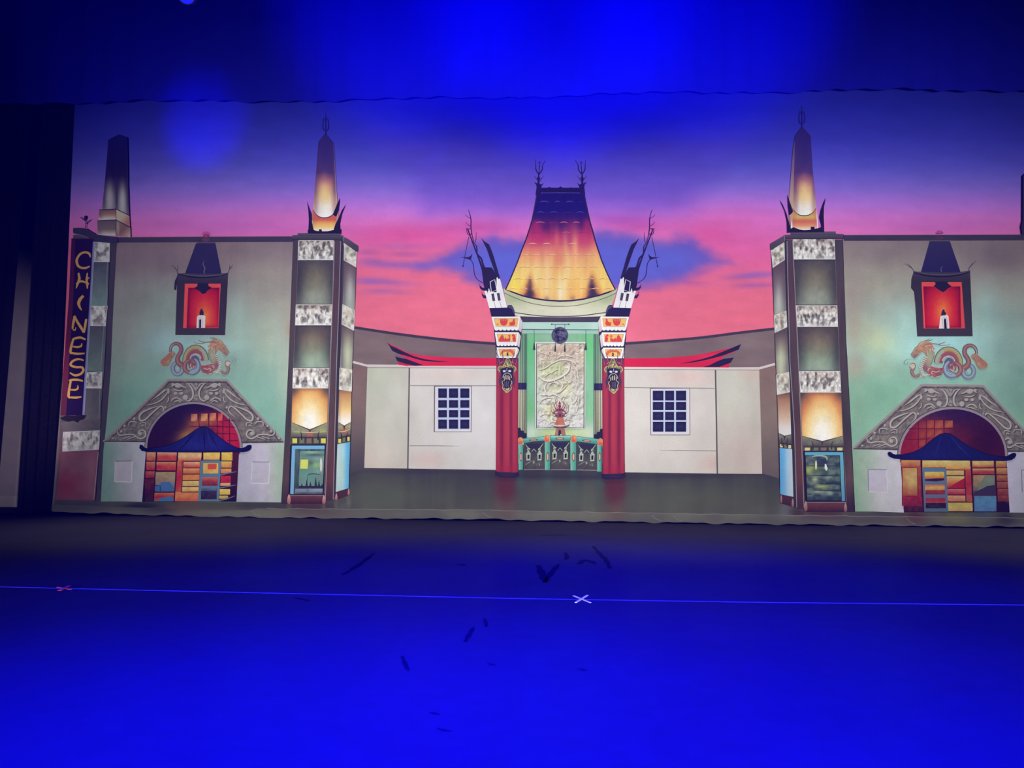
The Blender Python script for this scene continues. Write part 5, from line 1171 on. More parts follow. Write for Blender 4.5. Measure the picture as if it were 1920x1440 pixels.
    strokes = [
        ([(868, 96), (905, 120), (935, 165), (945, 215), (930, 262), (895, 285), (862, 270)], [1.2, 3.4, 4.2, 4.2, 3.6, 3, 2]),
        ([(715, 140), (750, 118), (790, 108), (835, 135), (875, 150)], 3.0), ([(740, 160), (790, 178), (840, 172)], 2.6),
        ([(715, 292), (740, 262), (775, 252), (800, 262), (835, 290)], 3.0), ([(745, 300), (790, 280), (820, 302)], 2.4),
        ([(440, 330), (540, 312), (620, 270), (670, 215), (690, 170)], [0.8, 2.4, 3.2, 2.8, 1.0]), ([(500, 285), (580, 235), (650, 180), (700, 150)], [0.6, 2.2, 2.8, 1.2]), ([(560, 240), (620, 195), (660, 160)], [0.5, 2, 0.6]),
        ([(620, 345), (560, 345), (480, 372), (420, 405), (392, 445), (402, 485), (445, 480), (500, 430), (560, 375), (610, 340), (640, 360), (632, 400), (590, 440), (540, 480)], [2, 3, 3.8, 4.2, 4.4, 4.2, 4, 3.6, 3.4, 3.2, 3.2, 3, 2.2, 0.8]),
        ([(285, 548), (290, 502), (352, 500), (360, 520)], 2.4), ([(275, 552), (365, 548)], 2.4), ([(300, 560), (296, 600)], 2.2), ([(345, 556), (348, 600)], 2.2), ([(275, 578), (370, 576)], 2.0),
        ([(395, 520), (420, 508), (455, 512), (455, 552)], 2.4), ([(400, 545), (425, 530), (430, 548)], 2.0),
        ([(372, 640), (382, 600), (420, 582), (452, 604), (450, 650), (405, 672), (365, 655), (330, 632), (250, 630), (205, 640), (172, 622), (168, 590), (200, 570)], [2.4, 3.2, 3.6, 3.8, 3.6, 3.2, 3, 2.8, 3, 3, 2.8, 2.4, 1.4]),
        ([(215, 676), (280, 655), (300, 650)], 2.0), ([(260, 682), (340, 655), (360, 652)], 2.2), ([(320, 684), (380, 668)], 2.2), ([(150, 680), (200, 660)], 1.6),
        ([(640, 320), (665, 340)], 2.4), ([(660, 300), (690, 335)], 2.4), ([(690, 240), (690, 280), (670, 300)], 2.2), ([(700, 200), (720, 235)], 2.0), ([(880, 110), (920, 105), (950, 140), (975, 180)], 1.8),
        ([(500, 540), (540, 500)], 1.0),
    ]
    blobs = [(735, 112, 16, 14), (790, 128, 34, 22), (764, 206, 20, 16), (822, 206, 22, 16), (865, 248, 28, 28), (338, 468, 14, 16), (240, 542, 13, 13), (205, 596, 14, 16), (400, 620, 22, 22), (660, 350, 12, 14), (120, 668, 14, 10), (690, 185, 14, 26)]
    for f in (0, 1):
        for pts, wd in strokes:
            q = Q(pts, f)
            ab.line([(a + 0.8, b_ + 0.9) for a, b_ in q], [k * 1.05 for k in wd] if isinstance(wd, list) else wd * 1.05, (62, 56, 60), taper=0.15)
        for x, y, a, b_ in blobs:
            p = Q([(x, y)], f)[0]
            ab.ell(p[0] + 0.7, p[1] + 0.8, a / 5.2, b_ / 5.2, (60, 54, 58), n=14)
        for x, y, a, b_ in blobs:
            p = Q([(x, y)], f)[0]
            ab.ell(p[0], p[1], a / 5.486, b_ / 5.486, (158, 152, 148), dab(p[0] - 1, p[1] - 1, a / 9, b_ / 9, (172, 168, 166), 0.8), res=1.6, n=14)
        for pts, wd in strokes:
            ab.line(Q(pts, f), [k * 0.86 for k in wd] if isinstance(wd, list) else wd * 0.86, (158, 151, 145), taper=0.15)
            ab.line([(a - 0.3, b_ - 0.3) for a, b_ in Q(pts, f)], [k * 0.3 for k in wd] if isinstance(wd, list) else wd * 0.3, (184, 178, 170), taper=0.3)
    for pts in ([(950, 105), (985, 172), (1020, 105)], [(985, 120), (985, 150)], [(960, 262), (975, 215), (1000, 240)]):
        ab.line([T(190 + (a - 8) / 5.486, 700 + b_ / 5.486) for a, b_ in pts], 2.2, (142, 138, 138), sm=0)
    for y in (110, 150, 228, 262):
        p = T(190 + 976 / 5.486, 700 + y / 5.486); ab.ell(p[0], p[1], 2.8, 2.4, (146, 140, 140), n=12)
    abo = ab.build()
    # the dark tympanum, lit tiles inside
    ty = Sheet('arch_opening', o, 'dark red arched opening with glowing tiles')
    if Lf:
        EX, EY, RX, RY = 362.8, 841, 87, 83.6
        tops = [(44, 24, 56), vert((755, (40, 26, 62)), (800, (46, 24, 54)), (850, (52, 22, 52))), dab(440, 822, 34, 50, (186, 34, 58), 0.95, 0, 3), dab(418, 800, 20, 26, (196, 44, 56), 0.8), dab(425, 790, 24, 16, (150, 30, 56), 0.6), dab(352, 815, 22, 12, (186, 128, 62), 0.85, -30), dab(366, 796, 16, 12, (150, 74, 60), 0.7, -20), dab(375, 790, 22, 12, (190, 104, 70), 0.6), dab(395, 790, 14, 10, (206, 96, 66), 0.6), dab(400, 778, 30, 8, (90, 30, 56), 0.6), vary(0.10, 5, 5, 3)]
        tiles = [(364, 783, 11.5, 13.5, (196, 132, 92)), (383, 782.5, 12.5, 14, (206, 146, 88)), (399, 781.5, 12, 14.5, (204, 130, 80)), (413.5, 782, 9.5, 13.5, (214, 88, 74))]
        grid = [[(356, 800), (412, 799)], [(372, 780), (374, 802)], [(391.4, 778), (391.4, 800)], [(407.4, 778), (407.4, 824)], [(418, 778), (418, 826)], [(405, 812), (442, 814)], [(404, 800), (440, 801)], [(420, 788), (440, 789)], [(430, 784), (431, 836)], [(426, 826), (446, 826)]]
    else:
        EX, EY, RX, RY = 1786.4, 856, 98.4, 89
        tops = [(50, 22, 50), vert((766, (46, 28, 66)), (800, (62, 26, 52)), (850, (76, 26, 48))), dab(1712, 840, 40, 46, (146, 34, 50), 0.95, 0, 3), dab(1740, 810, 40, 34, (140, 44, 48), 0.8), dab(1752, 800, 26, 22, (178, 78, 50), 0.75), dab(1700, 810, 16, 30, (104, 26, 48), 0.5), dab(1810, 820, 18, 16, (112, 34, 46), 0.5), dab(1850, 830, 34, 34, (50, 20, 46), 0.8), dab(1780, 788, 50, 8, (58, 28, 58), 0.7), dab(1760, 776, 60, 10, (44, 28, 66), 0.7), vary(0.10, 5, 5, 5)]
        tiles = [(1744.6, 796, 13, 16, (186, 84, 54)), (1760.6, 796, 15, 16, (192, 92, 58)), (1779, 795, 15, 13, (186, 104, 64)), (1744, 812, 13, 14, (180, 78, 52)), (1759.6, 812, 13, 14, (186, 88, 56)), (1729, 814, 12, 16, (168, 64, 50)), (1729, 830, 12, 14, (176, 72, 48))]
        grid = [[(1704, 804), (1800, 804)], [(1700, 824), (1742, 823)], [(1722, 790), (1722, 840)], [(1737, 786), (1737, 836)], [(1752, 786), (1752, 816)], [(1770, 786), (1770, 812)], [(1790, 790), (1791, 812)]]
    opening = [(EX - RX * math.cos(a), EY - RY * math.sin(a)) for a in [math.pi * k / 30 for k in range(31)]]
    opening = [(opening[0][0], EY + 10)] + opening + [(opening[-1][0], EY + 10)]
    ty.line([(p[0] + (p[0] - EX) * 0.02, p[1] + (p[1] - EY) * 0.022) for p in opening[1:-1]], 5.0, (144, 132, 138), sm=0)
    ty.line([(p[0] + (p[0] - EX) * 0.052, p[1] + (p[1] - EY) * 0.055) for p in opening[1:-1]], 1.2, (72, 64, 70), sm=0)
    ty.poly(opening, *tops, res=2.5)
    for x, y, a, b_, col in tiles:
        if not Lf: col = tuple(int(q * 0.82) for q in col)
        ty.rect(x - a / 2, y - b_ / 2, x + a / 2, y + b_ / 2, col, dab(x, y + 1, a * 0.4, b_ * 0.4, tuple(min(255, k + 20) for k in col), 0.7), dab(x - a / 2, y - b_ / 2, a * 0.6, b_ * 0.5, (120, 40, 56), 0.6), dab(x + a / 2, y + b_ / 2, a * .35, b_ * .3, (130, 46, 56), 0.5), res=1.6)
    for g in grid:
        ty.line(g, 1.5, (78, 24, 48) if Lf else (84, 28, 44), sm=0)
    ty.build()
    # doors
    dr = Sheet('entrance_doors', o, 'glowing panelled entrance doors in red, gold and blue')
    RE = (190, 44, 52); GOLD = (232, 192, 96); ORG = (216, 122, 68); BL = (96, 130, 160); DKR = (58, 24, 46); NV = (36, 28, 52); TAN = (196, 172, 134)
    if not Lf: dr.post = [lambda x, y, Cc: np.clip(Cc * 0.90, 0, 1)]
    D = (lambda a, b_: (260 + a / 6.86, 740 + b_ / 6.86)) if Lf else (lambda a, b_: (1660 + a / 6.546, 750 + b_ / 6.546))
    def pan(a0, b0, a1, b1, top, bot, mid=None, glow=None, sl=0.0):
        p = [D(a0, b0), D(a1, b0), D(a1 - sl * 0, b1), D(a0, b1)]
        ys = (p[0][1], p[2][1])
        ops = [vert((ys[0], top), *([(lerp(ys[0], ys[1], 0.5), mid)] if mid else []), (ys[1], bot))]
        if glow: ops.append(dab(lerp(p[0][0], p[1][0], 0.65), lerp(ys[0], ys[1], 0.45), (p[1][0] - p[0][0]) * 0.35, (ys[1] - ys[0]) * 0.35, glow, 0.75))
        ops.append(streak((150, 60, 50), (240, 200, 130), 6, 5, 0.10, int(a0) % 17)); ops.append(vary(0.07, 5, 4, int(b0) % 13))
        dr.poly(p, *ops, res=2)
    if Lf:
        dr.poly([D(92, 730), D(1290, 730), D(1256, 1378), D(44, 1378)], DKR, vert((848, (80, 30, 46)), (900, (64, 26, 46)), (941, (38, 22, 44))), res=4)
        lean = 0
        pan(102, 740, 222, 850, (222, 170, 128), (190, 80, 62)); pan(98, 862, 218, 970, (206, 130, 96), (170, 44, 56)); pan(88, 985, 205, 1070, (196, 92, 80), (140, 34, 52)); pan(80, 1085, 200, 1370, (92, 26, 50), (40, 24, 46))
        pan(238, 740, 492, 850, (226, 190, 150), (196, 72, 62), (200, 70, 62)); pan(230, 866, 482, 975, (226, 170, 130), (190, 52, 60), (184, 40, 56), (206, 96, 72)); pan(215, 995, 474, 1245, (168, 152, 110), (70, 104, 156), (150, 132, 116)); pan(195, 1262, 462, 1372, (206, 116, 72), (120, 100, 110), (176, 46, 56))
        dr.poly([D(285, 1130), D(400, 1120), D(440, 1180), D(430, 1240), D(200, 1240), D(205, 1165), D(280, 1165)], (70, 108, 170), dab(*D(330, 1180), 12, 8, (84, 124, 184), 0.6), res=3)
        dr.line([D(205, 1168), D(275, 1165), D(278, 1240)], 1.2, (46, 40, 70), sm=0); dr.poly([D(270, 1330), D(400, 1310), D(455, 1330), D(450, 1372), D(270, 1372)], (74, 118, 168)); 
        pan(508, 740, 812, 852, (228, 184, 112), (208, 100, 60), (228, 190, 140)); pan(470, 852, 570, 1250, (214, 110, 62), (198, 78, 60), (184, 32, 58)); pan(466, 1250, 768, 1372, (222, 140, 80), (200, 82, 60), (220, 130, 76)); pan(548, 850, 800, 1262, (150, 60, 50), (170, 90, 56))
        for k, (a, b_) in enumerate(((866, 940), (950, 1018), (1032, 1098), (1110, 1174), (1190, 1246))):
            pan(576 - k * 4, a, 786 - k * 4, b_, ((232, 200, 150), (226, 170, 100), (226, 150, 80), (226, 204, 110), (230, 210, 120))[k], ((196, 56, 54), (190, 84, 54), (220, 130, 64), (220, 180, 120), (224, 170, 90))[k])
            dr.line([D(566 - k * 4, b_ + 4), D(786 - k * 4, b_ + 2)], 1.1, (74, 34, 42), sm=0)
        dr.line([D(574, 858), D(548, 1256)], 1.2, (80, 34, 42), sm=0); dr.line([D(574, 858), D(800, 854)], 1.1, (80, 34, 42), sm=0)
        # blue framed leaf
        dr.poly([D(800, 845), D(1062, 840), D(1030, 1372), D(762, 1372)], BL, vert((862, (104, 128, 140)), (900, (90, 124, 156)), (941, (104, 124, 144))), res=4)
        pan(832, 738, 1045, 835, (236, 206, 80), (222, 166, 110), (234, 200, 88)); pan(830, 880, 1024, 1014, (226, 190, 100), (226, 184, 92), (228, 184, 96)); dr.poly([D(885, 890), D(1005, 886), D(1000, 958), D(890, 962)], (214, 92, 52), dab(*D(945, 925), 8, 5, (206, 76, 46), 0.7), res=3)
        pan(816, 1060, 1016, 1172, (208, 120, 90), (110, 34, 52), (150, 46, 58)); pan(806, 1186, 1008, 1250, (96, 132, 168), (56, 62, 100)); pan(800, 1240, 1004, 1345, (44, 42, 84), (34, 26, 48))
        pan(1066, 738, 1206, 850, (234, 204, 84), (214, 170, 66), (226, 190, 78)); pan(1062, 858, 1196, 940, (232, 196, 90), (206, 130, 70)); pan(1058, 952, 1192, 1010, (222, 150, 84), (206, 128, 84)); pan(1055, 1045, 1184, 1135, (186, 34, 58), (180, 30, 54)); pan(1050, 1138, 1180, 1172, (228, 190, 130), (222, 150, 100)); pan(1042, 1215, 1176, 1290, (230, 204, 90), (214, 180, 76)); pan(1036, 1298, 1150, 1340, (220, 190, 84), (190, 160, 70))
        for q in (((1040, 1035), (1150, 1010), (1258, 990)), ((1030, 1200), (1150, 1180), (1255, 1160)), ((1030, 1365), (1150, 1335), (1240, 1300))):
            dr.line([D(*p) for p in q], [2.6, 2.2, 1.0], (98, 110, 134))
        dr.line([D(1046, 860), D(1020, 1366)], 2.4, (100, 132, 160), sm=0)
        vs = [((228, 735), (190, 1378)), ((500, 735), (456, 1378)), ((820, 735), (810, 850)), ((1054, 735), (1048, 850))]
        hs = [((95, 856), (490, 858)), ((90, 978), (480, 980)), ((80, 1078), (205, 1078)), ((190, 1252), (460, 1252)), ((1050, 852), (1206, 852)), ((1055, 944), (1196, 944)), ((1040, 1292), (1176, 1290))]
    else:
        dr.poly([D(188, 730), D(1488, 735), D(1526, 1378), D(230, 1378)], DKR, vert((862, (120, 40, 48)), (930, (104, 36, 48)), (960, (56, 28, 44))), res=4)
        pan(195, 740, 430, 820, (220, 168, 92), (176, 78, 56)); pan(205, 820, 436, 1300, (170, 74, 54), (150, 34, 54), (158, 60, 56)); pan(215, 835, 392, 1172, (206, 160, 92), (170, 84, 58), (196, 150, 90), (222, 196, 120)); pan(235, 1190, 450, 1300, (158, 32, 60), (120, 28, 54)); pan(235, 1300, 460, 1370, (84, 26, 50), (58, 26, 48))
        dr.line([D(218, 828), D(392, 828), D(404, 1182), D(240, 1180)], 1.3, (92, 34, 44), sm=0)
        pan(455, 742, 1040, 828, (228, 210, 130), (216, 160, 84), (222, 196, 110)); pan(740, 815, 1060, 860, (222, 180, 100), (206, 130, 70))
        dr.poly([D(450, 832), D(740, 838), D(768, 1372), D(470, 1372)], BL, vert((876, (92, 128, 158)), (920, (112, 116, 144)), (960, (92, 112, 134))), res=4)
        pan(482, 882, 722, 962, (226, 204, 92), (206, 110, 62), (226, 190, 84)); dr.poly([D(484, 975), D(600, 962), D(722, 960), D(722, 985), D(620, 1000), D(490, 992)], (64, 32, 46))
        pan(488, 1040, 728, 1110, (206, 110, 76), (200, 140, 70), (222, 180, 92)); pan(494, 1105, 732, 1160, (170, 50, 52), (120, 44, 66)); pan(496, 1205, 738, 1260, (150, 40, 58), (186, 50, 56)); pan(496, 1262, 745, 1330, (40, 28, 46), (34, 28, 56))
        pan(750, 865, 965, 922, (214, 198, 130), (214, 180, 84)); pan(754, 936, 970, 1080, (222, 206, 130), (176, 44, 54), (206, 130, 66)); dr.poly([D(970, 960), D(970, 1080), D(770, 1080), D(860, 1020)], (176, 40, 52), dab(*D(960, 1070), 8, 8, (160, 30, 52), 0.6), res=3); pan(758, 1092, 980, 1160, (206, 120, 110), (170, 40, 62)); pan(762, 1172, 985, 1245, (220, 170, 120), (196, 120, 84)); pan(768, 1260, 1072, 1365, (196, 180, 84), (206, 170, 96), (210, 190, 100))
        pan(985, 850, 1058, 1245, (186, 70, 56), (180, 90, 76), (176, 36, 56)); pan(1002, 1170, 1070, 1250, (196, 96, 84), (176, 80, 64))
        for q in (((750, 928), (968, 930)), ((758, 1084), (980, 1086)), ((762, 1166), (982, 1166)), ((768, 1250), (1072, 1256))):
            dr.line([D(*p) for p in q], 1.3, (84, 30, 44), sm=0)
        dr.line([D(740, 858), D(972, 858), D(990, 1246)], 1.8, (92, 30, 44), sm=0)
        pan(1068, 748, 1330, 830, (220, 190, 120), (180, 70, 58), (210, 180, 100)); pan(1072, 842, 1336, 912, (214, 180, 120), (150, 46, 54), (180, 70, 62)); pan(1078, 922, 1342, 1165, (176, 140, 96), (70, 62, 86), (140, 130, 100)); dr.poly([D(1342, 925), D(1342, 1040), D(1240, 1060), D(1120, 1120), D(1180, 1000), D(1220, 930)], (122, 130, 112), dab(*D(1290, 980), 10, 8, (140, 150, 132), 0.6), res=3)
        dr.poly([D(1085, 1130), D(1200, 1085), D(1250, 1055), D(1300, 1050), D(1350, 1040), D(1352, 1168), D(1088, 1168)], (62, 56, 82)); pan(1092, 1178, 1362, 1368, (84, 142, 188), (76, 128, 190), (82, 140, 196))
        for k in range(6):
            pan(1358 + k * 5, 750 + k * 84, 1485 + k * 6, 828 + k * 84, ((214, 180, 90), (204, 160, 84), (190, 120, 70), (172, 90, 60), (160, 76, 58), (150, 66, 56))[k], ((180, 96, 60), (170, 90, 60), (140, 66, 52), (130, 56, 50), (130, 54, 50), (110, 46, 48))[k])
        dr.poly([D(1370, 1255), D(1460, 1240), D(1520, 1290), D(1526, 1378), D(1385, 1378)], (42, 26, 50))
        vs = [((440, 735), (470, 1378)), ((1050, 738), (1082, 1378)), ((1345, 738), (1378, 1378)), ((740, 838), (768, 1372))]
        hs = [((1060, 834), (1500, 832)), ((1065, 916), (1500, 918)), ((1352, 1000), (1500, 1000)), ((1360, 1085), (1512, 1085))]
    for a, b_ in vs:
        dr.line([D(*a), D(*b_)], 2.2, (52, 26, 42) if not (not Lf and a[0] == 740) else (96, 122, 150), sm=0)
    for a, b_ in hs:
        dr.line([D(*a), D(*b_)], 1.5, (66, 28, 40), sm=0)
    dr.build()
    # dark blue canopy
    ca = Sheet('pagoda_canopy', o, 'dark blue canopy roof with upturned tips')
    if Lf:
        top = [(262, 834), (264.6, 833.6), (268, 835.4), (271, 839.4), (276, 840.6), (295, 839), (314, 835.4), (332, 828), (350, 817.4), (366, 806.4), (374, 801.6), (382, 800), (390, 802), (400, 810), (412, 820), (424, 829), (436, 836), (446, 840), (454, 841), (459, 838.6), (464, 834.6), (468, 833.6), (471.6, 835), (472, 838.6), (470, 843), (464, 846.6), (456, 848)]
        bot = [(440, 848), (380, 848.6), (310, 848.2), (276, 847.6), (266, 845.6), (261, 840)]
        fold = [(382, 803, 384, 846, 2.6, (22, 20, 66)), (366, 808, 336, 845, 2.6, (24, 20, 70)), (392, 806, 410, 845, 2.4, (26, 22, 72)), (374, 806, 352, 845, 2.4, (38, 40, 124)), (388, 806, 398, 845, 2.2, (44, 46, 124)), (350, 820, 312, 845, 2.0, (30, 30, 100)), (402, 816, 436, 845, 2.0, (36, 38, 116))]
        cxx = 382
    else:
        top = [(1664.4, 849), (1667, 847), (1670.6, 847.4), (1674, 850.6), (1680, 852.6), (1692, 852.4), (1712, 848), (1728, 840.6), (1740, 831), (1752, 821), (1762, 814.4), (1772, 812), (1782, 813.4), (1792, 820), (1804, 829), (1820, 839), (1838, 847), (1856, 853), (1872, 855.4), (1886, 855.6), (1892, 853), (1898, 849.6), (1902, 849), (1905.6, 850.6), (1905.6, 854), (1902.6, 859), (1896, 863), (1886, 864.4)]
        bot = [(1868, 864), (1790, 863.6), (1720, 862.4), (1692, 861.6), (1676, 860), (1668, 856.6), (1664.6, 852.6)]
        fold = [(1772, 815, 1776, 861, 2.6, (28, 28, 80)), (1760, 818, 1738, 860, 3, (30, 30, 84)), (1782, 816, 1820, 860, 3, (38, 40, 104)), (1764, 818, 1752, 860, 3, (36, 38, 100)), (1790, 822, 1850, 860, 2.4, (26, 28, 84))]
        cxx = 1772
    yb = max(p[1] for p in top + bot)
    ca.poly(top + bot, (32, 32, 106) if Lf else (27, 28, 86), dab(cxx - 20, yb - 14, 26, 12, (42, 46, 134) if Lf else (32, 34, 96), 0.8), dab(cxx + 22, yb - 14, 16, 14, (40, 44, 128) if Lf else (30, 32, 90), 0.6), dab(cxx, 806, 10, 10, (34, 34, 80), 0.6), dab(top[0][0] + 4, yb - 8, 24, 12, (22, 18, 56), 0.9), dab(top[-6][0], yb - 10, 24, 12, (20, 18, 52), 0.9), dab(cxx, yb, 130, 3.4, (22, 18, 52), 0.8), vary(0.10, 5, 5, 4), res=2.4)
    for x0, y0, x1, y1, wd, col in fold:
        ca.line([(x0, y0), (lerp(x0, x1, 0.45), lerp(y0, y1, 0.5)), (x1, y1 - 2)], [0.4, wd, 0.5], col)
    ca.line(top[4:20], 1.2, (20, 16, 50), sm=0)
    ca.build()

    # the dragon: written for the left facade (12x enlargement), mirrored for the right
    dg = Sheet('painted_dragon', o, 'coiling dragon with rainbow back and orange head')
    if Lf:
        E = lambda a, b_: (290 + a / 12, 620 + b_ / 12)
    else:
        E = lambda a, b_: (1708 + (430 - (290 + a / 12)) * 1.112, 634.6 + (620 + b_ / 12 - 631.5) * 1.035)
    def G(*q): return [E(a, b_) for a, b_ in q]
    k = 1.0 if Lf else 1.09
    dg.post = [lambda x, y, Cc: mix(Cc, c3((150, 138, 128)), np.full(len(x), 0.30))]
    OUT = (84, 92, 100)
    def tube(pts, w, cols, out=OUT):
        q = G(*pts)
        ws = [i * k for i in w]
        dg.line(q, [i + 1.4 for i in ws], out)
        n = len(cols)
        for j, col in enumerate(cols):
            f = 1 - j / n
            dg.line([(a - 0.25 * j, b_ - 0.25 * j) for a, b_ in q], [i * f for i in ws], col)
    # tail plume
    dg.poly(G((360, 470), (300, 520), (230, 590), (160, 650), (125, 710), (160, 780), (230, 805), (300, 790), (345, 730), (380, 640), (430, 580), (460, 520), (410, 470)), (176, 122, 92), dab(*E(260, 620), 7, 6, (190, 102, 70), 0.8, -35), dab(*E(180, 720), 6, 4, (176, 96, 74), 0.6), dab(*E(310, 700), 3, 4, (196, 200, 180), 0.6), dab(*E(420, 520), 4, 4, (170, 150, 110), 0.6), streak((150, 84, 64), (206, 156, 116), 3, 5, 0.3, 3), res=1.4, sm=3)
    for q in (((350, 500), (260, 600), (170, 690)), ((380, 520), (300, 640), (220, 740)), ((400, 560), (350, 660), (280, 760))):
        dg.line(G(*q), [1.2, 0.9, 0.3], (142, 84, 70))
    # rainbow back (thick arc built of bands)
    def arcpts(cx_, cy_, r, a0, a1, n=14):
        return [(cx_ + r * math.cos(math.radians(lerp(a0, a1, i / n))), cy_ - r * 1.30 * math.sin(math.radians(lerp(a0, a1, i / n)))) for i in range(n + 1)]
    for r, wd, col in ((262, 8.4, (78, 84, 72)), (250, 7.4, (172, 170, 104)), (222, 6, (176, 160, 98)), (205, 5, (164, 110, 84)), (180, 7.2, (150, 66, 78)), (150, 6, (142, 56, 74)), (128, 2.2, (118, 60, 88))):
        dg.line(G(*arcpts(920, 690, r, 4, 186)), wd * k * 0.72, col, sm=2)
    dg.line(G(*arcpts(920, 690, 236, 2, 66)), 5 * k, (156, 182, 166), sm=2); dg.line(G(*arcpts(920, 690, 205, 2, 40)), 3 * k, (160, 150, 132), sm=2)
    for i in range(13):
        a = math.radians(lerp(12, 172, i / 12)); p = E(920 + 122 * math.cos(a), 640 - 118 * math.sin(a))
        dg.ell(p[0], p[1], 1.1 * k, 1.2 * k, (212, 210, 222), n=8)
    dg.poly(G((820, 620), (860, 570), (920, 555), (970, 590), (1000, 640), (1000, 760), (820, 760)), (72, 74, 110))
    # tail tube with blue loop
    tube([(520, 700), (450, 740), (405, 830), (430, 940), (510, 985), (590, 950), (625, 860), (590, 790), (540, 760)], [4, 5.5, 6, 6, 6, 6, 6, 6, 5], [(104, 126, 160), (128, 152, 192), (150, 174, 206)])
    dg.ell(*E(520, 850), 2.7 * k, 3.8 * k, (160, 200, 208)); 
    tube([(350, 480), (355, 400), (390, 330), (470, 290), (560, 320), (595, 400), (580, 490), (530, 570), (510, 650), (540, 730), (620, 790)], [3, 3.6, 4.4, 5.4, 6.2, 6.4, 6.4, 6.6, 7.4, 8.6, 9], [(112, 66, 76), (142, 80, 82), (168, 104, 94)], (88, 78, 84))
    dg.line(G((352, 500), (352, 420), (380, 350), (440, 300)), [1.2, 2.2, 2.4, 0.8], (142, 168, 150))
    # blue coil and red haunch
    tube([(900, 640), (960, 700), (985, 800), (950, 900), (860, 955), (760, 940)], [4, 6, 7, 7.4, 7, 5], [(92, 112, 158), (116, 142, 192), (150, 180, 216)])
    tube([(790, 660), (700, 720), (670, 820), (700, 900), (770, 950)], [4, 6, 7, 6.4, 5], [(120, 62, 74), (156, 86, 84), (176, 112, 100)], (92, 66, 78))
    dg.poly(G((760, 700), (820, 650), (900, 660), (925, 740), (900, 830), (830, 870), (770, 820)), (132, 66, 76), streak((100, 50, 66), (176, 112, 104), 3, 3, 0.6, 4), res=1.2, sm=3)
    for q in (((820, 740), (805, 800), (850, 850)), ((870, 700), (880, 720)), ((800, 860), (850, 840), (890, 800))):
        dg.line(G(*q), 1.2 * k, (222, 208, 206))
    dg.line(G((760, 900), (850, 870), (930, 880)), 1.2, (92, 112, 160)); dg.line(G((780, 930), (860, 910), (950, 860)), 1.2, (170, 196, 226))
    # chest, neck, belly plates
    dg.poly(G((1210, 430), (1290, 400), (1350, 470), (1390, 560), (1430, 660), (1430, 780), (1380, 870), (1290, 860), (1300, 740), (1270, 690), (1230, 590), (1200, 500)), (150, 150, 126), dab(*E(1400, 760), 6 * k, 8 * k, (132, 68, 90), 0.95), dab(*E(1300, 560), 5 * k, 9 * k, (176, 188, 150), 0.7), dab(*E(1340, 680), 5, 6, (166, 150, 110), 0.5), dab(*E(1360, 820), 5, 5, (120, 62, 88), 0.7), res=1.4, sm=3)
    dg.line(G((1205, 500), (1240, 610), (1280, 720)), 1.0, (86, 92, 88))
    for i in range(11):
        t_ = i / 10
        x = np.interp(t_, [0, .3, .6, .8, 1], [1380, 1440, 1480, 1470, 1420]); y = lerp(540, 930, t_)
        dg.line(G((x - 34, y + 14), (x, y + 8), (x + 38, y - 10)), [1.2 * k, 2.4 * k, 1.2 * k], (226, 220, 204)); dg.line(G((x - 30, y + 30), (x + 30, y + 8)), 0.7, (120, 96, 92), sm=0)
    # fore haunch
    dg.poly(G((1030, 780), (1120, 765), (1220, 745), (1300, 760), (1370, 830), (1330, 900), (1290, 960), (1200, 975), (1110, 960), (1040, 890)), (150, 64, 70), streak((120, 46, 62), (186, 110, 100), 4, 3, 0.5, 7), dab(*E(1150, 920), 6, 3, (122, 54, 70), 0.6), res=1.3, sm=3)
    for q, wd in ((((1100, 840), (1170, 870), (1250, 845)), 1.3), (((1240, 850), (1270, 880), (1240, 910)), 1.2), (((1280, 780), (1320, 800), (1340, 840)), 1.4), (((1100, 950), (1130, 970), (1170, 975)), 1.2), (((1230, 970), (1280, 960)), 1.1), (((1040, 770), (1150, 770), (1280, 730)), 1.0), (((1300, 930), (1380, 920), (1450, 930)), 1.6), (((1380, 960), (1440, 940), (1500, 980)), 1.2)):
        dg.line(G(*q), wd * k, (218, 198, 188))
    # raised claw
    tube([(1500, 910), (1560, 960), (1630, 930), (1660, 850), (1620, 780), (1600, 720)], [2, 3.4, 3.6, 3.6, 3.4, 3], [(140, 76, 74), (176, 122, 110)], (112, 78, 78))
    dg.ell(*E(1650, 740), 4.6 * k, 4.4 * k, (206, 200, 178)); dg.line(G((1590, 760), (1600, 690), (1650, 680)), 1.4 * k, (150, 92, 84)); dg.line(G((1650, 690), (1690, 690)), 1.2, (120, 92, 92)); dg.line(G((1670, 770), (1710, 770)), 1.2, (120, 92, 92))
    dg.line(G((1640, 605), (1720, 590), (1790, 620), (1815, 670), (1780, 705), (1740, 680), (1750, 650)), [0.4, 0.8, 1, 1, 0.9, 0.8, 0.5], (134, 158, 158))
    # head, mane, antlers
    dg.line(G((880, 268), (960, 285), (1060, 288), (1150, 262), (1250, 252)), [0.6, 1.2, 1.6, 2.0, 2.6], (150, 106, 92)); dg.line(G((980, 215), (1040, 240), (1110, 262)), [0.6, 1.3, 1.4], (140, 96, 86))
    dg.line(G((1240, 150), (1280, 180), (1340, 190)), [0.6, 1.4, 1.6], (120, 108, 96)); dg.line(G((1300, 140), (1350, 180), (1400, 190)), [0.6, 1.3, 1.8], (120, 104, 92))
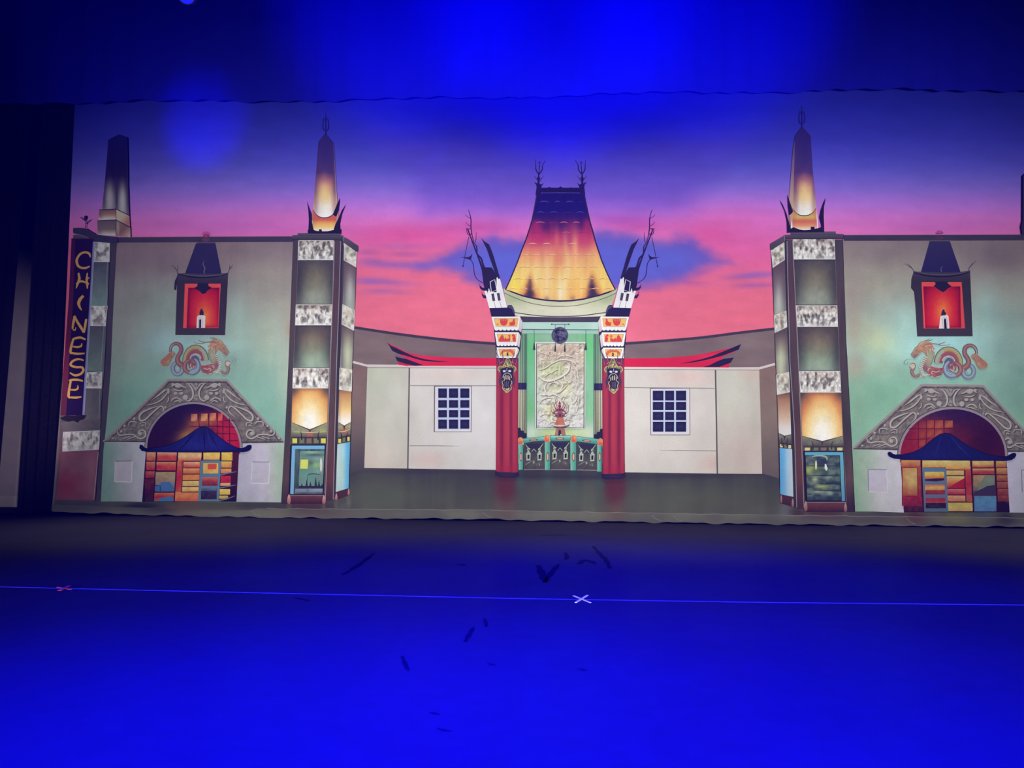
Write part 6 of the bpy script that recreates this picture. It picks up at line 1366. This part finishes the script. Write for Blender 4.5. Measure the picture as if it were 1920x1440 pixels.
    dg.poly(G((1250, 240), (1300, 215), (1380, 195), (1440, 195), (1500, 230), (1540, 290), (1600, 350), (1640, 420), (1680, 490), (1640, 530), (1610, 575), (1560, 540), (1500, 480), (1440, 430), (1390, 470), (1360, 500), (1330, 420), (1270, 400), (1200, 450), (1215, 380), (1190, 370), (1235, 310)), (184, 130, 96), dab(*E(1580, 470), 5.4 * k, 5 * k, (122, 102, 104), 0.95, 40), dab(*E(1620, 520), 3, 3, (110, 96, 100), 0.7), dab(*E(1420, 230), 7, 3, (206, 160, 124), 0.6), dab(*E(1480, 360), 6, 4, (206, 150, 92), 0.7), dab(*E(1330, 270), 7, 3, (160, 106, 84), 0.6), dab(*E(1560, 390), 3, 2.4, (84, 66, 60), 0.7), streak((140, 88, 70), (216, 172, 132), 3, 3, 0.35, 9), res=1.1, sm=2)
    for q, col, wd in ((((1240, 260), (1340, 255), (1430, 290)), (132, 82, 70), 1.0), (((1260, 300), (1350, 300), (1420, 340)), (222, 184, 140), 1.2), (((1480, 300), (1400, 330), (1350, 400)), (140, 88, 72), 1.0), (((1530, 330), (1590, 380), (1640, 440)), (222, 170, 110), 1.0), (((1250, 330), (1235, 380), (1200, 430)), (232, 216, 186), 1.3), (((1300, 350), (1290, 400), (1310, 430)), (236, 220, 190), 1.3), (((1350, 390), (1340, 450), (1360, 500)), (214, 190, 140), 1.2), (((1520, 480), (1580, 510), (1620, 560)), (84, 74, 80), 1.0), (((1560, 440), (1620, 470), (1670, 500)), (150, 132, 132), 1.0), (((1400, 200), (1470, 240), (1520, 300)), (226, 190, 150), 1.0)):
        dg.line(G(*q), wd * k, col, taper=0.4)
    dg.build()
    return o
facade('L'); facade('R')

# ================================================================== FAR LEFT TOWER with the vertical sign, and the stub of its twin at far right
ft = Sheet('sign_tower', root, 'far left tower with vertical lettered sign and twin-lit spire')
tl = edge([(430, 138), (560, 131), (690, 121), (790, 113), (850, 110), (938, 103)]); trr = edge([(445, 206), (566, 200.5), (690, 194.5), (790, 186), (845, 183.5), (940, 177.5)])
ft.poly([(tl(y), y) for y in (440, 560, 690, 790, 850, 938)] + [(trr(y) + 1, y) for y in (940, 845, 790, 690, 566, 446)],
        vert((440, (82, 80, 92)), (560, (96, 104, 108)), (700, (96, 104, 104)), (780, (90, 86, 88)), (850, (120, 84, 92)), (938, (104, 76, 84))), res=5)
pl_ = edge([(455, 173), (574, 168.4), (700, 162.6), (780, 158)]); pr_ = edge([(455, 206), (574, 201), (700, 191), (808, 188)])
for y0, y1, c0, c1 in ((491, 573, (84, 84, 92), (122, 148, 144)), (611, 695, (88, 86, 88), (112, 132, 124)), (728, 806, (96, 92, 94), (110, 106, 106))):
    ft.poly(quadx(pl_, pr_, y0, y1), vert((y0, c0), (lerp(y0, y1, 0.5), tuple((a + b_) / 2 for a, b_ in zip(c0, c1))), (y1, c1)), vary(0.08, 8, 8, 3), res=4)
    ft.line([(pr_(y0) - 3, y0), (pr_(y1) - 3, y1)], 1.0, (140, 138, 150), sm=0)
ft.poly([(117, 848), (185, 845), (176.6, 937), (104, 937)], (138, 84, 94), dab(125, 910, 24, 26, (150, 60, 70), 0.8), dab(150, 870, 40, 16, (140, 104, 114), 0.5), dab(172, 900, 10, 40, (150, 110, 116), 0.5), vary(0.08, 12, 12, 2), res=4)
ft.poly([(114, 792), (187, 784), (188, 806), (118, 811)], (104, 96, 98), vary(0.1, 12, 6, 3), res=4)
ft.line([(184.4, 848), (176, 936)], 1.2, (166, 150, 160), sm=0)
fto = ft.build()
for k, q in enumerate((((172.6, 455), (206, 453), (205, 491), (172, 490.6)), ((168.6, 574), (201.4, 574), (197.8, 611), (167.6, 610.6)), ((163, 699), (191.4, 697), (190, 728), (161, 727.6)), ((118.8, 810.4), (187.6, 807.4), (185.4, 842.6), (117, 846.4)))):
    f = Sheet('frieze_panel', fto)
    f.poly(list(q), *friezeops(q[0][1], q[2][1], 40 + k, 0.0), (lambda x, y, Cc: mix(Cc, c3((176, 174, 188)), np.full(len(x), 0.30))), res=1.4)
    f.frame(list(q), 1.2, (206, 204, 216))
    f.build()
sp = Sheet('lit_spire', fto, 'broad spire with two lights at its foot')
sp.poly([(191, 394), (195.6, 350), (200, 300), (203, 262), (222, 252), (239, 258), (240, 300), (240.6, 350), (242.4, 404), (217.6, 394)], vert((255, (34, 30, 108)), (300, (36, 28, 84)), (330, (42, 32, 76)), (350, (78, 66, 92)), (370, (120, 110, 124)), (396, (150, 142, 150))),
        dab(205.6, 374, 7, 30, (196, 188, 196), 0.9, 0, 2.6), dab(229.6, 378, 6, 32, (206, 200, 208), 0.9, 0, 2.6), dab(218.6, 370, 2.4, 40, (64, 52, 72), 0.85), dab(240.6, 370, 3, 50, (60, 48, 72), 0.8), dab(195, 368, 3, 30, (76, 60, 84), 0.7), res=2.4)
sp.poly([(186.4, 394), (217.6, 392.6), (217.8, 412), (184, 413.6)], vert((393, (130, 92, 90)), (402, (176, 130, 110)), (410, (220, 214, 216)), (414, (200, 190, 190))), dab(188, 402, 5, 8, (130, 84, 88), 0.6), res=2)
sp.poly([(217.6, 392.6), (242.6, 404), (244, 426), (217.8, 412)], lin((218, 398), (240, 416), (0, (206, 196, 160)), (0.5, (206, 190, 170)), (1, (180, 120, 104))), res=2.4)
sp.poly([(182.4, 413.6), (217.8, 412), (217.6, 442), (183, 440.6)], vert((413, (112, 92, 96)), (430, (132, 112, 106)), (440, (214, 206, 206))), dab(186, 428, 6, 16, (120, 96, 104), 0.6), res=2)
sp.poly([(217.8, 412), (244.4, 426), (244.8, 445), (217.6, 442)], lin((218, 412), (244, 440), (0, (150, 124, 112)), (0.6, (136, 100, 94)), (1, (200, 170, 150))), dab(221, 428, 3, 16, (196, 178, 166), 0.7), res=2)
for q in (((186, 393.6), (217.6, 392), (242.8, 404)), ((182.6, 414), (217.8, 412.4), (244.4, 426.4)), ((217.6, 394), (217.6, 442))):
    sp.line(list(q), 1.6 if q[0][0] != 217.6 else 1.0, (56, 44, 60), sm=0)
sp.build()
cp2 = Sheet('tower_cap', fto)
cp2.poly([(137, 427.4), (150, 427), (163, 428.6), (181, 440), (205, 443), (220.6, 444.4), (221, 456), (205, 455.6), (176, 453), (160, 444), (137, 437)], (62, 56, 80), vary(0.1, 12, 5, 2), res=5)
cp2.line([(138, 437.6), (158, 442.6), (176, 452)], 1.1, (120, 116, 140), sm=0)
for pts in (((160, 427), (161, 418), (159, 411)), ((161, 420), (166, 415), (170, 412)), ((160, 414), (154, 410), (151, 407))):
    cp2.line(list(pts), 1.2, (44, 34, 72))
cp2.ell(160, 408, 2.4, 4, (44, 34, 72))
cp2.build()
# the sign
sg = Sheet('vertical_sign', fto, 'dark vertical sign reading CHINESE in gold brush letters')
s_l = edge([(447, 134), (560, 129), (690, 119), (787, 112.4)]); s_r = edge([(452, 176), (560, 170), (690, 161.4), (777, 156)])
sg.poly(quadx(s_l, s_r, 447, 779, 6), (86, 34, 56), vert((447, (70, 30, 60)), (600, (92, 36, 58)), (700, (112, 42, 60)), (780, (92, 42, 58))), res=6)
sg.poly(quadx(lambda y: s_l(y) + np.interp(y, [450, 780], [7, 11]), lambda y: s_r(y), 449, 779, 6), (40, 24, 66), dab(150, 620, 20, 120, (32, 20, 56), 0.6), res=6)
sg.line([(s_r(y), y) for y in (453, 560, 690, 778)], 3.4, (132, 136, 190), sm=0)
sg.line([(s_r(y) + 1.6, y) for y in (453, 560, 690, 778)], 0.8, (176, 180, 216), sm=0)
sg.poly([(112, 784), (124, 779), (140, 780), (152, 777), (162, 779), (158, 786), (150, 788), (146, 793), (138, 789), (128, 791), (118, 788)], (44, 34, 46))
GL = (214, 160, 86)
Z = lambda *q: [(80 + a / 4.8, 420 + b_ / 4.8) for a, b_ in q]
W_ = lambda *q: [(80 + a / 4, 690 + b_ / 4) for a, b_ in q]
lt = Sheet('sign_lettering', fto, 'gold brush letters C H I N E S E')
lt.line(Z((428, 300), (420, 268), (385, 255), (345, 266), (316, 300), (306, 335), (318, 375), (350, 395), (390, 395), (424, 380)), [1.6, 4.4, 4, 4, 4.4, 4.8, 4.6, 4, 4, 2.4], GL)
lt.line(Z((322, 440), (330, 490), (318, 530), (300, 580)), [3.4, 5, 4.6, 1.4], GL); lt.line(Z((300, 540), (350, 515), (418, 540)), [2.4, 3.8, 2.6], GL); lt.line(Z((402, 440), (396, 500), (400, 540), (402, 582)), [2, 4.2, 4.2, 2], GL)
lt.line(Z((398, 500), (420, 480)), 2, GL, sm=0)
lt.line(Z((366, 645), (336, 680), (324, 715), (334, 750), (352, 778)), [4.6, 6, 6, 4, 0.8], GL)
lt.line(Z((268, 945), (276, 890), (290, 830)), [3, 4.6, 5.4], GL); lt.line(Z((286, 825), (312, 880), (344, 930), (372, 975)), [2.4, 4.6, 5, 4.8], GL); lt.line(Z((372, 980), (382, 920), (392, 855)), [2.6, 4.6, 4], GL); lt.line(Z((270, 950), (290, 955), (300, 930)), [2, 2.6, 1.4], GL)
lt.line(Z((386, 1040), (340, 1022), (290, 1030), (266, 1042)), [3.2, 4.2, 4.4, 3], GL); lt.line(Z((276, 1036), (260, 1090), (250, 1150), (262, 1166)), [3.6, 4.6, 4.6, 3.4], GL); lt.line(Z((258, 1160), (310, 1168), (378, 1164)), [3.6, 4.4, 2.4], GL); lt.line(Z((270, 1102), (310, 1108), (346, 1098), (352, 1072)), [2.4, 3.8, 3.6, 1.6], GL)
lt.line(Z((370, 1228), (320, 1216), (268, 1236), (252, 1270), (300, 1288), (352, 1290), (366, 1318), (340, 1350), (290, 1362), (244, 1338)), [2.4, 3.8, 4.2, 4.4, 4.2, 4.2, 4.6, 4.2, 4.2, 2], GL)
lt.line(W_((302, 98), (260, 88), (212, 90), (200, 100)), [3, 4.2, 4.2, 3], GL); lt.line(W_((212, 94), (202, 140), (194, 210), (206, 224)), [3.6, 4.6, 4.6, 3.2], GL); lt.line(W_((200, 220), (250, 222), (290, 216)), [3.4, 4.2, 2.4], GL); lt.line(W_((206, 162), (244, 164), (264, 152), (262, 130)), [2.4, 3.6, 3.4, 1.4], GL)
sgo = sg.build()
lt.build()
st = Sheet('far_spire', root, 'dark edge of a spire at the far right')
st.poly([(1916.5, 441), (1914.5, 425), (1917, 415), (1917.5, 330), (1950, 300), (1990, 330), (1996, 441)], (52, 42, 74), vert((330, (52, 40, 86)), (441, (60, 48, 66))), res=8)
st.build()
# ================================================================== THE STAGE
def mesh_obj(name, V, F, m, parent=None, smooth_=False):
    me = bpy.data.meshes.new(name)
    me.from_pydata([tuple(v) for v in V], [], F)
    me.materials.append(m)
    if smooth_:
        for p in me.polygons: p.use_smooth = True
    me.update()
    o = bpy.data.objects.new(name, me)
    C.objects.link(o)
    if parent: o.parent = parent
    return o

def box(x0, y0, z0, x1, y1, z1):
    V = [(x, y, z) for x in (x0, x1) for y in (y0, y1) for z in (z0, z1)]
    return V, [[0, 1, 3, 2], [4, 6, 7, 5], [0, 4, 5, 1], [2, 3, 7, 6], [0, 2, 6, 4], [1, 5, 7, 3]]

# stage floor: black painted boards, scuffed, half-gloss
FLOORM, nt, b = mat('black_stage_floor')
tc = nt.nodes.new('ShaderNodeTexCoord')
na = nt.nodes.new('ShaderNodeTexNoise'); na.inputs['Scale'].default_value = 0.55; na.inputs['Detail'].default_value = 5; na.inputs['Roughness'].default_value = 0.6
nb = nt.nodes.new('ShaderNodeTexNoise'); nb.inputs['Scale'].default_value = 9; nb.inputs['Detail'].default_value = 6
ra = nt.nodes.new('ShaderNodeMapRange'); ra.inputs['From Min'].default_value = 0.3; ra.inputs['From Max'].default_value = 0.7; ra.inputs['To Min'].default_value = 0.86; ra.inputs['To Max'].default_value = 1.12
rb = nt.nodes.new('ShaderNodeMapRange'); rb.inputs['From Min'].default_value = 0.3; rb.inputs['From Max'].default_value = 0.7; rb.inputs['To Min'].default_value = 0.95; rb.inputs['To Max'].default_value = 1.05
mm = nt.nodes.new('ShaderNodeMath'); mm.operation = 'MULTIPLY'
vs_ = nt.nodes.new('ShaderNodeVectorMath'); vs_.operation = 'SCALE'; vs_.inputs[0].default_value = (0.030, 0.026, 0.037)
L = nt.links.new
L(tc.outputs['Object'], na.inputs['Vector']); L(tc.outputs['Object'], nb.inputs['Vector'])
L(na.outputs['Fac'], ra.inputs['Value']); L(nb.outputs['Fac'], rb.inputs['Value'])
L(ra.outputs['Result'], mm.inputs[0]); L(rb.outputs['Result'], mm.inputs[1]); L(mm.outputs[0], vs_.inputs['Scale'])
nt.nodes.remove(b)
df = nt.nodes.new('ShaderNodeBsdfDiffuse'); gl = nt.nodes.new('ShaderNodeBsdfGlossy'); mxs = nt.nodes.new('ShaderNodeMixShader')
gl.inputs['Roughness'].default_value = 0.33
mxs.inputs[0].default_value = 0.011
L(vs_.outputs['Vector'], df.inputs['Color']); L(df.outputs[0], mxs.inputs[1]); L(gl.outputs[0], mxs.inputs[2])
L(mxs.outputs[0], nt.nodes['Material Output'].inputs['Surface'])
V, F = box(-16, -17, -0.2, 16, 4.2, 0.0)
fl = mesh_obj('floor', V, F, FLOORM); fl['kind'] = 'structure'

# upstage wall seen past the left end of the drop
WALLM = plain('grey_back_wall', (0.34, 0.30, 0.33), 0.9, 0.1, 0.08, 3.0)
V, F = box(-16, 2.0, 0.0, 16, 2.2, 14.0)
wb = mesh_obj('wall_back', V, F, WALLM); wb['kind'] = 'structure'
SEAM = plain('dark_seam', (0.03, 0.03, 0.035), 0.9, 0.1)
p0, p1 = on_y(20, 237, 1.99), on_y(120, 238, 1.99)
V, F = box(-16, 1.985, p0.z - 0.035, 16, 2.0, p0.z + 0.035)
s_ = mesh_obj('trim_1', V, F, SEAM); s_['kind'] = 'structure'
BASEM = plain('pale_skirting', (0.42, 0.40, 0.40), 0.8, 0.15, 0.06, 6)
V, F = box(-16, 1.955, 0.0, 16, 2.0, 0.22)
s_ = mesh_obj('baseboard_back', V, F, BASEM); s_['kind'] = 'structure'

CEILM = plain('black_grid_ceiling', (0.012, 0.012, 0.014), 0.9, 0.05, 0.2, 5)
V, F = box(-16, -17, 14.0, 16, 4.2, 14.2)
ce = mesh_obj('ceiling', V, F, CEILM); ce['kind'] = 'structure'
# black masking legs and border, soft pleated velour
VEL = plain('black_velour', (0.007, 0.006, 0.009), 0.95, 0.02, 0.25, 30)
def curtain(name, pts_top, pts_bot, n, amp, wave, m, seed=1):
    """pleated cloth between a top and a bottom polyline (world points)"""
    V, F = [], []
    rows = 10
    r = random.Random(seed)
    ph = r.uniform(0, 6)
    for j in range(rows + 1):
        v = j / rows
        for i in range(n + 1):
            u = i / n
            a = pts_top[0].lerp(pts_top[1], u); c = pts_bot[0].lerp(pts_bot[1], u)
            p = a.lerp(c, v)
            d = amp * math.sin(u * wave + ph + 0.35 * math.sin(u * wave * 0.37)) * (0.5 + 0.5 * v)
            V.append((p.x, p.y + d, p.z))
    for j in range(rows):
        for i in range(n):
            k = j * (n + 1) + i
            F.append([k, k + 1, k + n + 2, k + n + 1])
    return mesh_obj(name, V, F, m, None, True)
def P3(px, py, Y): return on_y(px, py, Y)
def at_floor(px, py, Y):
    p = on_y(px, py, Y); p.z = 0.012; return p
lg = curtain('leg_curtain', (P3(96, -60, 0.62), P3(210, -60, 0.62)), (at_floor(33.5, 950, 0.62), at_floor(150, 950, 0.62)), 60, 0.03, 40, VEL, 2)
tag(lg, 'black masking curtain hanging between the pale back wall and the drop', 'curtain', 'black masking curtains')
lg2 = curtain('leg_curtain', (P3(-170, -60, 1.2), P3(80, -60, 1.2)), (at_floor(-300, 950, 1.2), at_floor(-8, 950, 1.2)), 80, 0.03, 60, VEL, 5)  # slanted edge cut to imitate the shadow falloff along the wall
tag(lg2, 'outermost black curtain at the far left edge, left of the pale wall strip', 'curtain', 'black masking curtains')
# border hanging in front of the top of the drop
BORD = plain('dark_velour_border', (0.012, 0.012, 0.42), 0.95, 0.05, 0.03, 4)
yb = -0.3
xs = list(range(-260, 2200, 12))
V, F = [], []
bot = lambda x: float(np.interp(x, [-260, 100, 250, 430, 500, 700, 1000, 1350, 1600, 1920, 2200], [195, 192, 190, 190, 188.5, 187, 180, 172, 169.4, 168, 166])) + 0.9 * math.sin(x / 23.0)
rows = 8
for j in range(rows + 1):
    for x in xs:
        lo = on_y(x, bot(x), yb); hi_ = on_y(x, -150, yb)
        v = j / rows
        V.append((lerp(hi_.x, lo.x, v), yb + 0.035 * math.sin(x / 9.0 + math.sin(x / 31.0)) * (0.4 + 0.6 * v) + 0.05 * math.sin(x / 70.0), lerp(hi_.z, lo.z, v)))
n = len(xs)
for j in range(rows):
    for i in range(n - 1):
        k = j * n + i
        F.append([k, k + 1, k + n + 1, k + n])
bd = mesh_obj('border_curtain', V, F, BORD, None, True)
tag(bd, 'long black border curtain across the top, washed in deep blue light', 'curtain')

# tape on the floor
TAPE = plain('pale_blue_tape', (0.30, 0.30, 0.50), 0.7, 0.2, 0.1, 30)
cen = [on_floor(x, y) for x, y in ((-120, 1097.4), (0, 1100.6), (240, 1106.4), (560, 1113.6), (960, 1122.4), (1400, 1129.4), (1920, 1134.8), (2060, 1136))]
V, F = [], []
for i, p in enumerate(cen):
    V += [(p.x, p.y - 0.012, 0.0012), (p.x, p.y + 0.012, 0.0012)]
for i in range(len(cen) - 1):
    F.append([2 * i, 2 * i + 2, 2 * i + 3, 2 * i + 1])
tl_ = mesh_obj('floor_tape_line', V, F, TAPE)
tag(tl_, 'thin blue line of tape running across the whole stage floor', 'tape')
def strip(name, pa, pb, w, m, parent=None, z=0.002):
    a, b_ = on_floor(*pa), on_floor(*pb)
    d = (b_ - a).normalized(); nrm = Vector((-d.y, d.x, 0)) * w / 2
    V = [a + nrm, a - nrm, b_ - nrm, b_ + nrm]
    V = [(v.x, v.y, z) for v in V] + [(v.x, v.y, 0.0002) for v in V]
    return mesh_obj(name, V, [[0, 1, 2, 3], [4, 7, 6, 5], [0, 4, 5, 1], [1, 5, 6, 2], [2, 6, 7, 3], [3, 7, 4, 0]], m, parent)
LAV = plain('lavender_spike_tape', (0.85, 0.85, 0.85), 0.6, 0.3)
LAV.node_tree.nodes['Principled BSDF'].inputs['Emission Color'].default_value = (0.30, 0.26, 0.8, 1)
LAV.node_tree.nodes['Principled BSDF'].inputs['Emission Strength'].default_value = 0.6  # glow added to the tape, standing in for missing white light
REDT = plain('red_spike_tape', (0.7, 0.06, 0.08), 0.6, 0.3, 0.05, 40)
em = bpy.data.objects.new('spike_mark', None); C.objects.link(em); em.location = on_floor(1090, 1124); em.empty_display_size = 0.1
tag(em, 'pale lavender X of tape on the blue line, near the middle of the stage', 'tape mark')
def child(o, e):
    o.parent = e; o.matrix_parent_inverse = Matrix.Translation(-e.location)
child(strip('tape_strip', (1075.5, 1117.4), (1107, 1130.4), 0.015, LAV, z=0.0030), em)
child(strip('tape_strip', (1101.5, 1116.6), (1079.6, 1130.2), 0.015, LAV, z=0.0038), em)
em2 = bpy.data.objects.new('spike_mark', None); C.objects.link(em2); em2.location = on_floor(120, 1104); em2.empty_display_size = 0.1
tag(em2, 'small dim red tape mark on the blue line at far left', 'tape mark')
child(strip('tape_strip', (112, 1107.5), (130, 1098.5), 0.026, REDT, z=0.0030), em2)
child(strip('tape_strip', (108, 1101.5), (133, 1105.5), 0.018, REDT, z=0.0038), em2)

# scuffs and rubbed patches of the floor paint
SCUFF = plain('worn_scuff', (0.017, 0.014, 0.019), 0.95, 0.0, 0.3, 40)
def scuff(pts, w):
    q = smooth(pts, 4)
    V, F = [], []
    P_ = [on_floor(*p) for p in q]
    for i, p in enumerate(P_):
        a = P_[max(i - 1, 0)]; b_ = P_[min(i + 1, len(P_) - 1)]
        d = (b_ - a); d.z = 0; d.normalize()
        t = i / (len(P_) - 1)
        ww = w * (0.5 + 0.5 * math.sin(math.pi * min(max(t, 0.04), 0.96)) + 0.25 * math.sin(i * 2.3)) / 2
        V += [(p.x - d.y * ww, p.y + d.x * ww, 0.0006), (p.x + d.y * ww, p.y - d.x * ww, 0.0006)]
    for i in range(len(P_) - 1):
        F.append([2 * i, 2 * i + 1, 2 * i + 3, 2 * i + 2])
    o = mesh_obj('scuff_mark', V, F, SCUFF, fl)
for pts, w in ([((642, 1078), (672, 1060), (702, 1037))], [((1009, 1060), (1016, 1075), (1022, 1092))], [((1022, 1092), (1034, 1074), (1048, 1058))], [((1086, 1058), (1098, 1050), (1118, 1058))], [((1112, 1024), (1126, 1040), (1136, 1050), (1144, 1066))], [((1060, 1036), (1063, 1044), (1061, 1050))], [((1012, 1005), (1040, 1003), (1064, 1004))],
               [((856, 1058), (866, 1059), (872, 1061))], [((552, 1121), (568, 1124), (582, 1127))], [((872, 1204), (880, 1190), (888, 1176))], [((908, 1160), (911, 1168), (912, 1176))], [((754, 1230), (760, 1246), (766, 1258))], [((914, 1244), (922, 1246), (928, 1248))], [((806, 1336), (816, 1338), (824, 1340))], [((820, 1366), (834, 1370), (848, 1371))], [((1640, 1056), (1645, 1057), (1650, 1058))], [((1082, 1254), (1092, 1256), (1100, 1258))]) if False else [
    (((642, 1078), (672, 1060), (702, 1037)), 0.05), (((1009, 1060), (1016, 1075), (1022, 1092)), 0.07), (((1022, 1092), (1034, 1074), (1048, 1058)), 0.055), (((1086, 1058), (1098, 1050), (1118, 1058)), 0.07), (((1112, 1024), (1126, 1040), (1136, 1050), (1144, 1066)), 0.055), (((1060, 1036), (1063, 1044), (1061, 1050)), 0.05), (((1012, 1005), (1040, 1003), (1064, 1004)), 0.06),
    (((856, 1058), (866, 1059), (872, 1061)), 0.05), (((552, 1121), (568, 1124), (582, 1127)), 0.03), (((872, 1204), (880, 1190), (888, 1176)), 0.03), (((908, 1160), (911, 1168), (912, 1176)), 0.022), (((754, 1230), (760, 1246), (766, 1258)), 0.022), (((914, 1244), (922, 1246), (928, 1248)), 0.02), (((806, 1336), (816, 1338), (824, 1340)), 0.016), (((820, 1366), (834, 1370), (848, 1371)), 0.014), (((1640, 1056), (1645, 1057), (1650, 1058)), 0.03), (((1082, 1254), (1092, 1256), (1100, 1258)), 0.02)]:
    scuff(pts, w)

# a lantern hung at the top of the frame, its blue lens just in view
LENS, nt, b = mat('blue_lens')
b.inputs['Base Color'].default_value = (0.02, 0.03, 0.6, 1)
b.inputs['Emission Color'].default_value = (0.01, 0.012, 1, 1)
b.inputs['Emission Strength'].default_value = 1.2
CAN = plain('black_lamp_housing', (0.02, 0.02, 0.022), 0.5, 0.3, 0.1, 20)
e = bpy.data.objects.new('stage_lamp', None); C.objects.link(e); e.location = on_y(350, -9, -3.4)
tag(e, 'stage lamp with blue lens peeping in at the top left edge', 'stage light')
def lathe(prof, n=24):
    V, F = [], []
    for r, z in prof:
        for k in range(n):
            a = 2 * math.pi * k / n
            V.append((r * math.cos(a), r * math.sin(a), z))
    for j in range(len(prof) - 1):
        for k in range(n):
            F.append([j * n + k, j * n + (k + 1) % n, (j + 1) * n + (k + 1) % n, (j + 1) * n + k])
    return V, F
tilt = Matrix.Rotation(math.radians(-62), 4, 'X') @ Matrix.Rotation(math.radians(-14), 4, 'Y')
def place(o):
    o.parent = e; o.matrix_local = tilt
V, F = lathe([(0.05, 0.34), (0.09, 0.32), (0.105, 0.2), (0.11, 0.0), (0.125, -0.02), (0.125, -0.045), (0.112, -0.045), (0.108, -0.02)])
place(mesh_obj('lamp_housing', V, F, CAN, None, True))
V, F = lathe([(0.108, -0.02), (0.08, -0.05), (0.04, -0.066), (0.001, -0.07)])
place(mesh_obj('lens', V, F, LENS, None, True))
yk = []
V, F = [], []
for k in range(13):
    a = math.pi * k / 12
    x, z = 0.15 * math.cos(a), 0.14 + 0.24 * math.sin(a)
    V += [(x, -0.015, z), (x, 0.015, z), (x * 0.95, 0.015, z * 0.985), (x * 0.95, -0.015, z * 0.985)]
for k in range(12):
    for q in range(4):
        F.append([4 * k + q, 4 * k + (q + 1) % 4, 4 * k + 4 + (q + 1) % 4, 4 * k + 4 + q])
place(mesh_obj('yoke', V, F, CAN))

top_ = 14.0 - e.location.z
V, F = lathe([(0.001, 0.36), (0.022, 0.36), (0.022, top_), (0.001, top_)], 12)
o = mesh_obj('hanging_pole', V, F, CAN); o.parent = e
# ================================================================== LIGHT
def spot(name, loc, aim, watts, col, deg, blend=1.0, size=0.15, sx=1.0):
    l = bpy.data.lights.new(name, 'SPOT'); l.energy = watts; l.color = col
    l.spot_size = math.radians(deg); l.spot_blend = blend; l.shadow_soft_size = size
    o = bpy.data.objects.new(name, l); C.objects.link(o)
    o.location = loc
    o.rotation_euler = (Vector(aim) - Vector(loc)).to_track_quat('-Z', 'Y').to_euler()
    o.scale = (sx, 1, 1)
    return o
W = bpy.data.worlds.new('dark_house'); sc.world = W; W.use_nodes = True
W.node_tree.nodes['Background'].inputs['Color'].default_value = (0.0, 0.0, 1.0, 1)
W.node_tree.nodes['Background'].inputs['Strength'].default_value = 0.0

NEU = (1.0, 0.985, 0.97)
for x in (-5.7, -3.75, -1.65, 0.5, 2.7, 4.9, 7.4):
    spot('front_light', (x * 0.95, -16.0, 0.35), (x, 0, 3.2), 2950, NEU, 42, 1.0, 0.25)
BLUE = (0.0, 0.0, 1.0)
f0 = on_floor(930, 1400)
spot('floor_wash', (f0.x, f0.y - 0.9, 4.6), (f0.x, f0.y - 0.7, 0), 16000, BLUE, 84, 1.0, 0.3)
spot('floor_wash', (f0.x + 0.6, -7.6, 6.5), (f0.x + 0.6, -7.6, 0), 11500, BLUE, 94, 1.0, 0.3)
for px, py, wt, cone in ((760, 0, 3500, 36), (1050, 20, 4800, 38), (1330, 0, 3500, 36), (250, -40, 330, 44), (700, -60, 340, 44), (1150, -60, 340, 44), (1600, -40, 230, 44)):
    t = on_y(px, py, yb)
    spot('top_wash', (t.x * 0.9, -7.0, 3.4), (t.x, yb, t.z), wt, BLUE, cone, 1.0, 0.3)
w0 = on_y(33, 860, 2.0); w1 = on_y(46, 800, -3.0)
spot('wall_strip_fill', (w1.x, -3.0, w1.z + 0.3), (w0.x - 0.9, 2.0, w0.z + 1.1), 420, (1.0, 0.86, 0.95), 54, 1.0, 0.05)  # unseen spot added to brighten the pale strip of back wall
for x in (-4.6, 0.8, 6.2):
    spot('hem_floor_fill', (x, -1.7, 7.0), (x, -1.9, 0), 1250, NEU, 62, 1.0, 0.2)  # overhead spots added to lift the floor to grey along the hem
t = on_y(385, 225)
spot('blue_special', (t.x - 0.6, -5.0, 3.0), t, 1300, BLUE, 17, 1.0, 0.1)
for px, py, wt, cone in ((850, 150, 500, 7), (1085, 190, 650, 7), (1160, 120, 400, 7)):
    t = on_y(px, py, yb)
    spot('blue_beam', (t.x + 1.6, -2.2, t.z + 4.6), (t.x, yb, t.z), wt, BLUE, cone, 1.0, 0.05)
# theatre haze in the air, picking up the blue beams
nt = W.node_tree
vol = nt.nodes.new('ShaderNodeVolumeScatter')
vol.inputs['Color'].default_value = (0.0, 0.0, 1.0, 1)
vol.inputs['Density'].default_value = 0.0009
vol.inputs['Anisotropy'].default_value = 0.2
nt.links.new(vol.outputs[0], nt.nodes['World Output'].inputs['Volume'])
